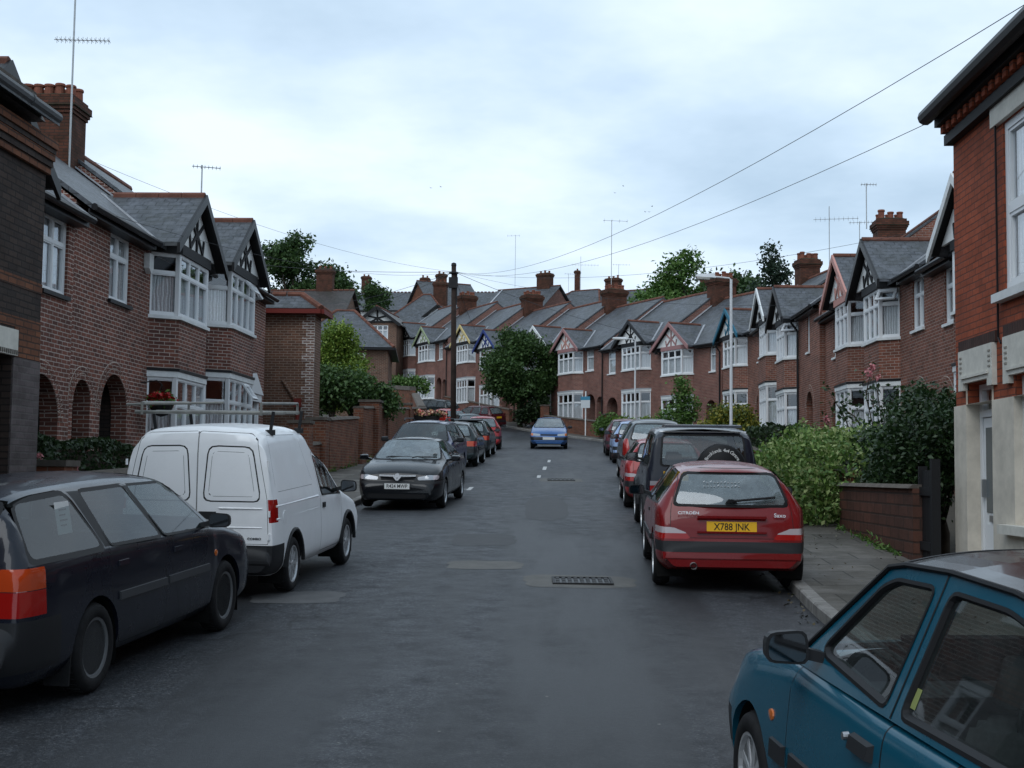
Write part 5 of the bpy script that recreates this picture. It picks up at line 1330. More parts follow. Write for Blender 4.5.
wire('telephone wire from the pole to the eaves beside the pedimented doorcase', pt, (-8.0,22.5,6.4), .5)
wire('telephone wire from the pole to the white gable beyond the bright red corner building', pt, (8.0,29.9,7.6), .6)
wire('telephone wire from the pole to the pink gabled house with the climbing rose', pt, (8.1,41.0,7.4), .5)
wire('telephone wire from the pole to the pink gabled house at the end of the street', pt, (4.6,67.5,9.2), .3)
wire('telephone wire from the pole to the blue gabled far terrace house', pt, (-5.9,88.6,11.2), .3)
wire('telephone wire from the pole out to the dark tiled hillside house', pt, (-21.5,104,15.6), .5)
wire('telephone wire from the pole to the hipped house beyond the light green tree', pt, (-13.5,76.5,11.6), .3)
wire('telephone wire from the pole to the hillside behind the light green tree', pt, (-26,80,16), .5)
def aerial(label, base, h, boomdir, boomlen, n=9, elem=.35, h2=None, z2=0):
    root = empty('tv_aerial', base, boomdir, label, 'aerial', 'rooftop aerials')
    D = MB(); D.tube([(0,0,-.3),(0,0,h)], .022, 6); D.build('mast', M['galv'], root)
    def yagi(z, L_, n_, el, tilt=0.):
        D = MB(); D.tube([(-L_*.35,0,z),(L_*.65,0,z+tilt)], .012, 5)
        for i in range(n_):
            x = -L_*.3+L_*.93*i/(n_-1); D.tube([(x,-el/2,z+tilt*(x/L_+.35)),(x,el/2,z+tilt*(x/L_+.35))], .007, 4)
            D.tube([(x,0,z-el*.28),(x,0,z+el*.28)], .006, 4)
        D.build('antenna', M['galv'], root)
    yagi(h-.05 if not h2 else h2, boomlen, n, elem)
    if z2: yagi(z2, boomlen*.8, 4, elem*1.6, .25)
    return root
# masts on chimneys
aerial('very tall aerial mast with two antennas on the arched porch house chimney', (-11.25,28.5,8.6), 4.35, R(5), 1.25, 13, .28, 3.05, 4.25)
aerial('small comb aerial on a short mast behind the black gabled bay roof', (-9.8,34.0,8.7), 1.40, R(20), .75, 8, .2)
aerial('aerial on the near east chimney stack among the pots', (11.6,50.4,11.9), 1.5, R(0), .6, 6, .25)
aerial('taller of the twin aerials over the second east chimney', (12.0,59.5,11.4), 3.0, R(-10), 2.0, 10, .4, 2.4)
aerial('shorter of the twin aerials over the second east chimney', (13.6,60.5,11.5), 2.4, R(-10), 1.4, 9, .35)
p = FR(14.1)
aerial('tall thin mast standing on the terrace chimney over the pink gabled houses', (p[0]+3.4,p[1]+1.8,13.0), 5.3, R(10), 1.6, 4, .5)
aerial('tall thin mast on the skyline just beside the telegraph pole', (-5.6,139.5,22.5), 5.4, R(170), 1.4, 4, .5)
aerial('broad comb aerial on the skyline behind the pink gables', (1.6,150,22.8), 4.6, R(5), 3.2, 9, .6, 3.6)
aerial('slim skyline aerial between the tall mast and the leafy tree', (6.0,150,22.3), 4.2, R(5), 2.0, 6, .5)
aerial('short skyline aerial beside the broad comb aerial', (0.2,152,22.9), 2.8, R(15), 1.4, 5, .5)
# birds
for i, (px, py, pz, a, lab) in enumerate(((4.4,120,28.3,.4,'small dark bird on its own highest above the fresh green tree'),(5.1,118,28.5,1.2,'small dark bird circling next to the highest bird'),(7.6,116,26.2,2.,'small dark bird, upper one of three above the tall mast'),(7.0,116,25.7,.9,'small dark bird, lower one of three near the leafy tree'),(7.4,117,25.9,.2,'small dark bird between two others near the leafy tree'),(-12.3,115,27.6,.6,'small dark bird above the telegraph pole'),(-11.4,115,27.7,1.,'small dark bird just beside the bird above the telegraph pole'))):
    o = MB(); o.quad((-.32,.02,.10),(0,-.07,0),(.32,.02,.12),(0,.09,.01)); o.quad((-.32,.02,.10),(0,.09,.01),(.32,.02,.12),(0,-.02,-.05)); o.tube([(0,-.16,0),(0,0,0),(0,.18,0)],[.01,.05,.02],6)
    b = o.build('bird', M['black']); b.location = (px,py,pz); b.scale = (.55,.55,.55); b.rotation_euler = (.2,.1,a); tag(b, lab, 'bird', 'birds over the rooftops')

# ================================================================= small growth and litter
rng = np.random.default_rng(77)
pts = []
for i in range(420):
    y = rng.uniform(8, 46); x = interp(KRx, y)-abs(rng.normal(0,.10))-.02; pts.append((x, y, ground(x,y)+camber(x,y)+.006))
for i in range(260):
    y = rng.uniform(17, 46); x = interp(KLx, y)+abs(rng.normal(0,.12))+.02; pts.append((x, y, ground(x,y)+camber(x,y)+.006))
for i in range(120):
    y = rng.uniform(9, 22); x = rng.uniform(2.75, 4.2); pts.append((x, y, ground(x,y)+.145))
M['litter'] = leaf_mat('leaf_litter', [(.06,.045,.02),(.10,.07,.03),(.05,.06,.02),(.16,.14,.10)], trans=.05)
tag(leaf_obj('leaf_litter', np.array(pts), .022, 'litter', None, 77, up=1.6), kind='stuff')
pts = []
def tufts(p0, p1, n, off, h=.10):
    for i in range(n):
        t = rng.uniform(); x = p0[0]+(p1[0]-p0[0])*t+off+rng.normal()*.03; y = p0[1]+(p1[1]-p0[1])*t
        g = ground(x, y)+.12; k = rng.integers(5, 14); s_ = rng.uniform(.4, 1.3)
        for j in range(k): pts.append((x+rng.normal()*.05*s_, y+rng.normal()*.06*s_, g+abs(rng.normal())*h*s_))
tufts((4.2,16.0),(4.2,20.3),34,-.02,.05); tufts((-6.3,16.5),(-6.3,21.2),40,.05); tufts((-6.28,24.4),(-6.2,38.6),70,.05); tufts((-6.0,39),(-6.05,57),120,.05,.14)
tufts((4.35,26),(4.35,42),60,0.); tufts((4.55,9),(4.57,15.4),22,0.,.04)
tag(leaf_obj('weeds', np.array(pts), .045, 'leaf_fresh', None, 78, up=.1, asp=.25), kind='stuff')
# ================================================================= vehicles
def paint(name, col, rough=.28, metal=0., flake=0., coat=.45):
    m = NT(name); g = m.add('ShaderNodeNewGeometry')
    n = m.noise(m.coord(), 2.2, 6, .7); n2 = m.noise(m.coord(), 260, 2, .5)
    c = m.mix(m.ramp(n, [(.45, 0), (.8, .22)]), (*col, 1), tuple(x*.6+.012 for x in col))
    c = m.mix(g.outputs['Backfacing'], c, (.02,.02,.021))
    m.link(c, m.bsdf.inputs['Base Color']); m.set(Roughness=rough, Metallic=metal, Coat_Weight=coat, Coat_Roughness=.05)
    m.bsdf.inputs['Specular IOR Level'].default_value = .15
    m.link(m.ramp(n, [(.35, rough*.8), (.75, min(1, rough*1.5))]), m.bsdf.inputs['Roughness'])
    # rain drops on the panels
    v = m.add('ShaderNodeTexVoronoi'); v.inputs['Scale'].default_value = 75; m.link(m.coord(), v.inputs['Vector'])
    m.bump(m.ramp(v.outputs['Distance'], [(.12, 1), (.34, 0)]), .07, .002)
    return m.mat
M['rubber'] = simple('rubber_seal', (.010,.010,.011), .55)
M['tyre'] = simple('tyre', (.014,.014,.015), .8, noise=.3, nscale=20)
M['rim_steel'] = simple('steel_wheel', (.13,.135,.14), .45)
M['rim_alu'] = simple('silver_wheel', (.48,.49,.50), .35, metal=.5, noise=.15)
M['plastic'] = simple('black_bumper_plastic', (.020,.021,.023), .5)
M['plastic_grey'] = simple('grey_bumper_plastic', (.05,.053,.058), .5)
M['chrome'] = simple('chrome', (.72,.73,.74), .25, metal=.45)
M['lamp_red'] = simple('red_lamp', (.32,.008,.006), .12, coat=.6)
M['lamp_amber'] = simple('amber_lamp', (.55,.13,.015), .12, coat=.6)
M['lamp_orange'] = simple('orange_red_lamp', (.45,.05,.01), .12, coat=.6)
M['lamp_clear'] = simple('clear_lamp', (.32,.33,.35), .12, metal=.3, coat=.8)
M['lamp_pale'] = simple('pale_smoked_lamp', (.42,.36,.37), .12, coat=1.)
M['car_glass'] = glass_mat('car_glass', (.62,.67,.65), .9)
M['car_glass_dark'] = glass_mat('car_glass_tinted', (.30,.33,.33), .9)
M['car_glass_wet'] = glass_mat('car_glass_misted', (.50,.55,.54), 1.0, haze=.34, hazecol=(.42,.50,.52))
M['car_glass_mist'] = glass_mat('car_glass_damp', (.34,.41,.41), .75, haze=.05, hazecol=(.30,.40,.40))
M['near_glass'] = glass_mat('rainy_side_glass', (.56,.62,.60), 1.0, haze=.05, hazecol=(.4,.46,.46))
M['seat_grey'] = simple('seat_cloth_grey', (.07,.073,.078), .95, noise=.25, nscale=30)
M['seat'] = simple('seat_cloth', (.035,.036,.040), .95, noise=.2)
M['trim'] = simple('dash_plastic', (.018,.018,.020), .7)
M['plate_y'] = simple('plate_yellow', (.72,.40,.015), .4)
M['plate_w'] = simple('plate_white', (.70,.70,.68), .4)
M['plate_txt'] = simple('plate_black', (.01,.01,.01), .5)
M['mirror_glass'] = simple('mirror_glass', (.16,.17,.18), .06, metal=1.)
M['well'] = simple('wheel_well', (.006,.006,.006), .95)

def pchip(xs, ys, x):
    n = len(xs); h = [xs[i+1]-xs[i] for i in range(n-1)]; d = [(ys[i+1]-ys[i])/h[i] for i in range(n-1)]
    m = [0]*n
    for i in range(1, n-1):
        if d[i-1]*d[i] > 0:
            w1, w2 = 2*h[i]+h[i-1], h[i]+2*h[i-1]; m[i] = (w1+w2)/(w1/d[i-1]+w2/d[i])
    m[0], m[-1] = d[0], d[-1]
    for i in range(n-1):
        if x <= xs[i+1] or i == n-2:
            t = (x-xs[i])/h[i]; t = max(0, min(1, t))
            return (2*t**3-3*t*t+1)*ys[i]+(t**3-2*t*t+t)*h[i]*m[i]+(-2*t**3+3*t*t)*ys[i+1]+(t**3-t*t)*h[i]*m[i+1]
def lin(tab, x):
    for (a, b) in zip(tab, tab[1:]):
        if x <= b[0]: return a[1]+(b[1]-a[1])*max(0,(x-a[0]))/(b[0]-a[0])
    return tab[-1][1]
def round_poly(poly, r, k=3):
    out = []; n = len(poly)
    for i in range(n):
        p0, p, p1 = Vector(poly[i-1]), Vector(poly[i]), Vector(poly[(i+1) % n])
        a, b = (p0-p), (p1-p); ra = min(r, a.length*.42); rb = min(r, b.length*.42)
        A, B = p+a.normalized()*ra, p+b.normalized()*rb
        for j in range(k+1):
            t = j/k; out.append(tuple(A*(1-t)**2+p*2*t*(1-t)+B*t*t))
    return out
def dilate(poly, d):
    n = len(poly); c = sum((Vector(p) for p in poly), Vector((0,0)))/n; out = []
    ar = sum(poly[i][0]*poly[(i+1)%n][1]-poly[(i+1)%n][0]*poly[i][1] for i in range(n)); sg = 1 if ar > 0 else -1
    for i in range(n):
        p0, p, p1 = Vector(poly[i-1]), Vector(poly[i]), Vector(poly[(i+1) % n])
        e0, e1 = (p-p0).normalized(), (p1-p).normalized()
        n0, n1 = Vector((e0.y,-e0.x))*sg, Vector((e1.y,-e1.x))*sg
        m = (n0+n1); m /= max(.35, m.length_squared/2) ** 1
        out.append(tuple(p+m*d*1.0))
    return out

class Body:
    """loft of car sections; panels, lamps and glass are then cut out of the one skin"""
    def __init__(s, L, W, top, belt, roofw, bot=.20, mid=.52, plan=.12, planlen=.42, tumble=.02, crown=.055, hcrown=.05, sillw=.06, wfun=None, rr=.10, br=.05, hoodin=.07, plan_f=None):
        s.L, s.W = L, W
        bm = s.bm = bmesh.new(); xs = [t[0] for t in top]; zs_ = [t[1] for t in top]; kinds = [1. if t[2] == 'R' else 0. for t in top]
        S = []
        for a, b in zip(xs, xs[1:]):
            n = max(1, int(math.ceil((b-a)/.085)));  n = max(n, 2 if b-a > .02 else 1)
            S += [a+(b-a)*i/n for i in range(n)]
        S.append(xs[-1]); rings = []
        pf = plan_f if plan_f is not None else plan
        for q in S:
            zc = pchip(xs, zs_, q); k = max(0, min(1, lin(list(zip(xs, kinds)), q)))
            pl = 1.
            if q < planlen: pl = 1-plan*(1-q/planlen)**2.2
            if L-q < planlen*1.25: pl = 1-pf*(1-(L-q)/(planlen*1.25))**2.2
            wm = W/2*pl*(wfun(q) if wfun else 1)
            cr = crown*k+hcrown*(1-k)
            zt = zc-cr
            zb = bot + (.06*(1-q/.3)**2 if q < .3 else 0) + (.05*(1-(L-q)/.3)**2 if L-q < .3 else 0)
            zs = min(lin(belt, q), zt-.035); zs = max(zs, zb+.12)
            ws = wm-tumble-(.015 if k < .3 else 0)
            wt = (roofw*k + (ws-hoodin)*(1-k))
            zm = min(mid, zs-.06); zm = max(zm, zb+.06)
            pts = [(0,zb,0),(wm-sillw-.05,zb,.04),(wm-sillw*.35,zb+.10,.06),(wm,zm,.16),(ws,zs,br),(wt,zt,rr),(wt*.5,zt+cr*.80,.25),(0,zc,0)]
            ring = []
            P_ = [Vector((p[0],p[1])) for p in pts]
            segs = (2,2,2,3,4,4,3)
            C = []
            for i, p in enumerate(pts):
                if i in (0, len(pts)-1): C.append((P_[i],P_[i],P_[i])); continue
                a, b = P_[i-1]-P_[i], P_[i+1]-P_[i]; ra = min(p[2], a.length*.40); rb = min(p[2], b.length*.40)
                C.append((P_[i]+a.normalized()*ra if a.length > 1e-6 else P_[i], P_[i], P_[i]+b.normalized()*rb if b.length > 1e-6 else P_[i]))
            half = [C[0][0]]
            for i in range(1, len(pts)):
                a, b = C[i-1][2], C[i][0]
                for j in range(1, segs[i-1]+1): half.append(a.lerp(b, j/segs[i-1]))
                if i < len(pts)-1:
                    A, Pm, B = C[i]
                    for t in (.33, .67, 1.): half.append(A*(1-t)**2+Pm*2*t*(1-t)+B*t*t)
            full = half + [Vector((-h.x,h.y)) for h in reversed(half[1:-1])]
            rings.append([bm.verts.new((p.x, q-L/2, p.y)) for p in full])
        n = len(rings[0])
        for a, b in zip(rings, rings[1:]):
            for i in range(n):
                j = (i+1) % n; bm.faces.new((a[i],a[j],b[j],b[i]))
        # end caps as rows across
        for ring, fl in ((rings[0], 1), (rings[-1], 0)):
            m = n//2
            for i in range(m):
                q = [ring[i], ring[i+1], ring[(n-i-1) % n], ring[(n-i) % n]]
                q = list(dict.fromkeys(q))
                if len(q) > 2: bm.faces.new(q if fl else list(reversed(q)))
        bmesh.ops.remove_doubles(bm, verts=bm.verts, dist=1e-5)
        bmesh.ops.recalc_face_normals(bm, faces=bm.faces)
        s.lay = bm.faces.layers.int.new('reg'); s.regs = [('body', 'PAINT')]
    def reg(s, part, mat):
        s.regs.append((part, mat)); return len(s.regs)-1
    def proj(s, v, view):
        if view[0] == 's': return (v.y+s.L/2, v.z)
        if view[0] in 'rf': return (v.x, v.z)
        return (v.x, v.y+s.L/2)
    def ok(s, f, view):
        n, c = f.normal, f.calc_center_median()
        if view == 'sl': return n.x < -.30 and c.x < -.1
        if view == 'sr': return n.x > .30 and c.x > .1
        if view == 'sL': return c.x < -.3 and n.z < .9 and n.z > -.8
        if view == 'sR': return c.x > .3 and n.z < .9 and n.z > -.8
        if view == 'r': return n.y < -.12 and c.y < -s.L/2+1.2
        if view == 'f': return n.y > .10 and c.y > 0
        if view == 't': return n.z > .5
    def cut(s, view, poly, rid, only=None):
        bm = s.bm
        n = len(poly); ar = sum(poly[i][0]*poly[(i+1)%n][1]-poly[(i+1)%n][0]*poly[i][1] for i in range(n))
        if ar < 0: poly = list(reversed(poly))
        x0, x1 = min(p[0] for p in poly)-.02, max(p[0] for p in poly)+.02; z0, z1 = min(p[1] for p in poly)-.02, max(p[1] for p in poly)+.02
        def cand():
            out = []
            for f in bm.faces:
                if not s.ok(f, view): continue
                if only is not None and f[s.lay] not in only: continue
                pr = [s.proj(v.co, view) for v in f.verts]
                if max(p[0] for p in pr) < x0 or min(p[0] for p in pr) > x1 or max(p[1] for p in pr) < z0 or min(p[1] for p in pr) > z1: continue
                out.append(f)
            return out
        cf = cand()
        for i in range(n):
            a, b = poly[i], poly[(i+1) % n]; dx, dz = b[0]-a[0], b[1]-a[1]
            if math.hypot(dx, dz) < 1e-5: continue
            nx, nz = dz, -dx
            if view[0] == 's': co_, no = (0, a[0]-s.L/2, a[1]), (0, nx, nz)
            elif view[0] in 'rf': co_, no = (a[0], 0, a[1]), (nx, 0, nz)
            else: co_, no = (a[0], a[1]-s.L/2, 0), (nx, nz, 0)
            ed = list({e for f in cf for e in f.edges}); ve = list({v for f in cf for v in f.verts})
            if not cf: break
            g = bmesh.ops.bisect_plane(bm, geom=ve+ed+cf, dist=2e-4, plane_co=co_, plane_no=no)['geom']
            nf = {f for f in g if isinstance(f, bmesh.types.BMFace)} | {f for f in cf if f.is_valid}
            for f in nf: f.normal_update()
            cf = [f for f in nf if s.ok(f, view) and (only is None or f[s.lay] in only)]
        hit = []
        for f in cf:
            c = f.calc_center_median(); p = s.proj(c, view); ins = True
            for i in range(n):
                a, b = poly[i], poly[(i+1) % n]
                if (b[0]-a[0])*(p[1]-a[1])-(b[1]-a[1])*(p[0]-a[0]) < -1e-6: ins = False; break
            if ins: f[s.lay] = rid; hit.append(f)
        return hit
    def both(s, poly, part, mat, only=None, view='s'):
        for sd in 'lr': s.cut(view+sd if view == 's' else ('sL' if sd == 'l' else 'sR'), poly, s.reg(part+'|'+sd, mat), only)
    def window(s, view, poly, glass='car_glass', seal=.022, r=.05, part='window', sealmat='rubber'):
        views = ['sl','sr'] if view == 's' else [view]
        for v in views:
            pr = round_poly(poly, r, 3)
            nm = part+'|'+v
            if seal: s.cut(v, round_poly(dilate(poly, seal), r+.015, 3), s.reg(nm, sealmat))
            s.cut(v, pr, s.reg(nm, glass))
    def door(s, poly, gap=.007, r=.05, part='door'):
        for v in ('sl','sr'):
            s.cut(v, round_poly(dilate(poly, gap), r, 2), s.reg('body', 'rubber'))
            s.cut(v, round_poly(poly, r, 2), s.reg(part+'|'+v, 'PAINT'))
    def panel(s, view, poly, gap=.006, r=.04, part='tailgate'):
        s.cut(view, round_poly(dilate(poly, gap), r, 2), s.reg('body', 'rubber'))
        s.cut(view, round_poly(poly, r, 2), s.reg(part, 'PAINT'))
    def arch(s, sc, zc, r, flare=None):
        bm = s.bm
        for v, sg in (('sL',-1),('sR',1)):
            poly = [(sc+r*math.cos(t), zc+r*math.sin(t)) for t in [math.pi*i/16 for i in range(17)]] + [(sc-r,-.2),(sc+r,-.2)]
            hit = s.cut(v, poly, s.reg('x','x'))
            bmesh.ops.delete(bm, geom=hit, context='FACES')
            ed = [e for e in bm.edges if e.is_boundary and all(v_.co.x*sg > .3 and abs(math.hypot(v_.co.y+s.L/2-sc, v_.co.z-zc)-r) < .02 and v_.co.z > s_bot(v_) for v_ in e.verts)]
            rid = s.reg('body', flare or 'PAINT')
            if ed:
                g = bmesh.ops.extrude_edge_only(bm, edges=ed)['geom']
                for f in [x for x in g if isinstance(x, bmesh.types.BMFace)]: f[s.lay] = rid
                for v_ in [x for x in g if isinstance(x, bmesh.types.BMVert)]: v_.co.x -= sg*.06
        bm.normal_update()
    def finish(s, root, paintmat):
        bm = s.bm; bm.normal_update(); parts = {}
        for f in bm.faces:
            p, m = s.regs[f[s.lay]]; parts.setdefault(p, []).append(f)
        for f in bm.faces: f.smooth = True
        objs = {}
        for p, fs in sorted(parts.items(), key=lambda t: t[0] != 'body'):
            vs = {}; co_ = []; faces = []; mi = []; mats = []
            for f in fs:
                q = []
                for v in f.verts:
                    if v.index not in vs or True:
                        key = v
                        if key not in vs: vs[key] = len(co_); co_.append(tuple(v.co))
                        q.append(vs[key])
                m = s.regs[f[s.lay]][1]
                if m not in mats: mats.append(m)
                faces.append(q); mi.append(mats.index(m))
            nm = p.split('|')[0]
            if nm in ('window','windscreen','rear_window') and len(co_) > 6:   # glass is drawn onto one smooth surface
                A = np.array(co_); side = nm == 'window'
                if side: u, v, q = A[:,1], A[:,2], A[:,0]; X = np.stack([np.ones_like(u), u, v, v*v*.0+u*u*.3], 1)
                else: u, v, q = A[:,0], A[:,2], A[:,1]; X = np.stack([np.ones_like(u), u*u, v, v*v], 1)
                cf, *_ = np.linalg.lstsq(X, q, rcond=None); q2 = X @ cf
                if side: A[:,0] = q2+np.sign(q2.mean())*.003
                else: A[:,1] = q2+np.sign(q2.mean())*.003
                co_ = [tuple(c) for c in A]
            me = bpy.data.meshes.new(p.split('|')[0]); me.from_pydata(co_, [], faces)
            for m in mats: me.materials.append(paintmat if m == 'PAINT' else M[m])
            me.polygons.foreach_set('material_index', mi); me.polygons.foreach_set('use_smooth', [True]*len(faces))
            me.update()
            b2 = bmesh.new(); b2.from_mesh(me)
            for e in b2.edges:
                if len(e.link_faces) == 2 and e.calc_face_angle(0) > R(38): e.smooth = False
            b2.to_mesh(me); b2.free()
            o = bpy.data.objects.new(p.split('|')[0], me); COL.objects.link(o); o.parent = root; objs[p] = o
        bm.free(); return objs
def s_bot(v): return -1

WH = {}
def wheel(root, x, y, r, side, kind='steel', w=.175, steer=0.):
    key = (round(r,3), kind, round(w,3))
    if key not in WH:
        T = MB(); h = w/2
        T.lathe([(r*.66,-h*.75),(r*.70,-h),(r*.90,-h*1.02),(r*.97,-h*.85),(r,-h*.6),(r,h*.6),(r*.97,h*.85),(r*.90,h*1.02),(r*.70,h),(r*.66,h*.75)], 30, axis='x', closed=False)
        for i in range(34):
            a = 2*math.pi*i/34
            T.beam((-h*.6, (r+.001)*math.cos(a), (r+.001)*math.sin(a)), (h*.6, (r+.001)*math.cos(a+.05), (r+.001)*math.sin(a+.05)), .012, .007, up=(0,math.cos(a),math.sin(a)))
        Q = MB(); rr = r*.68
        if kind == 'steel':
            Q.lathe([(0,h*.55),(rr*.28,h*.58),(rr*.34,h*.40),(rr*.62,h*.34),(rr*.86,h*.55),(rr*.90,h*.85),(rr,h*.92),(rr*1.03,h*.75)], 30, axis='x')
            for i in range(12):
                a = 2*math.pi*i/12
                Q.lathe([(0,h*.46),(rr*.115,h*.47)], 10, axis='x', c=(.004, rr*.70*math.cos(a), rr*.70*math.sin(a)), mat=1)
            for i in range(4):
                a = 2*math.pi*i/4+.4; Q.lathe([(rr*.05,h*.40),(rr*.05,h*.55),(0,h*.56)], 6, axis='x', c=(0, rr*.44*math.cos(a), rr*.44*math.sin(a)), mat=0)
        else:
            n = {'cap': 9, 'alloy': 5, 'tri': 7}[kind]
            Q.lathe([(rr*.88,h*.62),(rr*.93,h*.95),(rr,h*.96),(rr*1.03,h*.75)], 30, axis='x')
            Q.lathe([(0,h*.15),(rr*.92,h*.20)], 30, axis='x', mat=1)
            Q.lathe([(0,h*.92),(rr*.16,h*.9),(rr*.24,h*.78),(rr*.26,h*.2)], 18, axis='x')
            for i in range(n):
                a = 2*math.pi*i/n; ca, sa = math.cos(a), math.sin(a); wd = rr*(.20 if n < 6 else .15 if n < 8 else .12)
                def pt(rad, t, hh): return (hh, rad*ca-t*sa, rad*sa+t*ca)
                Q.hexa([pt(rr*.18,-wd*.6,h*.3),pt(rr*.94,-wd,h*.4),pt(rr*.94,wd,h*.4),pt(rr*.18,wd*.6,h*.3)],[pt(rr*.18,-wd*.45,h*.84),pt(rr*.93,-wd*.8,h*.78),pt(rr*.93,wd*.8,h*.78),pt(rr*.18,wd*.45,h*.84)])
        to = T.build('tyre', M['tyre'], None, smooth=True, uv=False); qo = Q.build('rim', [M['rim_steel'] if kind == 'steel' else M['rim_alu'], M['well']], None, smooth=False, uv=False)
        WH[key] = (to.data, qo.data)
        for o in (to, qo): bpy.data.objects.remove(o)
    e = bpy.data.objects.new('wheel', WH[key][0]); COL.objects.link(e); e.parent = root
    e.location = (x, y, r); e.rotation_euler = (0, 0, (0 if side > 0 else math.pi)+steer)
    q = bpy.data.objects.new('rim', WH[key][1]); COL.objects.link(q); q.parent = e
    return e
def text_mesh(name, txt, size, mat, parent, M4, ext=.002, sx=1., spacing=1., align='CENTER'):
    cu = bpy.data.curves.new(name, 'FONT'); cu.body = txt; cu.size = size; cu.align_x = align; cu.align_y = 'CENTER'; cu.extrude = ext; cu.space_character = spacing; cu.resolution_u = 3; cu.offset = size*.008
    t = bpy.data.objects.new(name, cu); COL.objects.link(t); bpy.context.view_layer.update()
    me = bpy.data.meshes.new_from_object(t.evaluated_get(bpy.context.evaluated_depsgraph_get()))
    bpy.data.objects.remove(t); bpy.data.curves.remove(cu)
    me.transform(M4 @ Matrix.Diagonal((sx,1,1,1))); me.materials.clear(); me.materials.append(M[mat]); me.name = name
    o = bpy.data.objects.new(name, me); COL.objects.link(o)
    if parent: o.parent = parent
    return o
def plate(root, y, z, txt, rear, x=0., tilt=0., w=.52, h=.112, mat=None):
    D = MB(); D.box(-w/2,w/2,-.006,.006,-h/2,h/2)
    T = Matrix.Translation((x,y,z)) @ Matrix.Rotation(0 if rear else math.pi, 4, 'Z') @ Matrix.Rotation(tilt, 4, 'X')
    o = D.build('number_plate', M[mat or ('plate_y' if rear else 'plate_w')], root); o.data.transform(T)
    if txt: text_mesh('lettering', txt, h*.92, 'plate_txt', o, T @ Matrix.Translation((0,-.0075,0)) @ Matrix.Rotation(R(90),4,'X'), .001, sx=.86)
    return o
def mirrors(root, y, z, x, mat, sz=(.20,.09,.13), sides=(-1,1)):
    for s_ in sides:
        D = MB(); w, d, h = sz
        prof = [(-.5,-.5),(.5,-.5),(.5,.5),(-.5,.5)]
        base = round_poly([(0,-h/2),(w,-h*.42),(w*.97,h*.42),(w*.05,h/2)], .04, 3)
        f0 = [(s_*(x+.04+p[0]), y, z+p[1]) for p in base]; f1 = [(s_*(x+.04+p[0]*.92+.005), y+d*.65, z+p[1]*.9) for p in base]; f2 = [(s_*(x+.04+p[0]*.7+.02), y+d, z+p[1]*.6) for p in base]
        D.hexa(f0, f1); D.hexa(f1, f2)
        D.hexa([(s_*(x-.05),y+.01,z-.07),(s_*(x+.07),y+.02,z-.045),(s_*(x+.07),y+.06,z-.045),(s_*(x-.05),y+.10,z-.07)],[(s_*(x-.05),y+.01,z-.03),(s_*(x+.07),y+.02,z-.0),(s_*(x+.07),y+.06,z-.0),(s_*(x-.05),y+.10,z-.03)])
        o = D.build('door_mirror', mat, root)
        gp = [(s_*(x+.04+w*.5+(p[0]-w*.5)*.86), y-.003, z+p[1]*.84) for p in base]
        Gm = MB(); Gm.quad(*gp); Gm.build('mirror_glass', M['mirror_glass'], o, fix=False)
def handles(root, pts, x_of, mat):
    for (y, z) in pts:
        for s_ in (-1, 1):
            D = MB(); x = x_of(y, z)
            D.hexa([(s_*(x-.012),y-.085,z-.022),(s_*(x+.012),y-.08,z-.018),(s_*(x+.012),y+.08,z-.018),(s_*(x-.012),y+.085,z-.022)],[(s_*(x-.014),y-.085,z+.022),(s_*(x+.008),y-.08,z+.018),(s_*(x+.008),y+.08,z+.018),(s_*(x-.014),y+.085,z+.022)])
            D.build('door_handle', mat, root)
def soften(o, w):
    b = bmesh.new(); b.from_mesh(o.data)
    bmesh.ops.bevel(b, geom=[e for e in b.edges if e.calc_face_angle(0) > .6 and e.calc_length() > .05], offset=w, segments=3, affect='EDGES', clamp_overlap=True)
    for f in b.faces: f.smooth = True
    b.to_mesh(o.data); b.free(); return o
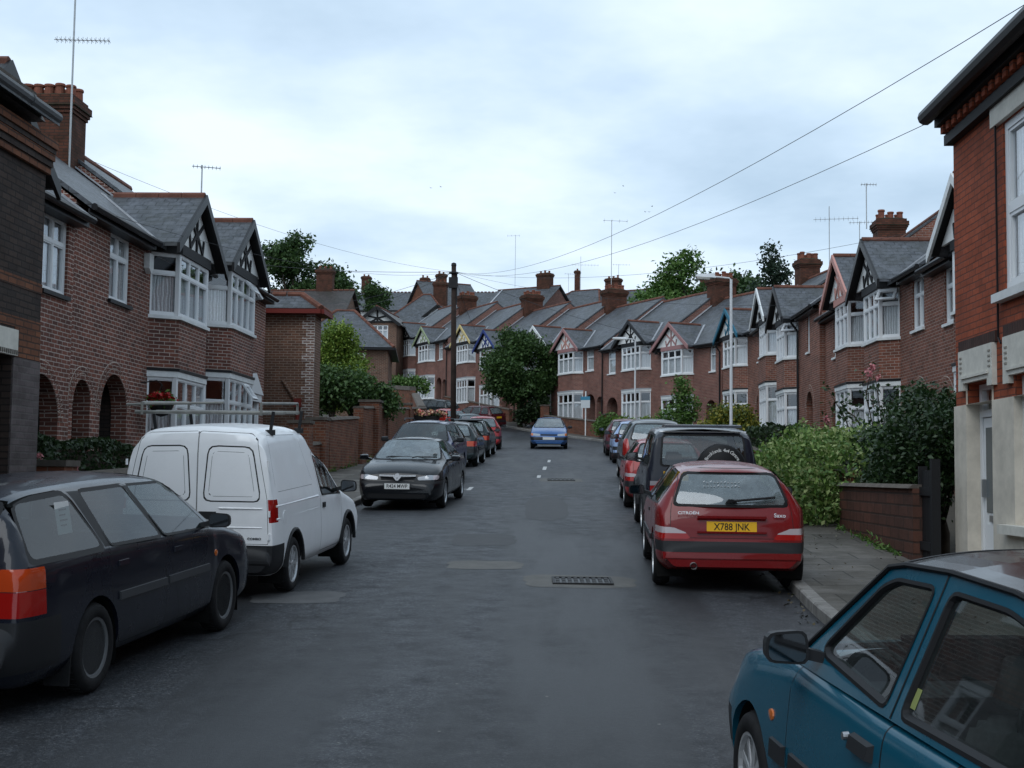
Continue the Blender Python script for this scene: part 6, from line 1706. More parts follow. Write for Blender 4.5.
def interior(root, L, W, y_cowl, y_back, z_belt, roof, rows, rhd=True, cloth='seat'):
    D = MB(); hw = W/2-.16
    D.hexa([(-hw,y_back,.26),(hw,y_back,.26),(hw,y_cowl,.26),(-hw,y_cowl,.26)],[(-hw,y_back,.30),(hw,y_back,.30),(hw,y_cowl,.30),(-hw,y_cowl,.30)])
    for s_ in (-1,1): D.hexa([(s_*hw,y_back,.28),(s_*(hw+.03),y_back,.28),(s_*(hw+.03),y_cowl,.28),(s_*hw,y_cowl,.28)],[(s_*(hw-.02),y_back,z_belt-.06),(s_*(hw+.03),y_back,z_belt-.06),(s_*(hw+.03),y_cowl,z_belt-.06),(s_*(hw-.02),y_cowl,z_belt-.06)])
    D.hexa([(-hw,y_cowl-.45,.55),(hw,y_cowl-.45,.55),(hw,y_cowl+.05,.5),(-hw,y_cowl+.05,.5)],[(-hw,y_cowl-.38,z_belt-.05),(hw,y_cowl-.38,z_belt-.05),(hw,y_cowl+.02,z_belt-.07),(-hw,y_cowl+.02,z_belt-.07)])
    D.build('cabin_floor', M['trim'], root)
    sx = .36 if rhd else -.36
    t = MB(); n = 20
    pts = []
    for i in range(n+1):
        a = 2*math.pi*i/n; p = Vector((.18*math.cos(a), 0, .18*math.sin(a))); p.rotate(Euler((R(-62),0,0)))
        pts.append(Vector((sx,y_cowl-.52,z_belt-.08))+p.xzy.xzy)
    t.tube(pts, .016, 6); t.beam((sx-.17,y_cowl-.52,z_belt-.08),(sx+.17,y_cowl-.52,z_belt-.08),.04,.02); t.beam((sx,y_cowl-.5,z_belt-.09),(sx,y_cowl-.3,z_belt-.15),.06,.06)
    t.build('steering_wheel', M['trim'], root)
    for (y, kind) in rows:
        if kind == 'F': cs = (-.36, .36); w = .23
        else: cs = (0.,); w = hw-.06
        for c in cs:
            S = MB(); zb = z_belt-.02
            S.hexa([(c-w,y-.05,.36),(c+w,y-.05,.36),(c+w,y+.5,.38),(c-w,y+.5,.38)],[(c-w*.95,y-.05,.52),(c+w*.95,y-.05,.52),(c+w*.95,y+.5,.56),(c-w*.95,y+.5,.56)])
            S.hexa([(c-w,y-.12,.45),(c+w,y-.12,.45),(c+w,y+.04,.45),(c-w,y+.04,.45)],[(c-w*.82,y-.30,zb+.06),(c+w*.82,y-.30,zb+.06),(c+w*.82,y-.20,zb+.08),(c-w*.82,y-.20,zb+.08)])
            o = soften(S.build('seat', M[cloth], root, fix=True), .06)
            hs = (c,) if kind == 'F' else (-.38, .38)
            for hx in hs:
                Hd = MB(); Hd.hexa([(hx-.12,y-.33,zb+.10),(hx+.12,y-.33,zb+.10),(hx+.12,y-.22,zb+.10),(hx-.12,y-.22,zb+.10)],[(hx-.09,y-.33,zb+.25),(hx+.09,y-.33,zb+.25),(hx+.09,y-.25,zb+.25),(hx-.09,y-.25,zb+.25)])
                Hd.tube([(hx-.05,y-.27,zb),(hx-.05,y-.28,zb+.12)],.008,5); Hd.tube([(hx+.05,y-.27,zb),(hx+.05,y-.28,zb+.12)],.008,5)
                soften(Hd.build('headrest', M[cloth], o), .035)
def wells(root, pts, r, W):
    D = MB()
    for (y, z) in pts:
        for s_ in (-1, 1):
            n = 14; x0, x1 = W/2-.035, W/2-.30
            a = [(y+r*math.cos(math.pi*i/n), z+r*math.sin(math.pi*i/n)) for i in range(n+1)]
            a = [(y+r, .12)]+a+[(y-r, .12)]
            for i in range(len(a)-1): D.quad((s_*x0,a[i][0],a[i][1]),(s_*x0,a[i+1][0],a[i+1][1]),(s_*x1,a[i+1][0],a[i+1][1]),(s_*x1,a[i][0],a[i][1]))
            D.quad(*[(s_*x1,p[0],p[1]) for p in a])
    D.build('wheel_well', M['well'], root, fix=False, uv=False)
def wiper(root, p0, p1, p2, mat='rubber', n=(0,-1,.4)):
    """arm from pivot p0 to p1, blade p1 - p2 lies along the glass"""
    D = MB(); D.beam(p0, p1, .022, .012, up=n); a, b = Vector(p1), Vector(p2); D.beam(a-(b-a)*.0, b, .016, .022, up=n)
    D.build('wiper', M[mat], root)
def recolor(proto, col, label, group=None):
    """another car of the same model in another colour"""
    c = dup_tree(proto); c['label'] = label; pm = None
    if group: c['group'] = group
    def walk(o):
        nonlocal pm
        if o.type == 'MESH' and any(m and m.name.startswith('paint_') for m in o.data.materials):
            o.data = o.data.copy()
            if pm is None: pm = paint('paint_again', col)
            for i, m in enumerate(o.data.materials):
                if m.name.startswith('paint_'): o.data.materials[i] = pm
        for ch in o.children: walk(ch)
    walk(c); return c
SLOPE = math.atan(.0546)
def place(root, x, y, head, pitch=None, z=0., roll=0.):
    """head: turn of the car's nose from +Y, anticlockwise"""
    gx = (ground(x+.4,y)-ground(x-.4,y))/.8 if y > 60 else 0; gy = (ground(x,y+.5)-ground(x,y-.5))
    up = Vector((-gx,-gy,1)).normalized(); f = Vector((-math.sin(head), math.cos(head), 0)); f = (f-up*f.dot(up)).normalized(); r = f.cross(up)
    m = Matrix((( r.x,f.x,up.x),(r.y,f.y,up.y),(r.z,f.z,up.z)))
    root.rotation_euler = m.to_euler(); root.location = (x, y, ground(x,y)+.03+z)
# ----------------------------------------------------------------- models
def x_on(objs_body, L, W, z0=.52): pass
def model_estate(col, label, name='estate_car', tail=True, kind='steel', pl=None, detail=True, rails=True, sticker=False, glass='car_glass_mist', frontpl=None):
    L, W, H = 4.63, 1.75, 1.44
    root = empty(name, (0,0,0), 0, label, 'car', 'parked cars'); pm = paint('paint_'+name, col)
    top = [(0,.52,'H'),(.03,.60,'H'),(.09,.64,'H'),(.11,.80,'H'),(.14,.98,'H'),(.36,1.355,'R'),(.80,1.42,'R'),(2.0,1.44,'R'),(2.72,1.405,'R'),(2.92,1.36,'R'),(3.56,.99,'H'),(3.95,.91,'H'),(4.33,.80,'H'),(4.52,.68,'H'),(4.60,.58,'H'),(4.63,.50,'H')]
    B = Body(L, W, top, [(0,.93),(1.0,.95),(3.0,.91),(3.6,.88),(4.2,.75),(4.63,.55)], .575, bot=.19, plan=.13, plan_f=.24, planlen=.5)
    sr, sf = 1.08, 3.63
    B.arch(sr, .30, .355); B.arch(sf, .30, .355)
    B.cut('r', [(-.9,.30),(.9,.30),(.9,.62),(-.9,.62)], B.reg('rear_bumper','plastic')); B.both([(-.05,.30),(.56,.30),(.54,.62),(-.05,.62)], 'rear_bumper', 'plastic')
    B.cut('f', [(-.9,.22),(.9,.22),(.9,.52),(-.9,.52)], B.reg('front_bumper','PAINT'))
    B.door([(1.30,.40),(1.44,.26),(2.22,.26),(2.19,.93),(1.98,1.355),(1.42,1.355),(1.20,.96)][0:7] if False else [(1.32,.46),(1.50,.26),(2.28,.26),(2.26,.94),(2.08,1.355),(1.36,1.355),(1.30,.96)])
    B.door([(2.30,.26),(3.20,.26),(3.26,.60),(3.24,.92),(2.86,1.315),(2.12,1.355),(2.30,.94)])
    B.both([(1.17,.975),(3.24,.93),(2.88,1.295),(2.80,1.335),(1.12,1.352)], 'body', 'rubber', view='x') if False else [B.cut(v, [(1.24,.97),(3.22,.935),(2.88,1.29),(2.80,1.333),(1.16,1.352)], B.reg('body','rubber')) for v in ('sl','sr')]
    B.window('s', [(.27,.985),(1.20,.98),(1.10,1.335),(.42,1.315)], glass, seal=.035, r=.07)
    B.window('s', [(1.34,.985),(2.18,.965),(2.02,1.335),(1.33,1.335)], glass, seal=.022, r=.04)
    B.window('s', [(2.28,.965),(3.26,.935),(2.88,1.285),(2.80,1.32),(2.12,1.335)], glass, seal=.02, r=.04)
    B.window('r', [(-.60,.99),(.60,.99),(.52,1.31),(-.52,1.31)], 'car_glass_wet', seal=.03, r=.05, part='rear_window')
    B.window('f', [(-.70,.985),(.70,.985),(.545,1.365),(-.545,1.365)], 'car_glass_wet', seal=.03, r=.06, part='windscreen')
    for sg, v in ((-1,'sl'),(1,'sr')):
        a = round_poly([(-.05,.665),(.19,.665),(.21,.75),(.14,.905),(-.05,.925)], .05, 3)
        B.cut(v, a, B.reg('tail_light|'+v, 'lamp_red')); B.cut(v, [(-.05,.84),(.40,.84),(.40,1.0),(-.05,1.0)], B.reg('tail_light|'+v,'lamp_orange'), only=[len(B.regs)-2])
        k = len(B.regs)-2
        B.cut(v, [(-.05,.80),(.40,.805),(.40,.84),(-.05,.835)], B.reg('tail_light|'+v,'lamp_clear'), only=[k])
        B.cut('r', [(sg*.60,.645),(sg*.95,.645),(sg*.95,.80),(sg*.62,.80)], B.reg('tail_light|'+v, 'lamp_red')); B.cut('r', [(sg*.62,.805),(sg*.95,.805),(sg*.95,.94),(sg*.66,.94)], B.reg('tail_light|'+v, 'lamp_orange'))
    for sg, v in ((-1,'l'),(1,'r')):
        B.cut('f', round_poly([(sg*.40,.62),(sg*.80,.64),(sg*.80,.76),(sg*.40,.73)], .03, 2), B.reg('headlight|'+v, 'lamp_clear'))
    B.cut('f', round_poly([(-.36,.60),(.36,.60),(.36,.70),(-.36,.70)], .04, 2), B.reg('grille', 'plastic'))
    o = B.finish(root, pm)
    wells(root, [(sr-L/2,.30),(sf-L/2,.30)], .352, W)
    for sg in (-1,1):
        for s_ in (sr, sf): wheel(root, sg*(W/2-.105), s_-L/2, .302, sg, kind)
    mirrors(root, 3.10-L/2, 1.0, W/2-.03, M['plastic'])
    handles(root, [(1.50-L/2,.835),(2.52-L/2,.825)], lambda y,z: W/2-.012, pm)
    if detail:
        D = MB()
        for sg in (-1,1):
            for (a, b) in ((1.42,2.27),(2.31,3.18)): D.hexa([(sg*(W/2-.02),a-L/2,.575),(sg*(W/2+.012),a-L/2,.58),(sg*(W/2+.012),b-L/2,.575),(sg*(W/2-.02),b-L/2,.57)],[(sg*(W/2-.02),a-L/2,.64),(sg*(W/2+.008),a-L/2,.635),(sg*(W/2+.008),b-L/2,.63),(sg*(W/2-.02),b-L/2,.635)])
        D.build('rubbing_strip', M['plastic_grey'], root)
        D = MB()
        for sg in (-1,1): D.lathe([(.03,-.002),(.026,.008),(0,.014)], 10, axis='x', c=(0,0,0))
        for sg in (-1,1):
            D2 = MB(); D2.lathe([(.032,-.01),(.028,.010),(0,.016)], 10, axis='x'); q = D2.build('side_repeater', M['lamp_amber'], root); q.data.transform(Matrix.Translation((sg*(W/2-.017),3.36-L/2,.70)) @ Matrix.Rotation(0 if sg > 0 else math.pi,4,'Z') @ Matrix.Diagonal((1,1.3,1,1)))
        for sg in (-1,1):
            D3 = MB(); D3.hexa([(sg*(W/2-.20),sr-.40-L/2,.12),(sg*(W/2-.02),sr-.40-L/2,.12),(sg*(W/2-.02),sr-.385-L/2,.12),(sg*(W/2-.20),sr-.385-L/2,.12)],[(sg*(W/2-.20),sr-.36-L/2,.42),(sg*(W/2-.02),sr-.36-L/2,.42),(sg*(W/2-.02),sr-.345-L/2,.42),(sg*(W/2-.20),sr-.345-L/2,.42)]); D3.build('mud_flap', M['tyre'], root)
    if rails:
        for sg in (-1,1):
            D = MB(); D.tube([(sg*.52,.75-L/2,1.39),(sg*.52,.85-L/2,1.455),(sg*.53,1.9-L/2,1.48),(sg*.53,2.55-L/2,1.455),(sg*.53,2.62-L/2,1.40)], .014, 6); D.build('roof_rail', M['plastic'], root)
    if sticker:
        T = Matrix.Translation((.652,.98-L/2,1.19)) @ Matrix.Rotation(R(90),4,'Z') @ Matrix.Rotation(R(80),4,'X')
        D = MB(); D.quad((-.11,-.11,0),(.10,-.11,0),(.10,.11,0),(-.11,.11,0)); q = D.build('paper_notice', M['plate_w'], root, fix=False); q.data.transform(T)
        D = MB()
        for k in range(4): D.quad((-.06,.05-k*.035,.002),(.05-.02*(k%2),.05-k*.035,.002),(.05-.02*(k%2),.06-k*.035,.002),(-.06,.06-k*.035,.002))
        t = D.build('print_lines', M['plate_txt'], q, fix=False); t.data.transform(T)
    interior(root, L, W, 3.45-L/2, .55-L/2, .93, 1.4, ((2.30-L/2,'F'),(1.42-L/2,'B')))
    if pl: plate(root, -L/2+.075, .74, pl, True)
    plate(root, L/2+.004, .47, frontpl, False)
    return root

M['bright_trim'] = simple('bright_trim', (.62,.63,.65), .25)
def model_saloon(col, label, pl=None, name='saloon_car', vgrille=True, kind='alloy', rear_pl=None):
    L, W, H = 4.48, 1.71, 1.42
    root = empty(name, (0,0,0), 0, label, 'car', 'parked cars'); pm = paint('paint_'+name, col)
    top = [(0,.52,'H'),(.03,.62,'H'),(.07,.84,'H'),(.14,.98,'H'),(.62,1.03,'H'),(1.30,1.35,'R'),(1.75,1.41,'R'),(2.2,1.42,'R'),(2.62,1.40,'R'),(2.78,1.35,'R'),(3.42,.99,'H'),(3.85,.93,'H'),(4.20,.83,'H'),(4.36,.74,'H'),(4.41,.60,'H'),(4.46,.54,'H'),(4.48,.46,'H')]
    B = Body(L, W, top, [(0,.90),(1.0,.95),(3.0,.90),(3.5,.88),(4.1,.77),(4.48,.55)], .55, bot=.18, plan=.15, plan_f=.20, planlen=.5)
    sr, sf = .93, 3.57
    B.arch(sr,.30,.35); B.arch(sf,.30,.35)
    B.door([(1.32,.46),(1.48,.26),(2.08,.26),(2.08,.93),(1.94,1.34),(1.55,1.32),(1.15,1.00)] if False else [(1.36,.52),(1.50,.26),(2.10,.26),(2.10,.93),(1.98,1.35),(1.60,1.35),(1.36,1.0)])
    B.door([(2.12,.26),(3.05,.26),(3.12,.60),(3.10,.90),(2.72,1.30),(2.02,1.35),(2.13,.93)])
    B.window('s', [(1.06,1.03),(2.02,.965),(1.90,1.33),(1.58,1.33)], 'car_glass_mist', seal=.02, r=.04)
    B.window('s', [(2.12,.965),(3.12,.93),(2.74,1.28),(2.66,1.32),(2.00,1.335)], 'car_glass_mist', seal=.02, r=.04)
    B.window('f', [(-.69,.99),(.69,.99),(.54,1.365),(-.54,1.365)], 'car_glass_wet', seal=.028, r=.07, part='windscreen')
    B.window('r', [(-.60,1.05),(.60,1.05),(.50,1.33),(-.50,1.33)], 'car_glass_wet', seal=.025, r=.07, part='rear_window')
    for sg, v in ((-1,'l'),(1,'r')):
        B.cut('f', round_poly([(sg*.40,.605),(sg*.79,.62),(sg*.79,.70),(sg*.62,.71),(sg*.39,.665)], .03, 2), B.reg('headlight|'+v, 'lamp_clear'))
        B.cut('f', [(sg*.70,.60),(sg*.84,.60),(sg*.84,.75),(sg*.70,.75)], B.reg('headlight|'+v, 'lamp_pale'), only=[len(B.regs)-2])
        B.cut('sl' if sg < 0 else 'sr', round_poly([(-.05,.66),(.25,.68),(.27,.86),(-.05,.88)], .03, 2), B.reg('tail_light|'+v,'lamp_red'))
        B.cut('r', round_poly([(sg*.42,.66),(sg*.9,.66),(sg*.9,.86),(sg*.44,.84)], .03, 2), B.reg('tail_light|'+v,'lamp_red'))
    B.cut('f', round_poly([(-.33,.60),(.33,.60),(.35,.685),(-.35,.685)], .02, 2), B.reg('grille','rubber'))
    B.cut('f', [(-.95,.53),(.95,.53),(.95,.585),(-.95,.585)], B.reg('front_bumper','plastic')); B.both([(4.0,.53),(4.6,.53),(4.6,.585),(4.0,.585)], 'front_bumper', 'plastic')
    B.cut('f', round_poly([(-.55,.25),(.55,.25),(.58,.33),(-.58,.33)], .03, 2), B.reg('air_intake','rubber'))
    B.cut('r', [(-.95,.50),(.95,.50),(.95,.60),(-.95,.60)], B.reg('rear_bumper','plastic'))
    o = B.finish(root, pm)
    wells(root, [(sr-L/2,.30),(sf-L/2,.30)], .347, W)
    for sg in (-1,1):
        for s_ in (sr, sf): wheel(root, sg*(W/2-.10), s_-L/2, .30, sg, kind)
    mirrors(root, 2.98-L/2, 1.0, W/2-.03, pm)
    handles(root, [(1.55-L/2,.835),(2.36-L/2,.82)], lambda y,z: W/2-.014, pm)
    if vgrille:
        D = MB(); y = 4.45-L/2
        D.beam((-.36,y-.05,.695),(-.05,y,.69),.035,.03,up=(0,0,1)); D.beam((.36,y-.05,.695),(.05,y,.69),.035,.03,up=(0,0,1))
        D.beam((-.085,y+.01,.705),(0,y+.02,.605),.035,.035,up=(0,1,0)); D.beam((.085,y+.01,.705),(0,y+.02,.605),.035,.036,up=(0,1,0)); D.lathe([(.045,-.012),(.045,.012)], 14, axis='y', c=(0,y+.0,.70)); D.build('grille_emblem', M['bright_trim'], root)
    for (px, q0, q1) in ((.42,.40,-.10),(-.12,-.15,-.62)): wiper(root, (px,3.42-L/2,1.02), (px-.1,3.36-L/2,1.035), (q1,3.37-L/2,1.03), n=(0,1,.6))
    D = MB(); D.lathe([(0,0),(.045,.0),(.045,.004)], 14, axis='y'); q = D.build('tax_disc', M['plate_w'], root); q.data.transform(Matrix.Translation((-.56,3.17-L/2,1.09)) @ Matrix.Rotation(R(-60),4,'X'))
    interior(root, L, W, 3.3-L/2, 1.0-L/2, .93, 1.38, ((2.15-L/2,'F'),(1.30-L/2,'B')))
    plate(root, L/2+.0, .485, pl, False, w=.50)
    if rear_pl: plate(root, -L/2+.05, .72, rear_pl, True)
    return root

def model_hatch(col, label, name='hatchback_car', L=3.95, W=1.64, H=1.40, kind='steel', glass='car_glass_mist', lights='low', bumper='plastic', bumpz=(.44,.56), pl=None, doors=5, fpl=None, rwin='car_glass_wet', mirror=None, seat='seat', detail=True, spoiler=False, group='parked cars', wr=.29, sill=.20, ws=(2.98,2.32), bp=1.79, sf0=3.14, lamph=(.585,.665,.755)):
    root = empty(name, (0,0,0), 0, label, 'car', group); pm = paint('paint_'+name, col); k = L/3.95; h = H/1.40
    top = [(0,.50*h,'H'),(.03,.58*h,'H'),(.07,.80*h,'H'),(.14,.935*h,'H'),(.48*k,1.335*h,'R'),(.85*k,1.385*h,'R'),(1.6*k,1.40*h,'R'),((ws[1]-.17)*k,1.375*h,'R'),(ws[1]*k,1.33*h,'R'),(ws[0]*k,.965*h,'H'),(3.4*k,.87*h,'H'),(3.74*k,.75*h,'H'),(L-.09,.63*h,'H'),(L-.03,.55*h,'H'),(L,.47*h,'H')]
    B = Body(L, W, top, [(0,.91*h),(1.0*k,.92*h),(2.6*k,.875*h),(3.1*k,.85*h),(3.6*k,.70*h),(L,.5*h)], W/2-.275, bot=sill, plan=.11, plan_f=.22, planlen=.45)
    sr, sf = .66*k, sf0*k; ar = wr+.045; wa, wb = ws
    B.arch(sr,wr,ar); B.arch(sf,wr,ar)
    if doors == 5:
        B.door([(1.02*k,.50),(1.16*k,.26),((bp-.01)*k,.26),((bp-.01)*k,.90*h),((bp-.09)*k,1.325*h),(1.08*k,1.325*h),(1.02*k,.93*h)])
        B.door([((bp+.01)*k,.26),((wa-.28)*k,.26),((wa-.22)*k,.6),((wa-.24)*k,.86*h),((wb-.02)*k,1.285*h),((bp-.06)*k,1.325*h),((bp+.02)*k,.9*h)])
        B.window('s', [(.40*k,.96*h),(.93*k,.95*h),(.93*k,1.30*h),(.60*k,1.28*h)], glass, seal=.02, r=.05)
        B.window('s', [(1.06*k,.95*h),((bp-.07)*k,.93*h),((bp-.14)*k,1.305*h),(1.08*k,1.305*h)], glass, seal=.02, r=.04)
        B.window('s', [((bp+.05)*k,.93*h),((wa-.24)*k,.90*h),((wb+.02)*k,1.24*h),((wb-.08)*k,1.285*h),((bp-.03)*k,1.305*h)], glass, seal=.02, r=.04)
    else:
        B.door([(1.55*k,.26),(2.70*k,.26),(2.76*k,.6),(2.74*k,.86*h),(2.30*k,1.285*h),(1.46*k,1.325*h),(1.52*k,.9*h)])
        B.window('s', [(.42*k,.97*h),(1.42*k,.94*h),(1.38*k,1.30*h),(.62*k,1.28*h)], glass, seal=.02, r=.05)
        B.window('s', [(1.54*k,.935*h),((wa-.24)*k,.895*h),((wb+.02)*k,1.24*h),((wb-.08)*k,1.285*h),(1.49*k,1.305*h)], glass, seal=.02, r=.04)
    B.panel('r', [(-.66*W/1.64,.60*h),(.66*W/1.64,.60*h),(.64*W/1.64,.93*h),(.52*W/1.64,1.35*h),(-.52*W/1.64,1.35*h),(-.64*W/1.64,.93*h)], part='tailgate')
    B.window('r', [(-.60*W/1.64,.965*h),(.60*W/1.64,.965*h),(.49*W/1.64,1.285*h),(-.49*W/1.64,1.285*h)], rwin, seal=.028, r=.06, part='rear_window')
    B.window('f', [(-.66*W/1.64,.965*h),(.66*W/1.64,.965*h),(.50*W/1.64,1.34*h),(-.50*W/1.64,1.34*h)], 'car_glass_wet', seal=.028, r=.06, part='windscreen')
    for sg, v in ((-1,'l'),(1,'r')):
        sv = 'sl' if sg < 0 else 'sr'; w = W/1.64
        if lights == 'low':    # wedge lamps just above the bumper, pale upper half
            B.cut(sv, round_poly([(-.05,.585*h),(.30,.585*h),(.22,.68*h),(-.05,.72*h)], .03, 2), B.reg('tail_light|'+v,'lamp_red'))
            k1 = len(B.regs)-1; B.cut(sv, [(-.1,.645*h),(.5,.645*h),(.5,.9*h),(-.1,.9*h)], B.reg('tail_light|'+v,'lamp_pale'), only=[k1])
            B.cut('r', round_poly([(sg*.44*w,.585*h),(sg*.95*w,.585*h),(sg*.95*w,.72*h),(sg*.62*w,.71*h),(sg*.48*w,.65*h)], .03, 2), B.reg('tail_light|'+v,'lamp_red'))
            k1 = len(B.regs)-1; B.cut('r', [(sg*.3*w,.645*h),(sg*1.*w,.645*h),(sg*1.*w,.9*h),(sg*.3*w,.9*h)], B.reg('tail_light|'+v,'lamp_pale'), only=[k1])
        elif lights == 'tall':
            B.cut('r', round_poly([(sg*.62*w,.62*h),(sg*.95*w,.62*h),(sg*.95*w,.98*h),(sg*.68*w,.98*h)], .03, 2), B.reg('tail_light|'+v,'lamp_red'))
            B.cut(sv, round_poly([(-.05,.62*h),(.18,.62*h),(.22,.96*h),(-.05,.98*h)], .03, 2), B.reg('tail_light|'+v,'lamp_red'))
        elif lights == 'wide':
            B.cut('r', round_poly([(sg*.40*w,.64*h),(sg*.95*w,.64*h),(sg*.95*w,.80*h),(sg*.40*w,.80*h)], .03, 2), B.reg('tail_light|'+v,'lamp_orange'))
            B.cut(sv, round_poly([(-.05,.64*h),(.24,.64*h),(.24,.80*h),(-.05,.80*h)], .03, 2), B.reg('tail_light|'+v,'lamp_red'))
        B.cut('f', round_poly([(sg*.38*w,.585*h),(sg*.80*w,.60*h),(sg*.80*w,.71*h),(sg*.38*w,.68*h)], .03, 2), B.reg('headlight|'+v,'lamp_clear'))
        B.cut('f', [(sg*.69*w,.5*h),(sg*.9*w,.5*h),(sg*.9*w,.8*h),(sg*.69*w,.8*h)], B.reg('headlight|'+v,'lamp_amber'), only=[len(B.regs)-2])
    B.cut('f', round_poly([(-.35,.60*h),(.35,.60*h),(.36,.665*h),(-.36,.665*h)], .02, 2), B.reg('grille','rubber'))
    z0, z1 = bumpz
    B.cut('r', [(-1,z0*h),(1,z0*h),(1,z1*h),(-1,z1*h)], B.reg('rear_bumper',bumper)); B.both([(-.05,z0*h),(sr-ar-.005,z0*h),(sr-ar-.005,z1*h),(-.05,z1*h)], 'rear_bumper', bumper)
    B.cut('f', [(-1,(z0-.04)*h),(1,(z0-.04)*h),(1,(z1-.02)*h),(-1,(z1-.02)*h)], B.reg('front_bumper',bumper)); B.both([(sf+ar+.01,(z0-.04)*h),(L+.05,(z0-.04)*h),(L+.05,(z1-.02)*h),(sf+ar+.01,(z1-.02)*h)], 'front_bumper', bumper)
    o = B.finish(root, pm)
    wells(root, [(sr-L/2,wr),(sf-L/2,wr)], ar-.003, W)
    for sg in (-1,1):
        for s_ in (sr, sf): wheel(root, sg*(W/2-.095), s_-L/2, wr, sg, kind)
    mirrors(root, (wa-.36)*k-L/2, .965*h, W/2-.035, mirror and M[mirror] or M['plastic'])
    handles(root, ([(1.10*k-L/2,.80*h)] if doors == 5 else [])+[((bp+.09 if doors == 5 else 1.72)*k-L/2,.79*h)], lambda y,z: W/2-.016, M['plastic'])
    if detail:
        D = MB()
        a0 = (1.18 if doors == 5 else 1.56)*k
        for sg in (-1,1):
            for (a, b) in (((1.14*k,(bp-.02)*k),((bp+.02)*k,(wa-.28)*k)) if doors == 5 else ((sr+ar+.03,1.50*k),(1.55*k,2.70*k))): D.hexa([(sg*(W/2-.025),a-L/2,.475*h),(sg*(W/2+.012),a-L/2,.48*h),(sg*(W/2+.012),b-L/2,.48*h),(sg*(W/2-.025),b-L/2,.475*h)],[(sg*(W/2-.025),a-L/2,.545*h),(sg*(W/2+.008),a-L/2,.54*h),(sg*(W/2+.008),b-L/2,.54*h),(sg*(W/2-.025),b-L/2,.545*h)])
        D.build('rubbing_strip', M['plastic'], root)
        for sg in (-1,1):
            D2 = MB(); D2.lathe([(.030,-.012),(.026,.010),(0,.014)], 10, axis='x'); q = D2.build('side_repeater', M['lamp_amber'], root); q.data.transform(Matrix.Translation((sg*(W/2-.02),(sf0-.33)*k-L/2,.62*h)) @ Matrix.Rotation(0 if sg > 0 else math.pi,4,'Z') @ Matrix.Diagonal((1,1.3,.9,1)))
    if spoiler:
        D = MB(); D.hexa([(-.50,.40*k-L/2,1.30*h),(.50,.40*k-L/2,1.30*h),(.52,.62*k-L/2,1.345*h),(-.52,.62*k-L/2,1.345*h)],[(-.49,.33*k-L/2,1.345*h),(.49,.33*k-L/2,1.345*h),(.52,.62*k-L/2,1.385*h),(-.52,.62*k-L/2,1.385*h)]); D.build('roof_spoiler', pm, root)
    interior(root, L, W, (wa-.13)*k-L/2, .5*k-L/2, .90*h, H, ((min(1.78,wa-1.2)*k-L/2,'F'),(min(.98,wa-2.0)*k-L/2,'B')), cloth=seat)
    if pl: plate(root, -L/2+.055, .72*h, pl, True, tilt=R(-10))
    plate(root, L/2+.002, .48*h, fpl, False)
    return root

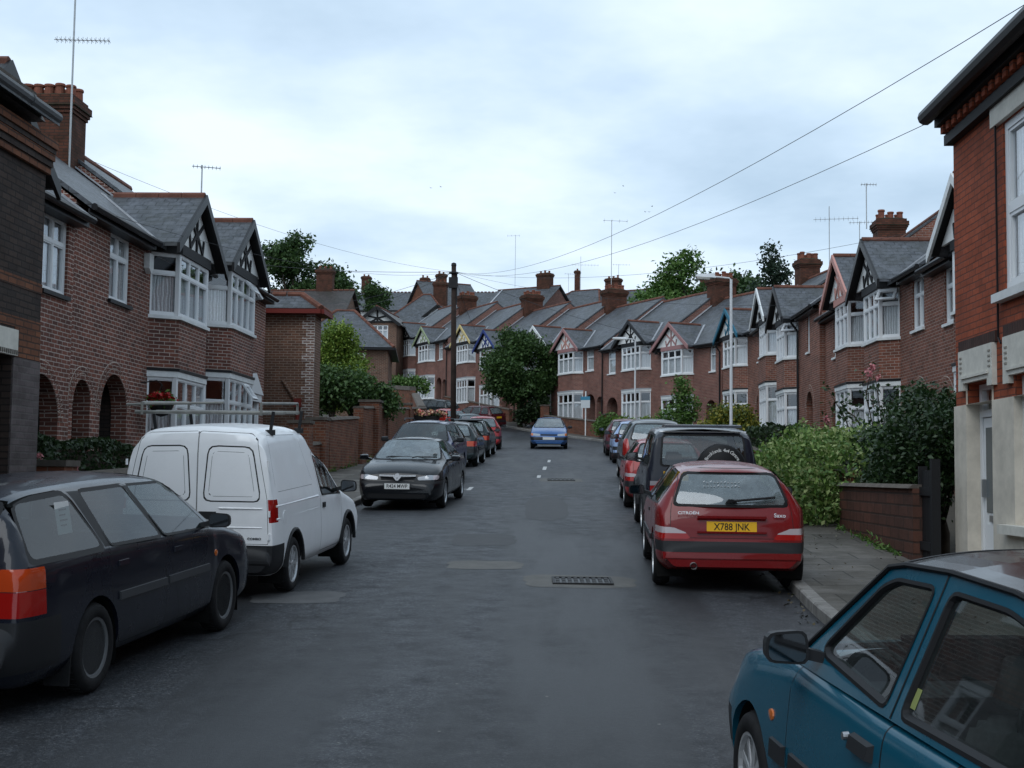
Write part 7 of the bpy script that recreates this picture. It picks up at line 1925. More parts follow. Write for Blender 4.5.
def model_van(col, label):
    L, W = 4.23, 1.69; name = 'delivery_van'
    root = empty(name, (0,0,0), 0, label, 'van', 'parked cars'); pm = paint('paint_van', col, .4)
    top = [(0,.46,'H'),(.02,.52,'H'),(.045,.55,'H'),(.05,.75,'H'),(.055,1.05,'H'),(.075,1.45,'H'),(.12,1.66,'R'),(.28,1.725,'R'),(1.2,1.745,'R'),(1.75,1.70,'R'),(2.05,1.56,'R'),(2.35,1.44,'R'),(2.62,1.38,'R'),(3.20,.955,'H'),(3.60,.87,'H'),(3.95,.76,'H'),(4.14,.64,'H'),(4.20,.55,'H'),(4.23,.47,'H')]
    B = Body(L, W, top, [(0,.95),(1.0,.95),(2.4,.90),(3.2,.86),(3.8,.72),(4.23,.5)], .655, bot=.22, plan=.05, plan_f=.22, planlen=.35, crown=.05, rr=.13, tumble=.015, hoodin=.05)
    sr, sf = .80, 3.31
    B.arch(sr,.29,.345,'plastic'); B.arch(sf,.29,.345,'plastic')
    for sg in (-1,1):
        B.panel('r', [(sg*.006,.56),(sg*.765,.56),(sg*.745,1.0),(sg*.62,1.60),(sg*.54,1.655),(sg*.006,1.675)], gap=.005, r=.03, part='rear_door|%d' % sg)
        w_ = [(sg*.075,.985),(sg*.675,.985),(sg*.575,1.515),(sg*.12,1.525)]
        d = 'rear_door|%d' % sg
        B.cut('r', round_poly(dilate(w_,.014), .09, 3), B.reg(d,'rubber')); B.cut('r', round_poly(w_, .08, 3), B.reg(d,'PAINT'))
        w2 = [(sg*.125,1.03),(sg*.615,1.03),(sg*.535,1.465),(sg*.16,1.475)]
        B.cut('r', round_poly(dilate(w2,.004), .06, 3), B.reg(d,'plastic_grey')); B.cut('r', round_poly(w2, .06, 3), B.reg(d,'PAINT'))
        v = 'sl' if sg < 0 else 'sr'
        a = round_poly([(-.05,.77),(.13,.77),(.13,1.0),(-.05,1.0)], .02, 2)
        B.cut(v, a, B.reg('tail_light|'+v,'lamp_red')); k1 = len(B.regs)-1
        B.cut(v, [(-.05,.84),(.3,.84),(.3,.895),(-.05,.895)], B.reg('tail_light|'+v,'lamp_clear'), only=[k1])
        B.cut('r', [(sg*.772,.77),(sg*.86,.77),(sg*.86,1.0),(sg*.755,1.0)], B.reg('tail_light|'+v,'lamp_red'))
        B.cut('f', round_poly([(sg*.38,.58),(sg*.82,.60),(sg*.82,.72),(sg*.38,.69)], .03, 2), B.reg('headlight|'+v,'lamp_clear'))
    # side panel outline, cab doors, cab windows
    for v in ('sl','sr'):
        w_ = [(.22,1.07),(1.72,1.07),(1.40,1.62),(.30,1.635)]
        B.cut(v, round_poly(dilate(w_,.004), .07, 3), B.reg('side_panel|'+v,'plastic_grey')); B.cut(v, round_poly(w_, .06, 3), B.reg('side_panel|'+v,'PAINT'))
    B.door([(1.98,.30),(2.92,.30),(2.98,.62),(2.96,.86),(2.58,1.30),(2.36,1.36),(1.96,1.42),(1.94,.9)])
    B.window('s', [(2.02,.945),(2.94,.90),(2.58,1.23),(2.32,1.32),(2.02,1.36)], 'car_glass', seal=.022, r=.04)
    B.window('f', [(-.68,.955),(.68,.955),(.60,1.34),(-.60,1.34)], 'car_glass_wet', seal=.025, r=.06, part='windscreen')
    B.cut('r', [(-1,.24),(1,.24),(1,.545),(-1,.545)], B.reg('rear_bumper','plastic')); B.both([(-.05,.24),(.42,.24),(.40,.545),(-.05,.545)], 'rear_bumper', 'plastic')
    B.cut('f', [(-1,.24),(1,.24),(1,.52),(-1,.52)], B.reg('front_bumper','plastic'))
    o = B.finish(root, pm)
    wells(root, [(sr-L/2,.29),(sf-L/2,.29)], .342, W)
    for sg in (-1,1):
        for s_ in (sr, sf): wheel(root, sg*(W/2-.10), s_-L/2, .285, sg, 'cap')
        for s_ in (sr, sf):   # black arch lips
            D = MB(); D.tube([(sg*(W/2-.004), s_-L/2+.36*math.cos(math.pi*i/14), .29+.36*math.sin(math.pi*i/14)) for i in range(15)], .022, 6); D.build('arch_lip', M['plastic'], root)
        # hinges
        D = MB()
        for z in (.63,.86,1.36): D.tube([(sg*(.775-.04*max(0,z-.9)), -L/2+.045+.02*max(0,z-.9), z-.03),(sg*(.775-.04*max(0,z-.9)), -L/2+.045+.02*max(0,z-.9), z+.03)], .013, 6)
        D.build('door_hinge', pm, root)
    D = MB(); D.hexa([(.03,-L/2+.028,.80),(.21,-L/2+.028,.80),(.21,-L/2+.06,.80),(.03,-L/2+.06,.80)],[(.03,-L/2+.032,.875),(.21,-L/2+.032,.875),(.21,-L/2+.06,.875),(.03,-L/2+.06,.875)]); D.build('door_handle', M['plastic'], root)
    D = MB()
    for sg in (-1,1): D.hexa([(sg*(W/2-.02),2.02-L/2,.78),(sg*(W/2+.006),2.03-L/2,.785),(sg*(W/2+.006),2.13-L/2,.785),(sg*(W/2-.02),2.14-L/2,.78)],[(sg*(W/2-.02),2.02-L/2,.845),(sg*(W/2+.004),2.03-L/2,.84),(sg*(W/2+.004),2.13-L/2,.84),(sg*(W/2-.02),2.14-L/2,.845)])
    D.build('door_handle', M['plastic'], root)
    # ribs pressed along the body
    D = MB()
    for sg in (-1,1):
        for z in (.93,.80): D.tube([(sg*(W/2-.019-.05*abs(z-.62)*.3), .16-L/2, z),(sg*(W/2-.017-.05*abs(z-.62)*.3), 1.85-L/2, z)], .012, 6)
    for z in (.72,.91):
        D.tube([(.24,-L/2+.049,z),(.70,-L/2+.053,z)], .009, 6)
    D.build('pressed_rib', pm, root)
    D = MB(); D.lathe([(.075,-.012),(.072,.006),(0,.008)], 18, axis='x'); q = D.build('fuel_flap', pm, root); q.data.transform(Matrix.Translation((W/2-.012,.42-L/2,.80)))
    text_mesh('model_badge', 'COMBO', .032, 'plastic', root, Matrix.Translation((.62,-L/2+.045,.61)) @ Matrix.Rotation(R(90),4,'X'), .003, sx=1.25)
    mirrors(root, 2.83-L/2, .985, W/2-.035, M['plastic'], (.21,.10,.15))
    interior(root, L, W, 3.05-L/2, 1.85-L/2, .90, 1.4, ((2.15-L/2,'F'),))
    D = MB(); D.quad((-.70,1.80-L/2,.30),(.70,1.80-L/2,.30),(.66,1.80-L/2,1.6),(-.66,1.80-L/2,1.6)); D.build('bulkhead', M['trim'], root, fix=False)
    plate(root, -L/2+.03, .47, None, True); plate(root, L/2+.003, .46, None, False)
    return root
M['rack_grey'] = simple('rack_grey_metal', (.20,.20,.185), .5, noise=.3)
def roof_rack(label, van):
    root = empty('roof_rack', (0,0,0), 0, label, 'roof rack'); root.location = van.location; root.rotation_euler = van.rotation_euler
    for sg in (-1,1):
        D = MB(); D.tube([(sg*.61,-1.80,1.80),(sg*.61,-1.80,1.92),(sg*.61,-.5,1.92),(sg*.61,-.5,1.80)], .014, 8); D.build('side_rail', M['rack_grey'], root)
    for y in (-1.70,-1.15,-.6):
        D = MB(); D.tube([(-.72,y,1.825),(.66,y,1.825)], .017, 8); D.build('cross_bar', M['rack_grey'], root)
    for y in (-1.45,-.4):
        for sg in (-1,1):
            D = MB(); D.beam((sg*.60,y,1.62),(sg*.63,y,1.84),.03,.02,up=(0,1,0)); D.box(sg*.60-.04,sg*.60+.04,y-.04,y+.04,1.60,1.655); D.build('rack_foot', M['plastic'], root)
    D = MB(); D.tube([(-.78,-1.78,1.90),(.2,-1.72,1.925)], .013, 8); D.build('load_stop', M['rack_grey'], root)

def model_offroad(col, label):
    L, W = 3.85, 1.66; name = 'off_road_car'
    root = empty(name, (0,0,0), 0, label, 'car', 'parked cars'); pm = paint('paint_offroad', col)
    top = [(0,.60,'H'),(.03,.68,'H'),(.05,.95,'H'),(.08,1.08,'H'),(.20,1.60,'R'),(.45,1.69,'R'),(1.3,1.72,'R'),(2.05,1.69,'R'),(2.2,1.64,'R'),(2.62,1.12,'H'),(3.2,1.05,'H'),(3.66,.98,'H'),(3.75,.80,'H'),(3.82,.66,'H'),(3.85,.55,'H')]
    B = Body(L, W, top, [(0,1.06),(2.6,1.04),(3.2,.98),(3.85,.8)], .685, bot=.34, mid=.72, plan=.06, plan_f=.10, planlen=.3, rr=.09)
    sr, sf = .72, 2.95; wr = .34
    B.arch(sr,wr,.41,'plastic'); B.arch(sf,wr,.41,'plastic')
    B.door([(1.22,.42),(2.35,.42),(2.42,.8),(2.40,1.05),(2.12,1.58),(1.24,1.60),(1.22,1.06)])
    B.window('s', [(.24,1.12),(1.10,1.11),(1.10,1.58),(.32,1.56)], 'car_glass_mist', seal=.03, r=.06)
    B.window('s', [(1.28,1.10),(2.42,1.085),(2.12,1.54),(1.28,1.575)], 'car_glass', seal=.025, r=.05)
    B.window('r', [(-.60,1.13),(.60,1.13),(.57,1.57),(-.57,1.57)], 'car_glass', seal=.03, r=.06, part='rear_window')
    B.window('f', [(-.66,1.13),(.66,1.13),(.56,1.62),(-.56,1.62)], 'car_glass_wet', seal=.03, r=.06, part='windscreen')
    for sg, v in ((-1,'sL'),(1,'sR')):
        B.cut('r', round_poly([(sg*.62,.52),(sg*.77,.52),(sg*.77,.66),(sg*.62,.66)], .02, 2), B.reg('rear_bumper','plastic'))
        B.cut('f', round_poly([(sg*.40,.72),(sg*.72,.72),(sg*.72,.90),(sg*.40,.90)], .04, 2), B.reg('headlight|'+v,'lamp_clear'))
    B.cut('r', [(-1,.36),(1,.36),(1,.66),(-1,.66)], B.reg('rear_bumper','plastic')); B.cut('f', [(-1,.36),(1,.36),(1,.68),(-1,.68)], B.reg('front_bumper','plastic'))
    o = B.finish(root, pm)
    wells(root, [(sr-L/2,wr),(sf-L/2,wr)], .407, W)
    for sg in (-1,1):
        for s_ in (sr, sf):
            wheel(root, sg*(W/2-.08), s_-L/2, wr, sg, 'alloy', .225)
            D = MB(); D.tube([(sg*(W/2+.0), s_-L/2+.425*math.cos(math.pi*i/14), wr+.425*math.sin(math.pi*i/14)) for i in range(15)], .04, 6); D.build('arch_flare', M['plastic'], root)
        D = MB(); D.box(sg*.70-.075,sg*.70+.075,-L/2-.02,-L/2+.05,.70,.82); q = D.build('tail_light', M['lamp_red'], root)
        D = MB(); D.box(sg*.70-.075,sg*.70+.075,-L/2-.02,-L/2+.05,.823,.89); D.build('reversing_light', M['lamp_clear'], q)
    mirrors(root, 2.35-L/2, 1.16, W/2-.04, M['plastic'], (.20,.09,.16)); handles(root, [(1.40-L/2,.96)], lambda y,z: W/2-.02, M['plastic'])
    D = MB(); D.tube([(-.63,.23-L/2,1.635),(.63,.23-L/2,1.635)], .012, 6); D.build('roof_seam', M['chrome'], root)
    D = MB(); D.hexa([(-.56,.12-L/2,1.70),(.56,.12-L/2,1.70),(.58,.42-L/2,1.70),(-.58,.42-L/2,1.70)],[(-.55,.14-L/2,1.735),(.55,.14-L/2,1.735),(.57,.44-L/2,1.745),(-.57,.44-L/2,1.745)]); D.build('roof_spoiler', pm, root)
    # spare wheel in its cover
    sw = MB(); r = .345; sw.lathe([(0,-.10),(r*.80,-.105),(r*.84,-.085),(r*.93,-.085),(r,-.05),(r,.10),(r*.9,.12),(0,.12)], 36, axis='y', c=(.24,-L/2-.12,1.12)); so_ = sw.build('spare_wheel', M['rubber'], root, smooth=True)
    txt = 'Brooklands 4x4 Centre'; n = len(txt)
    for i, ch in enumerate(txt):
        if ch == ' ': continue
        a = R(152)-R(124)*i/(n-1); rad = r*.80
        T = Matrix.Translation((.24+rad*math.cos(a)*.92, -L/2-.229, 1.12+rad*math.sin(a)*.92)) @ Matrix.Rotation(-(a-R(90)),4,'Y') @ Matrix.Rotation(R(90),4,'X')
        text_mesh('cover_lettering', ch, .072, 'plate_w', so_, T, .001)
    D = MB(); D.hexa([(-.35,-L/2-.02,.74),(.20,-L/2-.02,.74),(.20,-L/2+.03,.74),(-.35,-L/2+.03,.74)],[(-.35,-L/2-.02,.78),(.20,-L/2-.02,.78),(.20,-L/2+.03,.78),(-.35,-L/2+.03,.78)]); D.build('plate_lamp', M['plastic'], root)
    plate(root, -L/2-.012, .93, None, True, x=-.40, w=.36, h=.22)
    interior(root, L, W, 2.5-L/2, .3-L/2, 1.06, 1.6, ((1.55-L/2,'F'),(.75-L/2,'B')))
    D = MB(); D.box(-.40,-.24,-L/2+.035,-L/2+.075,1.08,1.10); D.build('door_handle', M['plastic'], root)
    return root
def fill_holes(outer, holes):
    """triangles of a flat outline with holes (2-D points)"""
    bm = bmesh.new(); es = []
    for loop in [outer]+holes:
        vs = [bm.verts.new((p[0],p[1],0)) for p in loop]
        es += [bm.edges.new((vs[i],vs[(i+1)%len(vs)])) for i in range(len(vs))]
    bmesh.ops.triangle_fill(bm, use_beauty=True, use_dissolve=False, edges=es)
    out = [[(v.co.x,v.co.y) for v in f.verts] for f in bm.faces]; bm.free(); return out
def model_near(col, label):
    L, W = 3.74, 1.60
    root = empty('blue_hatchback', (0,0,0), 0, label, 'car', 'parked cars'); pm = paint('paint_near', col, .22, coat=.3); PM = pm
    top = [(0,.50,'H'),(.03,.58,'H'),(.07,.80,'H'),(.12,.925,'H'),(.5,.935,'H'),(1.4,.925,'H'),(2.2,.945,'H'),(2.45,.955,'H'),(2.85,.91,'H'),(3.2,.85,'H'),(3.52,.76,'H'),(3.66,.64,'H'),(3.71,.55,'H'),(3.74,.47,'H')]
    B = Body(L, W, top, [(0,.86),(2.4,.86),(3.0,.78),(3.74,.5)], .60, bot=.20, plan=.11, plan_f=.20, planlen=.45, hcrown=.035, hoodin=.055, br=.07, rr=.05)
    sr, sf, wr = .58, 2.97, .285
    B.arch(sr,wr,.335); B.arch(sf,wr,.335)
    hit = B.cut('t', [(-.70,.16),(.70,.16),(.68,2.30),(.45,2.44),(0,2.47),(-.45,2.44),(-.68,2.30)], B.reg('x','x')); bmesh.ops.delete(B.bm, geom=hit, context='FACES')
    B.door([(.86,.50),(.98,.27),(1.395,.27),(1.395,.86),(1.38,.895),(.88,.895)], r=.03)
    B.door([(1.405,.27),(2.30,.27),(2.40,.55),(2.40,.80),(2.34,.895),(1.405,.895)], r=.03)
    for sg, v in ((-1,'l'),(1,'r')):
        B.cut('sl' if sg < 0 else 'sr', round_poly([(-.05,.60),(.26,.60),(.20,.80),(-.05,.82)], .03, 2), B.reg('tail_light|'+v,'lamp_red'))
        B.cut('f', round_poly([(sg*.38,.57),(sg*.76,.58),(sg*.76,.70),(sg*.38,.67)], .03, 2), B.reg('headlight|'+v,'lamp_clear'))
        B.cut('sl' if sg < 0 else 'sr', [(3.32,.40),(3.80,.40),(3.80,.53),(3.32,.53)], B.reg('front_bumper','plastic'))
    B.cut('f', [(-1,.36),(1,.36),(1,.53),(-1,.53)], B.reg('front_bumper','plastic')); B.cut('r', [(-1,.36),(1,.36),(1,.55),(-1,.55)], B.reg('rear_bumper','plastic'))
    B.finish(root, pm)
    wells(root, [(sr-L/2,wr),(sf-L/2,wr)], .332, W)
    for sg in (-1,1):
        for s_ in (sr, sf): wheel(root, sg*(W/2-.095), s_-L/2, wr, sg, 'cap')
    xb, xr, zb, zt = .742, .575, .89, 1.375
    X = lambda z: xb+(xr-xb)*(z-zb)/(zt-zb)
    P3 = lambda p, sg, o=0.: (sg*(X(p[1])+o), p[0]-L/2, p[1])
    roofl = [(1.80,1.350),(1.66,1.372),(1.30,1.388),(.85,1.382),(.55,1.355),(.42,1.315)]
    outer = [(2.44,.90),(2.36,.955)] + roofl + [(.13,.90)]
    outer = [(2.42,.895),(2.36,.955)] + roofl + [(.12,.895)]
    w1 = round_poly([(1.475,.925),(2.13,.975),(2.17,1.005),(1.815,1.275),(1.71,1.312),(1.39,1.325)], .035, 3)
    w2 = round_poly([(.50,.935),(1.335,.925),(1.258,1.327),(.86,1.325),(.66,1.29)], .045, 3)
    tris = fill_holes(outer, [dilate(w1,.010), dilate(w2,.010)])
    for sg in (-1,1):
        D = MB()
        for t in tris:
            D.quad(*[P3(p,sg) for p in t]); D.quad(*[P3(p,sg,-.045) for p in reversed(t)])
        for loop in (outer, dilate(w1,.010), dilate(w2,.010)):
            for i in range(len(loop)):
                a, b = loop[i], loop[(i+1)%len(loop)]; D.quad(P3(a,sg),P3(b,sg),P3(b,sg,-.045),P3(a,sg,-.045))
        sf_ = D.build('side_frame', pm, root, fix=False, uv=False)
        b_ = bmesh.new(); b_.from_mesh(sf_.data); bmesh.ops.remove_doubles(b_, verts=b_.verts, dist=1e-4); bmesh.ops.recalc_face_normals(b_, faces=b_.faces); b_.to_mesh(sf_.data); b_.free()
        for w_ in (w1, w2):
            G_ = MB(); G_.quad(*[P3(p,sg,-.014) for p in w_]); wo = G_.build('window', M['near_glass'], root, fix=False, uv=False)
            S = MB(); o2, i2 = dilate(w_,.013), dilate(w_,-.012); n = len(w_)
            for i in range(n):
                j = (i+1)%n
                S.quad(P3(o2[i],sg,.003),P3(o2[j],sg,.003),P3(w_[j],sg,.004),P3(w_[i],sg,.004)); S.quad(P3(w_[i],sg,.004),P3(w_[j],sg,.004),P3(i2[j],sg,-.010),P3(i2[i],sg,-.010)); S.quad(P3(i2[i],sg,-.010),P3(i2[j],sg,-.010),P3(i2[j],sg,-.03),P3(i2[i],sg,-.03))
            S.build('seal', M['rubber'], wo, fix=False, uv=False)
        # wind deflector: dark upper band of the windows, and the shut line on the pillar
        D = MB(); D.quad(P3((1.50,1.30),sg,.006),P3((1.80,1.285),sg,.006),P3((1.72,1.328),sg,.006),P3((1.39,1.338),sg,.006)); 
        D = MB()
        for pl in ([(1.405,.90),(1.325,1.335),(1.32,1.378)],):
            for a, b in zip(pl, pl[1:]): D.quad(P3((a[0]-.006,a[1]),sg,.002),P3((a[0]+.006,a[1]),sg,.002),P3((b[0]+.006,b[1]),sg,.002),P3((b[0]-.006,b[1]),sg,.002))
        top_ = [(2.40,.955)]+roofl
        D.build('shut_line', M['rubber'], root, fix=False, uv=False)
        D = MB(); D.tube([P3((2.37,.965),sg,.004)]+[P3((p[0],p[1]+.002),sg,.006) for p in roofl], .0105, 6); D.build('roof_gutter', M['rubber'], root, uv=False)
        D = MB()
        for (a, b) in ((.98,1.39),(1.41,2.33),(2.40,2.60)): D.hexa([(sg*(W/2-.025),a-L/2,.475),(sg*(W/2+.014),a+.01-L/2,.48),(sg*(W/2+.014),b-.02-L/2,.48),(sg*(W/2-.025),b-L/2,.475)],[(sg*(W/2-.025),a-L/2,.56),(sg*(W/2+.010),a+.01-L/2,.555),(sg*(W/2+.010),b-.02-L/2,.555),(sg*(W/2-.025),b-L/2,.56)])
        D.build('rubbing_strip', M['plastic'], root)
        D = MB(); D.lathe([(.030,-.012),(.026,.010),(0,.014)], 12, axis='x'); q = D.build('side_repeater', M['lamp_amber'], root); q.data.transform(Matrix.Translation((sg*(W/2-.018),2.62-L/2,.64)) @ Matrix.Rotation(0 if sg > 0 else math.pi,4,'Z') @ Matrix.Diagonal((1,1.3,.9,1)))
        for hs in (1.56, .98):   # pull handles
            D = MB(); xh = W/2-.012
            D.hexa([(sg*(xh-.02),hs-.10-L/2,.735),(sg*(xh+.016),hs-.09-L/2,.745),(sg*(xh+.016),hs+.09-L/2,.745),(sg*(xh-.02),hs+.10-L/2,.735)],[(sg*(xh-.03),hs-.10-L/2,.80),(sg*(xh+.006),hs-.09-L/2,.79),(sg*(xh+.006),hs+.09-L/2,.79),(sg*(xh-.03),hs+.10-L/2,.80)])
            hd = D.build('door_handle', M['plastic'], root)
            D = MB(); D.lathe([(.016,-.01),(.014,.012),(0,.013)], 10, axis='x'); q = D.build('lock', M['alu'], hd); q.data.transform(Matrix.Translation((sg*(xh+.002),hs+.13-L/2,.775)) @ Matrix.Rotation(0 if sg > 0 else math.pi,4,'Z'))
    # roof skin
    D = MB(); nx = 12; rows = []
    import itertools
    rl = []
    for a, b in zip(roofl, roofl[1:]):
        for i in range(4): t = i/4; rl.append((a[0]+(b[0]-a[0])*t, a[1]+(b[1]-a[1])*t))
    rl.append(roofl[-1])
    def roofpt(p, u):
        x = X(p[1]); f = max(0, 1-abs(u)**2.4)
        fr = max(0, (p[0]-1.55)/.25); bow = .10*fr*(1-u*u) if p[0] > 1.55 else -.05*max(0,(.75-p[0])/.33)*(1-u*u)
        return (u*x, p[0]-L/2+bow, p[1]+.052*f+.0)
    for i in range(len(rl)-1):
        for j in range(nx):
            u0, u1 = -1+2*j/nx, -1+2*(j+1)/nx
            D.quad(roofpt(rl[i],u0),roofpt(rl[i],u1),roofpt(rl[i+1],u1),roofpt(rl[i+1],u0))
    D.build('roof', pm, root, smooth=True, uv=False, fix=False)
    rf = root.children[-1]
    bmr = bmesh.new(); bmr.from_mesh(rf.data); bmesh.ops.remove_doubles(bmr, verts=bmr.verts, dist=1e-4); bmesh.ops.recalc_face_normals(bmr, faces=bmr.faces)
    if sum(f.normal.z for f in bmr.faces) < 0: bmesh.ops.reverse_faces(bmr, faces=bmr.faces)
    bmr.to_mesh(rf.data); bmr.free()
    def screen(pa, pb, bowa, bowb, mat, name, cra=0, crb=.05):
        D = MB(); n, m = 14, 6
        def pt(u, v):
            p = (pa[0]+(pb[0]-pa[0])*v, pa[1]+(pb[1]-pa[1])*v); x = X(p[1])-.012
            return (u*x, p[0]-L/2+(bowa+(bowb-bowa)*v)*(1-u*u), p[1]+(cra+(crb-cra)*v)*(1-abs(u)**2.4))
        for i in range(m):
            for j in range(n):
                u0, u1 = -1+2*j/n, -1+2*(j+1)/n; D.quad(pt(u0,i/m),pt(u1,i/m),pt(u1,(i+1)/m),pt(u0,(i+1)/m))
        o = D.build(name, M[mat], root, smooth=True, uv=False, fix=False)
        b_ = bmesh.new(); b_.from_mesh(o.data); bmesh.ops.remove_doubles(b_, verts=b_.verts, dist=1e-4); b_.to_mesh(o.data); b_.free()
        S = MB()
        S.tube([pt(-1+2*j/n,0.01) for j in range(n+1)], .014, 6); S.tube([pt(-1+2*j/n,.985) for j in range(n+1)], .014, 6)
        S.build('seal', M['rubber'], o, uv=False)
    screen((2.38,.955),(1.80,1.350),.10,.10,'car_glass','windscreen')
    screen((.12,.935),(.42,1.315),-.06,-.05,'car_glass_wet','rear_window')
    wiper(root, (.3,2.47-L/2,.965),(.2,2.44-L/2,.985),(-.3,2.43-L/2,.99), n=(0,1,.7))
    mirrors(root, 2.13-L/2, 1.005, W/2-.06, M['plastic'], (.175,.11,.135))
    interior(root, L, W, 2.28-L/2, .35-L/2, .91, 1.38, ((1.45-L/2,'F'),(.72-L/2,'B')), cloth='seat_grey')
    D = MB(); T = Matrix.Translation(P3((1.30,.985),-1,-.018)); 
    D.quad(P3((1.275,.955),-1,-.012),P3((1.325,.955),-1,-.012),P3((1.318,1.02),-1,-.012),P3((1.268,1.02),-1,-.012)); D.build('permit_sticker', simple('sticker_green', (.25,.28,.10), .5), root, fix=False)
    plate(root, L/2+.004, .45, None, False); plate(root, -L/2+.05, .68, None, True)
    return root
# ================================================================= the cars in the street
DK = (.010,.012,.017)
est = model_estate((.008,.010,.018), 'very dark blue estate car with a paper notice in its side window', sticker=True, rails=False)
est.scale = (.95,.95,.975)
place(est, -3.80, 9.88, R(-5.5))
est_b = dup_tree(est)   # a blue sister car facing the other way
for ch in list(est_b.children):
    if ch.name.startswith(('paper_notice','mud_flap')):
        for g in list(ch.children): bpy.data.objects.remove(g)
        bpy.data.objects.remove(ch)
bb = recolor(est_b, (.008,.016,.070), 'dark blue estate car facing down the street behind the black saloon')
def kill(o):
    for c in list(o.children): kill(c)
    bpy.data.objects.remove(o)
kill(est_b)
for ch in bb.children:
    if ch.name.startswith('windscreen'):
        ch.data = ch.data.copy()
        for i, m_ in enumerate(ch.data.materials):
            if m_.name.startswith('car_glass'): ch.data.materials[i] = M['car_glass_mist']
bb.scale = (.96,.95,1.05)
place(bb, -3.52, 33.0, math.pi+R(-2))
D = MB()
for sg in (-1,1): D.tube([(sg*.54,-1.5,1.40),(sg*.55,-1.2,1.47),(sg*.55,.2,1.485),(sg*.54,.35,1.43)], .018, 6)
D.build('roof_rail', M['plastic'], bb)
van = model_van((.84,.85,.86), 'white panel van with roof rack, parked between the dark estate car and the black saloon')
van.scale = (.95,.92,.98)
place(van, -3.48, 14.62, R(-4.0))
roof_rack('grey tubular roof rack with cross bars on top of the white van', van)
vec = model_saloon((.004,.005,.007), 'black saloon facing down the street with chrome V shaped grille', pl='R424 MWP')
vec.scale = (.92,.95,.90)
place(vec, -2.94, 25.6, math.pi+R(-2.5))
sax = model_hatch((.165,.006,.007), 'dark red hatchback with yellow number plate X788 JNK, rear towards us', L=3.72, W=1.60, H=1.31, kind='cap', pl='X788 JNK', doors=3, bumper='plastic', mirror='plastic', name='hatchback_car')
T4 = lambda x, z, ty=0.: Matrix.Translation((x, -3.72/2+ty, z)) @ Matrix.Rotation(R(78),4,'X')
text_mesh('maker_badge', 'CITROËN', .042, 'chrome', sax, T4(-.45,.815,.070), .002, sx=1.25)
text_mesh('model_badge', 'Saxo', .058, 'chrome', sax, T4(.50,.80,.068) @ Matrix.Shear('XZ',4,(0,0)), .002, sx=1.1)
wiper(sax, (.0,-1.755,.925), (.02,-1.775,.945), (.46,-1.715,.985), n=(0,-1,.6))
D = MB(); D.hexa([(-.06,-1.77,.925),(.06,-1.77,.925),(.06,-1.72,.925),(-.06,-1.72,.925)],[(-.03,-1.77,.96),(.03,-1.77,.96),(.03,-1.71,.96),(-.03,-1.71,.96)]); D.build('wiper_boss', M['rubber'], sax)
D = MB()
D.box(-.36,.36,-1.825,-1.79,.765,.790); D.box(-.36,.36,-1.84,-1.79,.61,.63); D.build('plate_recess', M['hatch_paint'] if 'hatch_paint' in M else bpy.data.materials['paint_hatchback_car'], sax)
D = MB(); D.tube([(-.40,-1.90,.27),(-.40,-1.70,.28)], .038, 12, caps=False); D.tube([(-.40,-1.90,.27),(-.40,-1.70,.28)], .032, 12, caps=False); D.build('exhaust', M['galv'], sax)
D = MB()
for i in range(22):
    rr_ = random.Random(i); x = -.28+.46*(i % 11)/10*.8; z = 1.13 if i < 11 else 1.09
    D.beam((x,-1.735+(z-.96)*.95,z),(x+.018,-1.735+(z-.96)*.95+.01,z+.015*rr_.uniform(-1,1)),.008,.004)
D.build('window_scrawl', M['white'], sax)
place(sax, 1.78, 15.6, R(-1))
off = model_offroad((.010,.012,.020), 'black off road car with covered spare wheel on its back door')
off.scale = (1.,1.,.955)
place(off, 2.02, 20.9, R(-.5))
c = recolor(sax, (.30,.012,.012), 'bright red hatchback squeezed between the off road car and the grey car')
for ch in list(c.children):
    if ch.name.startswith(('maker_badge','model_badge','window_scrawl','number_plate')): kill(ch)
place(c, 1.93, 26.3, R(-.5))
mpv = model_hatch((.060,.068,.075), 'grey people carrier parked beyond the bright red hatchback', name='people_carrier', L=4.25, W=1.70, H=1.60, kind='alloy', lights='tall', bumper='PAINT' if False else 'plastic_grey', rwin='car_glass_wet')
place(mpv, 2.25, 34.2, 0)
lb2 = model_hatch((.28,.38,.58), 'light blue hatchback with round dark tail lamps beyond the grey people carrier', name='small_hatchback', L=3.75, W=1.62, H=1.42, kind='steel', lights='none', rwin='car_glass_wet', doors=5)
for sg in (-1,1):
    for (z, m_) in ((.92,'lamp_red'),(.76,'lamp_red')):
        D = MB(); D.lathe([(.075,.03),(.07,-.01),(0,-.02)], 16, axis='y'); q = D.build('tail_light', M['darkred_paint'], lb2); q.data.transform(Matrix.Translation((sg*.66,-1.80+(.02 if z > .8 else 0)+.0,z)))
place(lb2, 2.38, 45.3, 0)
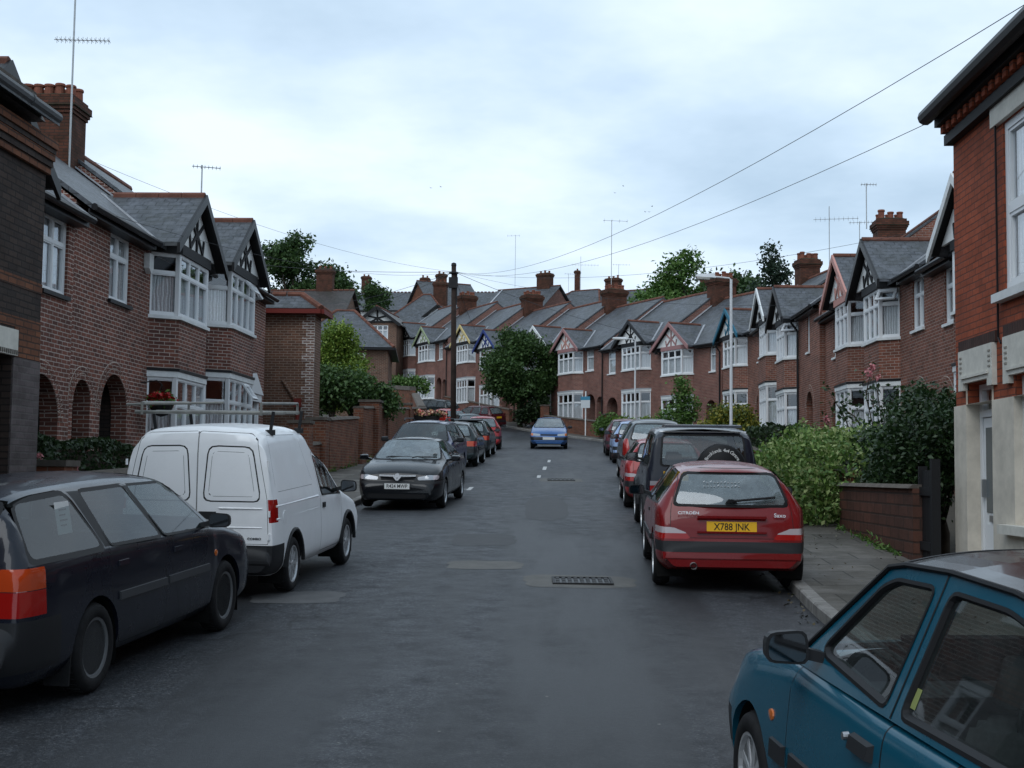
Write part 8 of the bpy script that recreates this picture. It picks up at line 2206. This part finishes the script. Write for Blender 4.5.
c = recolor(lb2, (.10,.018,.030), 'maroon hatchback beyond the light blue hatchback, close to the red brick wall')
for ch in list(c.children):
    pass
place(c, 2.35, 51.6, 0)
g5 = model_hatch((.014,.022,.024), 'black liftback with orange red tail lamp behind the blue estate car', name='liftback_car', L=4.05, W=1.67, H=1.38, kind='cap', lights='wide', pl=None, rwin='car_glass_wet')
place(g5, -3.52, 42.0, R(-1))
c = recolor(g5, (.012,.022,.024), 'dark hatchback with small roof spoiler, second of three cars before the telegraph pole')
D = MB(); D.hexa([(-.52,-1.66,1.31),(.52,-1.66,1.31),(.54,-1.38,1.345),(-.54,-1.38,1.345)],[(-.51,-1.74,1.35),(.51,-1.74,1.35),(.54,-1.38,1.39),(-.54,-1.38,1.39)]); D.build('roof_spoiler', M['plastic'], c)
place(c, -3.55, 49.1, R(-1))
c = recolor(lb2, (.33,.028,.032), 'red hatchback parked at the bend, last of the straight kerb')
place(c, -3.62, 57.2, R(2))
esc = model_hatch((.035,.10,.26), 'blue hatchback driving towards us down the middle of the road', name='moving_hatchback', L=4.05, W=1.64, H=1.37, kind='steel', doors=5, group='cars on the bend')
del esc['group']
place(esc, -.72, 58.6, math.pi)
# cars on the hill beyond the bend
c = recolor(g5, (.012,.016,.018), 'dark car standing side-on up the hill beside the retaining wall'); place(c, -9.2, 88.2, R(62))
c = recolor(sax, (.33,.018,.014), 'bright red hatchback up the hill behind the telegraph pole')
for ch in list(c.children):
    if ch.name.startswith(('maker_badge','model_badge','window_scrawl','number_plate')): kill(ch)
place(c, -7.3, 78.5, R(30))
c = recolor(g5, (.020,.045,.055), 'dark teal hatchback just beyond the telegraph pole'); place(c, -5.3, 69.4, R(14))
c = recolor(lb2, (.075,.012,.016), 'maroon car with small yellow plate, side-on beneath the round tree'); place(c, -5.6, 80.4, R(58)); plate(c, -3.75/2+.05, .74, None, True, tilt=R(-10))
# the near blue car
fst = model_near((.005,.078,.125), 'metallic teal blue hatchback in the closest corner, wet with rain')
place(fst, 1.75, 4.97, R(7))
